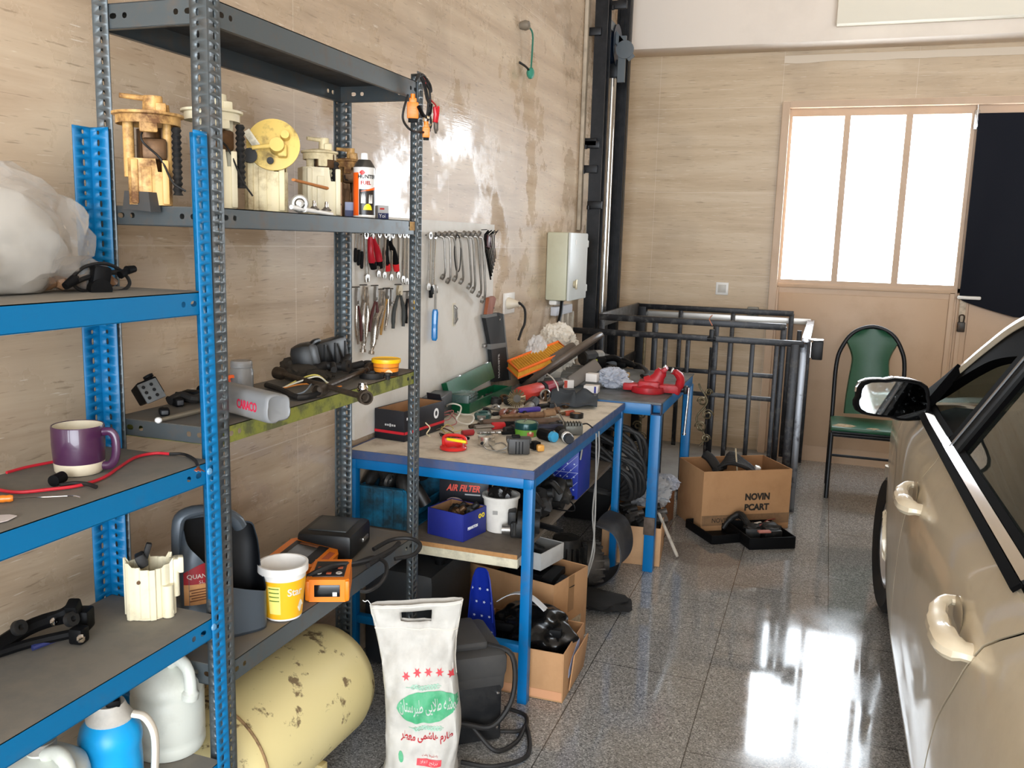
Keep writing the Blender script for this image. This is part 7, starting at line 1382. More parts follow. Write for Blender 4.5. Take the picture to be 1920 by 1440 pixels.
# blue carton
N, L_, R_p = zs2(868, 1017), zs2(800, 1001), zs2(911, 997); h = yp(868, 966, N.y).z-ST
BLC = mat('blue printed card', (32, 42, 128), .5, dirt=.15, dcol=(24, 28, 70), scale=8)
bc2, lb, la = carton('blue_carton', 'open blue carton of greasy parts at the front of the lower bench shelf', N, L_, R_p, h, BLC)
lettering(bc2, 'PERMATTON', .02, WHC, on_side(lb, h, .4, .42), fit=(lb*.42, .011), bold=.0004)
for k in range(2): g = G(); g.lathe([(.004, 0), (.009, 0), (.009, .0008), (.004, .0008)], 18, on_side(lb, h, .7+.14*k, .72)); g.build('yellow_ring', YLP, bc2)
for k, (u, v, lab) in enumerate(((.3, .4, 'rusty casting at the left in the blue carton'), (.55, .55, 'dark casting in the middle of the blue carton'), (.7, .3, 'black casting at the right in the blue carton'))):
    M = bc2.matrix_basis; g = G(); g.blob((0, 0, 0), (.03, .03, .024), .35, 2.5, 60+k, 3); g.cyl((0, 0, 0), (.03, .01, .03), .011); tag(g.build('casting', (BRS, HEAP, HEAP)[k], None, loc=M @ V((lb*u, la*v, h-.02))), lab, 'car part')
# white bucket
p = zs2(938, 992); r = 27*ps(p); t = thing('paint_bucket', 'white bucket of black parts on the lower bench shelf beside the blue carton', 'bucket', p, facing(p)); hh = .125
g = G(); g.lathe([(0, .001), (r, .001), (r*1.22, hh), (r*1.32, hh), (r*1.32, hh+.01), (r*1.15, hh+.01), (r*.95, .006), (0, .006)], 36); g.build('bucket', mat('grubby white bucket', (222, 216, 206), .5, dirt=.4, dcol=(170, 160, 148), scale=9), t)
g = G(); g.box((r*1.12, -.02, .08), (.002, .018, .014), rot=(0, .1, 0)); g.build('pen_mark', mat('faint grey mark', (150, 146, 140), .6), t)
p = p+V((0, 0, hh)); g = G(); g.blob((0, -.02, .015), (.045, .035, .04), .35, 2, 71, 3, ridge=True); tag(g.build('foil_bag', mat('black foil', (34, 32, 30), .2, .4, bump=.5, scale=40), None, loc=p, ang=20), 'crumpled black foil bag in the white bucket', 'bag')
g = G(); g.box((0, .03, .02), (.02, .09, .022), rot=(rad(28), 0, .3), bev=.004); tag(g.build('black_bracket', BLKP, None, loc=p), 'black bracket sticking out of the white bucket', 'car part')
p = zs2(985, 1010); t = thing('small_motor', 'black cast motor standing near the front leg on the lower bench shelf', 'motor', V((p.x-.02, p.y+.03, ST)), .3)
g = G(); g.cyl((-.02, 0, .05), (.06, 0, .05), .04, n=18); g.box((.0, 0, .03), (.09, .08, .055), bev=.006); g.cyl((-.03, -.03, .012), (-.03, -.03, .06), .012); g.box((-.04, -.0, .07), (.03, .06, .05), bev=.005); g.box((.05, .02, .085), (.03, .03, .03), bev=.004); g.build('casting', HEAP, t)
g = G(); g.cyl((-.045, -.03, .03), (-.075, -.03, .03), .018, n=14); g.build('shaft_end', STEELM, t)
# star-printed box
p0, p1 = zs2(1094, 934), zs2(1008, 934); N = V((-1.26, 3.2, ST)); pR = zp(1082, 937, ST); 
STARB = mat('royal blue print', (20, 44, 150), .4); STARP = mat('pale star print', (206, 214, 236), .45)
pL = yp(1000, 925, pR.y); w_ = abs(pR.x-pL.x); hB = yp(1092, 842, pR.y).z-ST
sb, lb, la = carton('star_box', 'royal blue box printed with pale stars and diagonal lines on the lower bench shelf', V((pR.x-w_, pR.y, ST)), V((pR.x-w_, pR.y+.2, ST)), V((pR.x, pR.y, ST)), hB, STARB, CARDIN, la=.2, closed=True)
g = G()
for i in range(6):
    for j in range(8):
        M = on_side(lb, hB, (i+.5+.5*(j % 2))/6.6, (j+.5)/8); s_ = .005 if j % 2 else .0035
        g.prism([(s_*(1 if k % 2 == 0 else .4)*cos(k*pi/5), s_*(1 if k % 2 == 0 else .4)*sin(k*pi/5)) for k in range(10)], .0008, M)
for k in range(5): M = on_side(lb, hB, .5, .5); u0 = -lb*.5+lb*.22*k; L_ = min(hB*.9, lb*.5-u0, .2); 
for k in range(6):
    u0, v0 = (-lb/2+lb*.2*k, -hB/2) if k < 4 else (-lb/2, -hB/2+hB*.25*(k-3)); L_ = min(lb/2-u0, hB/2-v0)*.98
    g.box((u0+L_/2, v0+L_/2, 0), (L_*1.40, .0012, .0008), rot=(0, 0, rad(45)), M=on_side(lb, hB, .5, .5))
g.box((0, 0, .0), (lb, .0015, .0008), M=on_side(lb, hB, .5, .52)); g.build('star_print', STARP, sb)
for k, (px, py, lab) in enumerate(((1016, 965, 'black round cap on the lower shelf in front of the starred box'), (1050, 955, 'black wire frame lying on the lower shelf'), (1020, 990, 'long black blade-like part at the shelf front edge'), (1045, 930, 'black strip under the starred box'))):
    p = zs2(px, py); g = G()
    if k == 0: g.lathe([(.022, 0), (.03, .0), (.03, .02), (.022, .022), (0, .016)], 24)
    elif k == 1: g.tube([(-.06, 0, .004), (-.05, .03, .03), (.03, .03, .03), (.06, 0, .004), (.02, -.02, .004), (-.06, 0, .004)], .003, 6, k=3)
    else: g.box((0, 0, .008), (.16, .03, .014), rot=(0, 0, -.35), bev=.004)
    tag(g.build('black_part', BLKP, None, loc=p), lab, 'car part')
for k, (x, y, z, s_, m, lab) in enumerate(((-1.2, 3.25, .1, .09, HEAP, 'black casting heaped behind the filter box'), (-1.06, 3.3, .1, .08, HEAP, 'black casting heaped behind the shelf bucket'), (-.98, 3.12, .07, .06, BLKR, 'black rubber part right of the shelf bucket'), (-1.3, 3.32, .13, .09, BLKR, 'black rubber duct end at the back of the lower shelf'), (-1.12, 3.15, .2, .05, STEELM, 'dull metal clamp topping the heap behind the shelf bucket'), (-.95, 3.28, .12, .06, HEAP, 'black ribbed part just under the bench top behind the bucket'))):
    g = G(); g.blob((0, 0, 0), (s_, s_*.8, s_), .35, 2.2, 140+k, 3); g.cyl((-s_, 0, s_*.4), (s_, s_*.3, s_*.7), s_*.28); g.tube([(s_*.5, -s_*.6, s_*.2), (0, -s_*.9, s_*.9), (-s_*.7, -s_*.6, s_*.6)], s_*.2, 8, k=4)
    g.X = Matrix.Identity(4); zmin = min(v.z for v in g.v); tag(g.build('shelf_part', m, None, loc=(x, y, ST-zmin+(z-.1 if z > .15 else 0))), lab, 'car part')
# cables behind the bench and hanging wires
cbm = thing('cable_heap', 'heap of black cables slung between the workbench and the steel table', 'cables', (-1.2, 4.15, .62)); O = V(cbm.location); random.seed(11)
g = G()
for k in range(16):
    a = .13*k; x0, x1 = -1.3+.03*(k % 5), -.86+.02*(k % 4); z0 = .56+.012*k
    g.tube([V((x0, 4.155+.012*(k % 3)-.0, z0))-O, V(((x0+x1)/2, 4.15+.02*sin(k), z0+.03*sin(k*2)))-O, V((x1, 4.16, z0-.08+.05*sin(k)))-O, V((x1+.03, 4.18, z0-.2))-O, V((x1-.1, 4.22, .36))-O, V((x0, 4.2, .42))-O], .012, 8, k=4)
g.build('cable', BLKR, cbm)
for k, (dx, lab) in enumerate(((0, 'left of the two thin grey cords hanging from the bench edge'), (.022, 'right of the two thin grey cords hanging from the bench edge'))):
    a = V((WX1+.012, yp(1106, 800, 3.6).y, .80)); g = G(); y_ = 3.55+dx*2
    g.tube([(WX1+.01, y_, .81), (WX1+.012, y_+.01, .7), (WX1+.016-dx, y_+.02, .45), (WX1+.014, y_, .28), (WX1-.02, y_-.03, .12)], .0035, 6, k=5); tag(g.build('hanging_cord', mat('grey cord', (160, 158, 152), .5)), lab, 'cord', 'cords hanging from the bench edge')
g = G(); g.box((0, 0, 0), (.006, .07, .07), rot=(0, .1, .2), bev=.001); tag(g.build('grey_tag', mat('grey card', (150, 148, 142), .7), None, loc=(WX1-.03, 3.48, .75)), 'grey card tag tucked under the bench edge', 'tag')
# ================================================================ floor under and around the benches
F0 = .0012; zf = lambda px, py, z=F0: zp(px, py, z)
N, L_, R_p = zf(1054, 1319), zf(926, 1288), zf(1092, 1252); h = yp(1061, 1229, N.y).z
b1, lb, la = carton('cardboard_box', 'open cardboard box of black plastics, nearest the camera under the workbench', N, L_, R_p, h, la=.36)
g = G(); g.box((.0, .0, 0), (la*.98, .004, .0008), M=on_end(la, h, .5, .2)); g.box((0, 0, 0), (la*.98, .03, .0005), M=on_end(la, h, .5, .12)); g.build('tape_line', mat('faded print line', (206, 150, 110), .7), b1)
g = G(); g.prism([(-.075, -.05), (.02, -.045), (.075, .03), (.06, .045), (-.03, .01), (-.07, -.02)], .001, on_side(lb, h, .5, .62)); g.build('torn_label', mat('pale blue torn label', (176, 192, 226), .5), b1)
g = G(); g.box((lb+.012, la*.3, h*.5), (.006, la*.5, h*.8), rot=(0, rad(8), 0), bev=.002); g.box((lb*.6, -.012, h*.45), (lb*.7, .005, h*.75), rot=(rad(6), 0, 0), bev=.002); g.build('outer_flap', CARD, b1)
Mb = b1.matrix_basis
g = G(); g.sheet(lambda u, v: (.0+.03*sin(v*3)-.02*v, la*(.98-.25*u), h*.7+.33*v*(1-(2*u-1)**4*.6)), 12, 16, th=.004); fp_ = g.build('star_flap', STARB, b1)
g = G()
for i in range(3):
    for j in range(5): g.prism([(.006*(1 if k % 2 == 0 else .4)*cos(k*pi/5), .006*(1 if k % 2 == 0 else .4)*sin(k*pi/5)) for k in range(10)], .001, face((.03*sin((j+.5)/5*3)-.02*(j+.5)/5-.007, la*(.95-.08*i-.03*(j % 2)), h*.7+.28*(j+.5)/5), (0, -1, 0), (0, 0, 1)))
g.build('star_print', STARP, fp_)
FILM = mat('black plastic film', (14, 14, 15), .22, bump=.5, scale=22)
g = G(); g.blob((lb*.55, la*.45, h*.95), (lb*.42, la*.42, .10), .28, 1.7, 33, 5); tag(g.build('black_film', FILM, None, loc=N, rot=b1.rotation_euler[:], ang=70), 'crumpled shiny black film filling the nearest cardboard box', 'plastic film')
for k, (u, v, dz, lab) in enumerate(((.3, .2, .03, 'long black trim strip lying in front of the black film'), (.5, .12, .015, 'black trim strip at the front wall of the nearest box'))):
    g = G(); g.box((0, 0, 0), (.03, la*.8, .03), rot=(0, 0, .1-.15*k), bev=.006); tag(g.build('trim_strip', BLKP, None, loc=Mb @ V((lb*u, la*.5, h+dz)), rot=b1.rotation_euler[:]), lab, 'car part')
g = G(); g.sheet(lambda u, v: (lb*.35+.05*v, la*(.3+.5*u), h+.1-.01*v+.05*sin(u*3)), 10, 4, th=.003); tag(g.build('white_sheet', mat('white sheet', (206, 208, 210), .5), None, loc=N, rot=b1.rotation_euler[:]), 'white plastic sheet folded over the black film', 'plastic sheet')
# second box behind
R2 = zf(1097, 1188); h2 = yp(1102, 1061, R2.y).z; N2 = zp(1039, 1099, h2); N2.z = F0
b2x, lb2, la2 = carton('cardboard_box', 'tall cardboard box behind the nearest box, with a white tray on its rim', N2, V((N2.x-.4, N2.y+.02, 0)), V((R2.x, R2.y, F0)), h2, la=.42)
g = G(); g.box((0, 0, 0), (.12, .035, .001), M=on_side(lb2, h2, .6, .3)); g.build('paper_label', mat('faded label', (178, 160, 134), .7, dirt=.5, scale=40), b2x); g = G(); g.box((0, 0, 0), (.045, h2*.5, .0008), M=on_side(lb2, h2, .5, .75)); g.build('tape', mat('brown tape', (150, 112, 74), .4), b2x)
M2 = b2x.matrix_basis
g = G(); g.blob((lb2*.5, la2*.4, h2-.06), (lb2*.4, la2*.4, .05), .35, 2.2, 44, 3); g.box((lb2*.5, la2*.2, h2-.02), (lb2*.6, .05, .03), rot=(0, 0, .2), bev=.005); tag(g.build('black_plastics', BLKP, None, loc=N2, rot=b2x.rotation_euler[:]), 'black plastic trims heaped inside the tall cardboard box', 'car part')
wt, lbw, law = carton('white_tray', 'white cardboard tray resting on the rim of the tall cardboard box', M2 @ V((lb2*.35, .12, h2+.002)), M2 @ V((lb2*.35, .42, h2+.002)), M2 @ V((lb2*1.02, .12, h2+.002)), .07, mat('dusty white card', (206, 206, 204), .6, dirt=.4, dcol=(160, 156, 150), scale=9), mat('dusty card inside', (130, 128, 124), .8), la=.26)
g = G(); g.blob((lbw*.5, law*.5, .035), (lbw*.32, law*.32, .03), .4, 2.6, 51, 3); tag(g.build('black_clips', HEAP, None, loc=wt.location[:], rot=wt.rotation_euler[:]), 'greasy black clips lying in the white tray', 'car part')
# alternator and liner
p = zf(1128, 1108); al = thing('alternator', 'dusty cast alternator on the floor under the workbench', 'alternator', V((p.x-.08, p.y+.02, F0)), .5)
AL = mat('dusty cast metal', (84, 78, 72), .6, .4, dirt=.6, dcol=(48, 44, 40), scale=18)
g = G(); Ma = face((0, 0, .115), (0, 1, .25), (0, -.3, 1)); g.lathe([(.03, -.06), (.09, -.055), (.105, -.03), (.105, .03), (.09, .055), (.03, .06)], 30, Ma); g.build('casing', AL, al)
g = G()
for k in range(18): a = k*pi/9; g.box((.1*cos(a), .1*sin(a), .035), (.014, .007, .05), rot=(0, 0, a), M=Ma)
g.cyl(Ma @ V((0, 0, .05)), Ma @ V((0, 0, .1)), .035, n=20); g.box((.11, .02, 0), (.05, .03, .03), M=Ma, bev=.006); g.build('fins', AL, al)
g = G(); g.box((0, 0, 0), (.035, .05, .03), rot=(.3, .2, .5), bev=.004); tag(g.build('cord_plug', mat('cream connector', (206, 196, 170), .5), None, loc=(WX1-.03, 3.5, .105)), 'cream connector at the end of the hanging cords', 'connector')
al2 = thing('blower_motor', 'black ribbed blower motor behind the alternator', 'motor', (-1.02, 3.72, F0)); g = G(); g.lathe([(0, 0), (.09, 0), (.11, .06), (.1, .16), (.08, .2), (.06, .28), (0, .29)], 28); 
for k in range(20): a = k*pi/10; g.box((.088*cos(a), .088*sin(a), .21), (.02, .006, .08), rot=(0, 0, a))
g.build('housing', HEAP, al2)
LP = smooth([yp(px, py, 3.78)+V((0, 0, .0)) for px, py in ((1118, 985), (1150, 1000), (1164, 1035), (1160, 1070), (1135, 1096), (1098, 1108))], 5)
g = G(); g.sheet(lambda u, v: LP[int(u*(len(LP)-1))]+V((-.05*v*(1-v), .26*v, max(0, .012-LP[int(u*(len(LP)-1))].z))), len(LP)-1, 6, th=.006); tag(g.build('arch_liner', mat('grey edged black liner', (44, 44, 46), .6, dirt=.3, dcol=(120, 118, 114), scale=8)), 'curved black wheel-arch liner around the alternator', 'car part')
g = G(); g.blob((0, 0, .03), (.16, .1, .035), .35, 2, 13, 3, -.029); tag(g.build('oily_rag', mat('black oily rag', (22, 21, 20), .9), None, loc=(-.86, 3.66, F0)), 'black oily rag on the floor beyond the alternator', 'rag')
# boxes by the steel table
N, R_p = zf(1162, 1057), zf(1236, 1063); h = yp(1237, 992, R_p.y).z
b3, lb, la = carton('cardboard_box', 'shallow tan cardboard box between the bench leg and the table leg', V((N.x-.1, N.y+.004, F0)), V((N.x-.12, N.y+.4, F0)), R_p, h, mat('tan cardboard', (204, 160, 118), .75, dirt=.2, scale=6), la=.36)
M3 = b3.matrix_basis; random.seed(5)
for k in range(7):
    u, v = .12+.13*k, .25+.18*((k*3) % 4); g = G(); g.blob((0, 0, 0), (.05, .05, .035), .4, 2.4, 80+k, 2); g.cyl((-.03, 0, .02), (.04, .02, .04), .016+.003*(k % 3)); g.box((.0, -.03, .03), (.05, .02, .02), rot=(.3*k, .4, k), bev=.004)
    tag(g.build('scrap_part', HEAP if k % 3 else mat('dull grey scrap', (96, 92, 88), .5, .5, dirt=.4, scale=22), None, loc=M3 @ V((lb*u, la*min(v, .85), h-.015))), ['greasy part at the left wall', 'greasy part second from the left', 'greasy part third from the left', 'dull grey part in the middle', 'greasy part right of the middle', 'greasy part near the right wall', 'dull grey part at the right wall'][k]+' of the shallow tan box', 'car part', 'scrap parts in the tan box')
R_p = zf(1262, 972); N = zf(1222, 1003)
b4, lb, la = carton('cardboard_box', 'brown cardboard box with a printed arrow beside the table leg', N, V((N.x-.25, N.y+.12, F0)), R_p, .24, mat('dark brown cardboard', (152, 106, 70), .8, dirt=.3, scale=8), la=.24)
M = on_side(lb, .24, .55, .5); g = G(); g.prism([(-.012, -.05), (.012, -.05), (.012, .01), (.035, .01), (0, .055), (-.035, .01), (-.012, .01)], .0008, M @ T((0, 0, 0), (0, 0, -.3)), ); g.build('arrow_print', DKP, b4)
p = M3 @ V((lb*.8, .3, .33)); CB2 = mat('milky plastic bag', (206, 208, 212), .3, trans=.35, bump=.5, scale=30)
p = yp(1215, 922, 4.72); g = G(); g.blob((0, 0, 0), (.13, .12, .1), .3, 1.6, 91, 5, ridge=True); tag(g.build('plastic_bag', CB2, None, loc=p, ang=22), 'milky plastic bag lying on the boxes under the steel table', 'plastic bag')
p = yp(1245, 905, 4.95); g = G(); g.blob((0, 0, 0), (.09, .07, .05), .35, 1.8, 95, 4, ridge=True); tag(g.build('plastic_bag', CRK, None, loc=p, ang=22), 'small clear bag behind the milky bag under the steel table', 'plastic bag')
g = G(); g.box((-1.2, 4.98, .16), (.3, .3, .31), bev=.01); tag(g.build('dark_box', mat('black carton', (26, 26, 28), .6)), 'plain black box under the steel table behind the milky bag', 'box')
a, b = zf(1235, 962, .25), zf(1270, 1043, .012); stick('paint_stick', 'dirty white stick leaning from the boxes down to the floor', 'stick', b, a, [(0, 1, .009, .008, mat('dirty white stick', (196, 188, 174), .6, dirt=.4, scale=20), 'shaft')])
# printed box by the railing
N, R_p, L_ = zf(1312, 998), zf(1474, 974), zf(1283, 962); R_p = V((R_p.x, R_p.y-.16, F0))
N = zf(1313, 998); Rr = zf(1477, 990); h = yp(1309, 884, N.y).z
bn, lb, la = carton('cardboard_box', 'brown cardboard box with bold black lettering beside the railing post', N, V((N.x-.1, N.y+.4, 0)), Rr, h, la=.34)
OPR = mat('black box print', (44, 38, 32), .7)
lettering(bn, 'NOVIN', .06, OPR, on_side(lb, h, .62, .56), fit=(lb*.28, .042), bold=.003); lettering(bn, 'PCART', .06, OPR, on_side(lb, h, .62, .385), fit=(lb*.28, .04), bold=.003)
lettering(bn, 'NOVIN PART', .05, OPR, on_side(lb, h, .3, .185), fit=(lb*.36, .026), bold=.0004)
g = G(); g.box((0, 0, 0), (lb*.99, h*.17, .0006), M=on_side(lb, h, .5, .185)); g.build('clear_tape', mat('scuffed tape', (140, 108, 78), .4, dirt=.5, dcol=(96, 78, 62), scale=30), bn)
Mn = bn.matrix_basis
cc2 = thing('cable_bundle', 'bundle of black cables in the lettered cardboard box', 'cables', Mn @ V((lb*.5, la*.5, h-.05))); g = G()
for k in range(7): g.tube([(-.12+.01*k, -.05+.014*k, .0), (-.04, -.03+.02*k, .05+.006*k), (.05, -.04+.02*k, .045), (.13, -.02+.01*k, .0)], .012, 8, k=4)
g.tube([(-.18, .02, .08), (-.14, .0, .06), (-.08, -.05, .0)], .03, 10, k=4, flat=.6); g.build('cable', BLKR, cc2); g = G(); g.box((.13, -.02, .04), (.03, .03, .02), rot=(.3, .2, .4), bev=.003); g.build('white_plug', WHP, cc2)
g = G(); a = Mn @ V((lb*.5, la*.4, h-.04)); g.cyl((0, 0, 0), (-.02, .02, .13), .0045, n=8); tag(g.build('cable_tie', mat('pale tie', (196, 180, 150), .5), None, loc=a), 'pale stick standing up out of the lettered box', 'stick')
# black case on the floor
p0, p1 = zf(1405, 1031), zf(1490, 1028); tc_ = thing('tool_case', 'open black tool case full of small parts on the floor before the lettered box', 'tool case', p0, math.atan2((p1-p0).y, (p1-p0).x)); L_ = (p1-p0).length
def tray(g, x, y, z, w, d, h, rz=0):
    M = T((x, y, z), (0, 0, rz))
    for c, dd in (((w/2, d/2, .003), (w, d, .006)), ((w/2, 0, h/2), (w, .006, h)), ((w/2, d, h/2), (w, .006, h)), ((0, d/2, h/2), (.006, d, h)), ((w, d/2, h/2), (.006, d, h))): g.box(c, dd, M=M, bev=.002)
g = G(); tray(g, 0, 0, 0, L_, .3, .065); g.build('base_half', BLKP, tc_); g = G(); tray(g, -.17, .1, 0, .17, .3, .05, .12); g.build('lid_half', BLKP, tc_)
for k, (u, v, m, sz, lab) in enumerate(((.35, .1, mat('pink card', (176, 110, 96), .6), (.07, .03, .012), 'pinkish label card inside the black case'), (.45, .6, WHP, (.06, .014, .012), 'white stub lying in the black case'), (.7, .62, WHP, (.02, .02, .014), 'tiny white nut in the black case'), (.3, .5, HEAP, (.1, .08, .06), 'greasy casting at the left of the black case'), (.65, .5, HEAP, (.14, .1, .05), 'greasy casting at the right of the black case'))):
    g = G(); g.box((0, 0, 0), sz, rot=(0, 0, .4*k), bev=.004)
    if m is HEAP: g.blob((0, 0, .02), (sz[0]*.5, sz[1]*.5, .03), .4, 2.4, 100+k, 3)
    tag(g.build('small_part', m, None, loc=tc_.matrix_basis @ V((L_*u, .28*v, .09 if m is not HEAP else .05)), rot=tc_.rotation_euler[:]), lab, 'car part')
g = G(); p = tc_.matrix_basis @ V((.02, .2, .06)); g.tube([(-.08, 0, -.02), (-.05, .02, .03), (0, .04, .06), (.04, .0, .04), (.08, -.04, .0)], [.013, .018, .022, .018, .012], 10, k=4); tag(g.build('black_boot', HEAP, None, loc=p), 'black rubber boot flopped over the edge of the black case', 'car part')
g = G(); O = zf(1420, 968); g.tube([zf(1425, 985, .1)-O, zf(1440, 975, .08)-O, zf(1460, 972, .05)-O, zf(1478, 968, .02)-O], .003, 6, k=3); tag(g.build('red_wire', mat('faded red wire', (150, 60, 56), .5), None, loc=O), 'faded red wire between the lettered box and the railing post', 'wire')
# ================================================================ tank, sack, welder, dark chest
TANK = mat('yellowed tank enamel', (222, 206, 150), .42, dirt=.85, dcol=(92, 66, 46), scale=15, dlo=.575, dhi=.63, bump=.1)
R, zc = .178, .262
tk_ = thing('air_tank', 'yellowed cylindrical air tank with rust spots under the grey rack', 'tank', (-1.368, 1.80, 0), rad(-2))
g = G(); Mt = face((0, 0, zc), (1, 0, 0), (0, 0, 1)) @ Euler((0, pi, 0)).to_matrix().to_4x4(); Mt = Matrix.Translation((0, 0, zc)) @ Euler((rad(-90), 0, 0)).to_matrix().to_4x4()
g.lathe([(0, -.21), (R*.35, -.205), (R*.7, -.185), (R*.93, -.15), (R, -.11), (R, .38), (R*.93, .425), (R*.7, .465), (R*.35, .49), (0, .495)], 56, Mt); g.build('shell', TANK, tk_, ang=60)
g = G(); g.tube([Mt @ V(((R+.001)*cos(t*pi/24), (R+.001)*sin(t*pi/24), -.105)) for t in range(48)], .004, 6, closed=True); g.build('weld_seam', mat('rusty weld seam', (150, 120, 84), .6, dirt=.9, dcol=(86, 66, 50), scale=24, dlo=.4, dhi=.55), tk_)
for yy in (-.02, .24): g = G(); g.box((0, yy, .05), (.22, .03, .1), bev=.004); g.build('foot', mat('yellowed foot steel', (190, 172, 120), .5), tk_)
# rice sack
SACK = mat('woven white sack', (196, 192, 184), .6, dirt=.55, dcol=(150, 144, 136), scale=7, bump=.12)
sc_ = thing('rice_sack', 'upright white woven sack with green and red print in front of the tank', 'sack', (-1.03, 2.20, 0), math.atan2(.25, 1)-.0)
sc_.rotation_euler = (0, 0, rad(20)); sc_.scale = (.89, .95, 1); sW, sH = .27, .565
def sack_prof(v):
    w = interp([(0, .128), (.06, .125), (.14, .115), (.3, .122), (.55, .118), (.7, .118), (.8, .125), (1, .148)], v); d = interp([(0, .085), (.1, .09), (.4, .085), (.65, .07), (.8, .03), (.9, .012), (1, .02)], v); return w, d
def sack_pt(u, v, off=0):
    w, d = sack_prof(v); a = 2*pi*u; pw = 3.2; q_ = (abs(cos(a))**pw+abs(sin(a))**pw)**(-1/pw)
    n_ = .006*nz3(V((cos(a)*2, sin(a)*2, v*7)))+.004*nz3(V((cos(a)*5, sin(a)*5, v*15))); k = 1 if v < .8 else max(.2, 1-(v-.8)*3)
    lean = .0*v; skew = .014*sin(v*5)
    return V((w*cos(a)*q_*(1+n_*2)+skew+off*cos(a), d*sin(a)*q_+(n_*2.5)*k+off*(1 if sin(a) > 0 else -1)*abs(sin(a)), sH*v+(.012*cos(a) if v > .95 else 0)))
g = G(); n = 72
g.sheet(lambda u, v: sack_pt(u, v*.88), n, 44)
def rim(u, v):
    vv = .88+.12*v; return sack_pt(u, vv)
# the two hand slots are left open in front and back
slot = lambda u, v: (abs(((u*4) % 2)-1) < .0)
for i in range(n):
    for j in range(6):
        u0, u1, v0, v1 = i/n, (i+1)/n, j/6, (j+1)/6; um = (u0+u1)/2
        cx_ = cos(2*pi*um)
        if abs(cx_-.02) < .33 and 1 <= j <= 3: continue
        g.add([rim(u0, v0), rim(u1, v0), rim(u1, v1), rim(u0, v1)], [(0, 1, 2, 3)])
g.build('sack_body', SACK, sc_, merge=True, solid=.002, ang=50)
g = G(); g.lathe([(0, .002), (.12, .002), (.12, .006), (0, .006)], 24, sq=(1, .65)); g.build('sack_base', SACK, sc_)
g = G()
for v in (.865, .985):
    g.tube([sack_pt(k/60, v, .0015) for k in range(60)], .0022, 5, closed=True)
g.tube([sack_pt(.0, .62+.0475*k, .001) for k in range(9)], .003, 6); g.tube([sack_pt(.5, .62+.0475*k, .001) for k in range(9)], .003, 6); g.build('hem_stitch', mat('cream hem', (214, 208, 196), .6), sc_)
# front face print: u = .75 is the middle of the side that faces the camera (-y)
def sk(v):
    v = V((v.x+.012, v.y+.046, v.z))   # print coordinates (metres across, metres up) onto the sack front
    vv = v.y/sH; w, d = sack_prof(vv); c_ = max(-.985, min(.985, v.x/w)); a = math.acos(c_); u = 1-a/(2*pi)
    # invert the superellipse approximately
    for _ in range(6):
        p_ = sack_pt(u, vv); u += (v.x+.014*sin(vv*5)-p_.x)/(2*pi*w)*.9
    return sack_pt(u, vv, .0022)+V((0, -.0012-v.z*.2, 0))
GRP = mat('faded green print', (70, 160, 112), .6, dirt=.35, dcol=(150, 196, 170), scale=26); RDP = mat('faded red print', (214, 60, 70), .6, dirt=.2, dcol=(226, 140, 140), scale=30); WTP = mat('white print', (232, 232, 228), .6)
def leaf(x): return max(0, 1-abs((x-.012)/.098)**2.4)**.6
g = G(); g.sheet(lambda u, v: sk(V((-.086+.196*u, .228+.075*(leaf(-.086+.196*u))*(2*v-1)*.62+.012*u, 0))), 40, 12, th=.0004); g.build('green_leaf', GRP, sc_)
for sgn, y0 in ((1, .292), (-1, .172)):
    g = G()
    for k in range(9):
        x = -.036+.0095*k; 
        for s2 in (-1, 1): P_ = [sk(V((x, y0, 0))), sk(V((x+.009, y0+.006*s2, 0))), sk(V((x+.015, y0+.004*s2, 0)))]; g.tube(P_, [.0012, .002, .0008], 5, flat=.5)
    g.tube([sk(V((-.05+.011*k, y0, 0))) for k in range(11)], .001, 5)
    g.build('wheat_print', mat('pale green print', (160, 200, 178), .6), sc_)
g = G()
for k in range(5):
    cx_, cy_ = -.046+.035*k, .325+.010*(1-((k-2)/2)**2); g.add([sk(V((cx_+.0135*(1 if j % 2 == 0 else .42)*cos(j*pi/6), cy_+.0135*(1 if j % 2 == 0 else .42)*sin(j*pi/6), 0)) ) for j in range(12)], [tuple(range(12))])
g.build('red_stars', RDP, sc_, recalc=False)
sk2 = lambda dz, x0, y0: (lambda v: sk(V((v.x+x0, v.y+y0, 0)))+V((0, -dz, 0)))
lettering(sc_, arabic('خوشه طلایی طبرستان'), .05, WTP, None, fit=(.19, .05), fn=sk2(.001, .018, .235), bold=.0006)
lettering(sc_, arabic('طارم هاشمی معطر'), .04, RDP, None, fit=(.165, .036), fn=sk2(0, .006, .142), bold=.0009)
lettering(sc_, arabic('به شرط پخت'), .02, RDP, None, fit=(.05, .012), fn=sk2(0, .018, .088))
g = G(); g.sheet(lambda u, v: sk(V((-.022+.078*u, .058+.02*v, 0))), 12, 4, th=.0004); g.build('red_panel', RDP, sc_)
lettering(sc_, arabic('برنج اعلاء'.replace('ء', '')), .016, WTP, None, fit=(.055, .012), fn=sk2(.001, .017, .068))
g = G(); g.sheet(lambda u, v: sk(V((-.082+.018*u, .09+.014*(2*v-1)*sin(pi*u)**.5-.01*u, 0))), 10, 6, th=.0004); g.build('green_spot', GRP, sc_)
g = G(); a = sack_pt(.5, 1.0); g.tube([a, a+V((-.01, 0, .012)), a+V((-.018, 0, .008)), a+V((-.026, 0, .012))], .0012, 5, k=3); g.build('loose_thread', WTP, sc_)
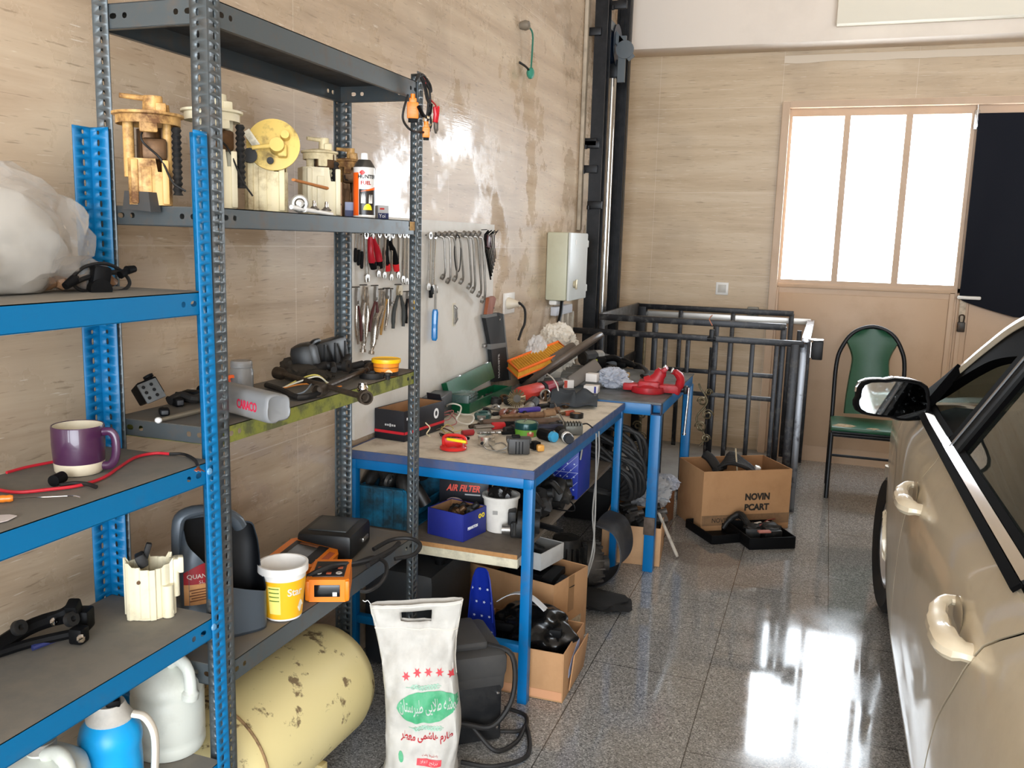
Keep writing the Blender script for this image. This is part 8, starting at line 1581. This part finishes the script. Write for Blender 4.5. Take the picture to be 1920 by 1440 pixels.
# welder
p = zf(880, 1390); wd = thing('welding_machine', 'black welding machine covered by a dark hood beside the white sack', 'welder', (p.x, p.y+.0, 0), rad(38))
WB = mat('scuffed black case', (26, 27, 29), .45, .2, dirt=.4, dcol=(66, 64, 62), scale=14)
g = G(); g.box((.0, .11, .12), (.2, .26, .23), bev=.008); g.build('case', WB, wd)
g = G(); g.box((0, .11, .265), (.23, .29, .085), bev=.022); g.box((0.01, .0, .22), (.2, .05, .1), rot=(rad(12), 0, 0), bev=.015); g.box((-.01, .11, .318), (.14, .2, .03), bev=.012); g.build('hood', mat('dusty charcoal hood', (58, 57, 56), .7, dirt=.4, dcol=(84, 80, 76), scale=10), wd)
for x, z in ((-.08, .04), (.085, .05), (.085, .17), (-.05, .2)): g = G(); g.lathe([(0, 0), (.006, 0), (.005, .004), (0, .005)], 12, face((x, -.0215, z), (1, 0, 0), (0, 0, 1))); g.build('screw', CHROME, wd)
g = G(); g.tube([(.06, .04, .31), (.13, -.02, .29), (.13, -.04, .16), (.06, -.06, .08), (-.02, -.05, .09), (-.08, -.045, .11)], .009, 8, k=5); g.tube([(.0, -.04, .07), (.06, -.09, .012), (.14, -.06, .012), (.2, .02, .012), (.15, -.14, .012), (.03, -.17, .012), (-.06, -.12, .012)], .0075, 8, k=6); g.tube([(.1, .0, .02), (.18, .0, .012), (.22, .08, .012), (.17, .15, .012)], .007, 8, k=5); g.build('cable', BLKR, wd)
ck = thing('tool_chest', 'dark grey machine housing with a knob on the floor behind the rack', 'machine', (-1.4, 2.98, 0), 0)
g = G(); g.box((0, 0, .2), (.3, .4, .4), bev=.05); g.build('housing', mat('dark grey shell', (40, 42, 44), .5, dirt=.3, scale=8), ck); g = G(); g.lathe([(.02, 0), (.02, .02), (.035, .022), (.035, .045), (0, .05)], 20, Matrix.Translation((.12, -.08, .4))); g.build('knob', BLKP, ck)
g = G(); g.blob((0, 0, .06), (.16, .12, .07), .3, 2, 120, 3, -.059); tag(g.build('black_cover', FILM, None, loc=(-1.18, 3.5, .0)), 'black plastic sheet heaped far under the workbench', 'plastic sheet')
# ================================================================ light
w = bpy.data.worlds.new('sky'); SC.world = w; w.use_nodes = True
bg = w.node_tree.nodes['Background']; bg.inputs[0].default_value = (.86, .93, 1, 1); bg.inputs[1].default_value = 7
po = bpy.data.lights.new('opening_portal', 'AREA'); po.shape = 'RECTANGLE'; po.size = XR-XL-.8; po.size_y = 3.2
po.cycles.is_portal = True
oo = bpy.data.objects.new('opening_portal', po); COL.objects.link(oo); oo.location = ((XL+XR)/2, YF-.2, 1.6); oo.rotation_euler = (rad(90), 0, 0)
SC.view_settings.view_transform = 'Standard'; SC.view_settings.look = 'None'; SC.view_settings.gamma = 1; SC.view_settings.exposure = 1.0
SC.cycles.use_denoising = True; SC.cycles.max_bounces = 8; SC.cycles.diffuse_bounces = 5; SC.cycles.glossy_bounces = 4; SC.cycles.transparent_max_bounces = 12; SC.cycles.sample_clamp_indirect = 8; SC.cycles.caustics_reflective = False; SC.cycles.caustics_refractive = False
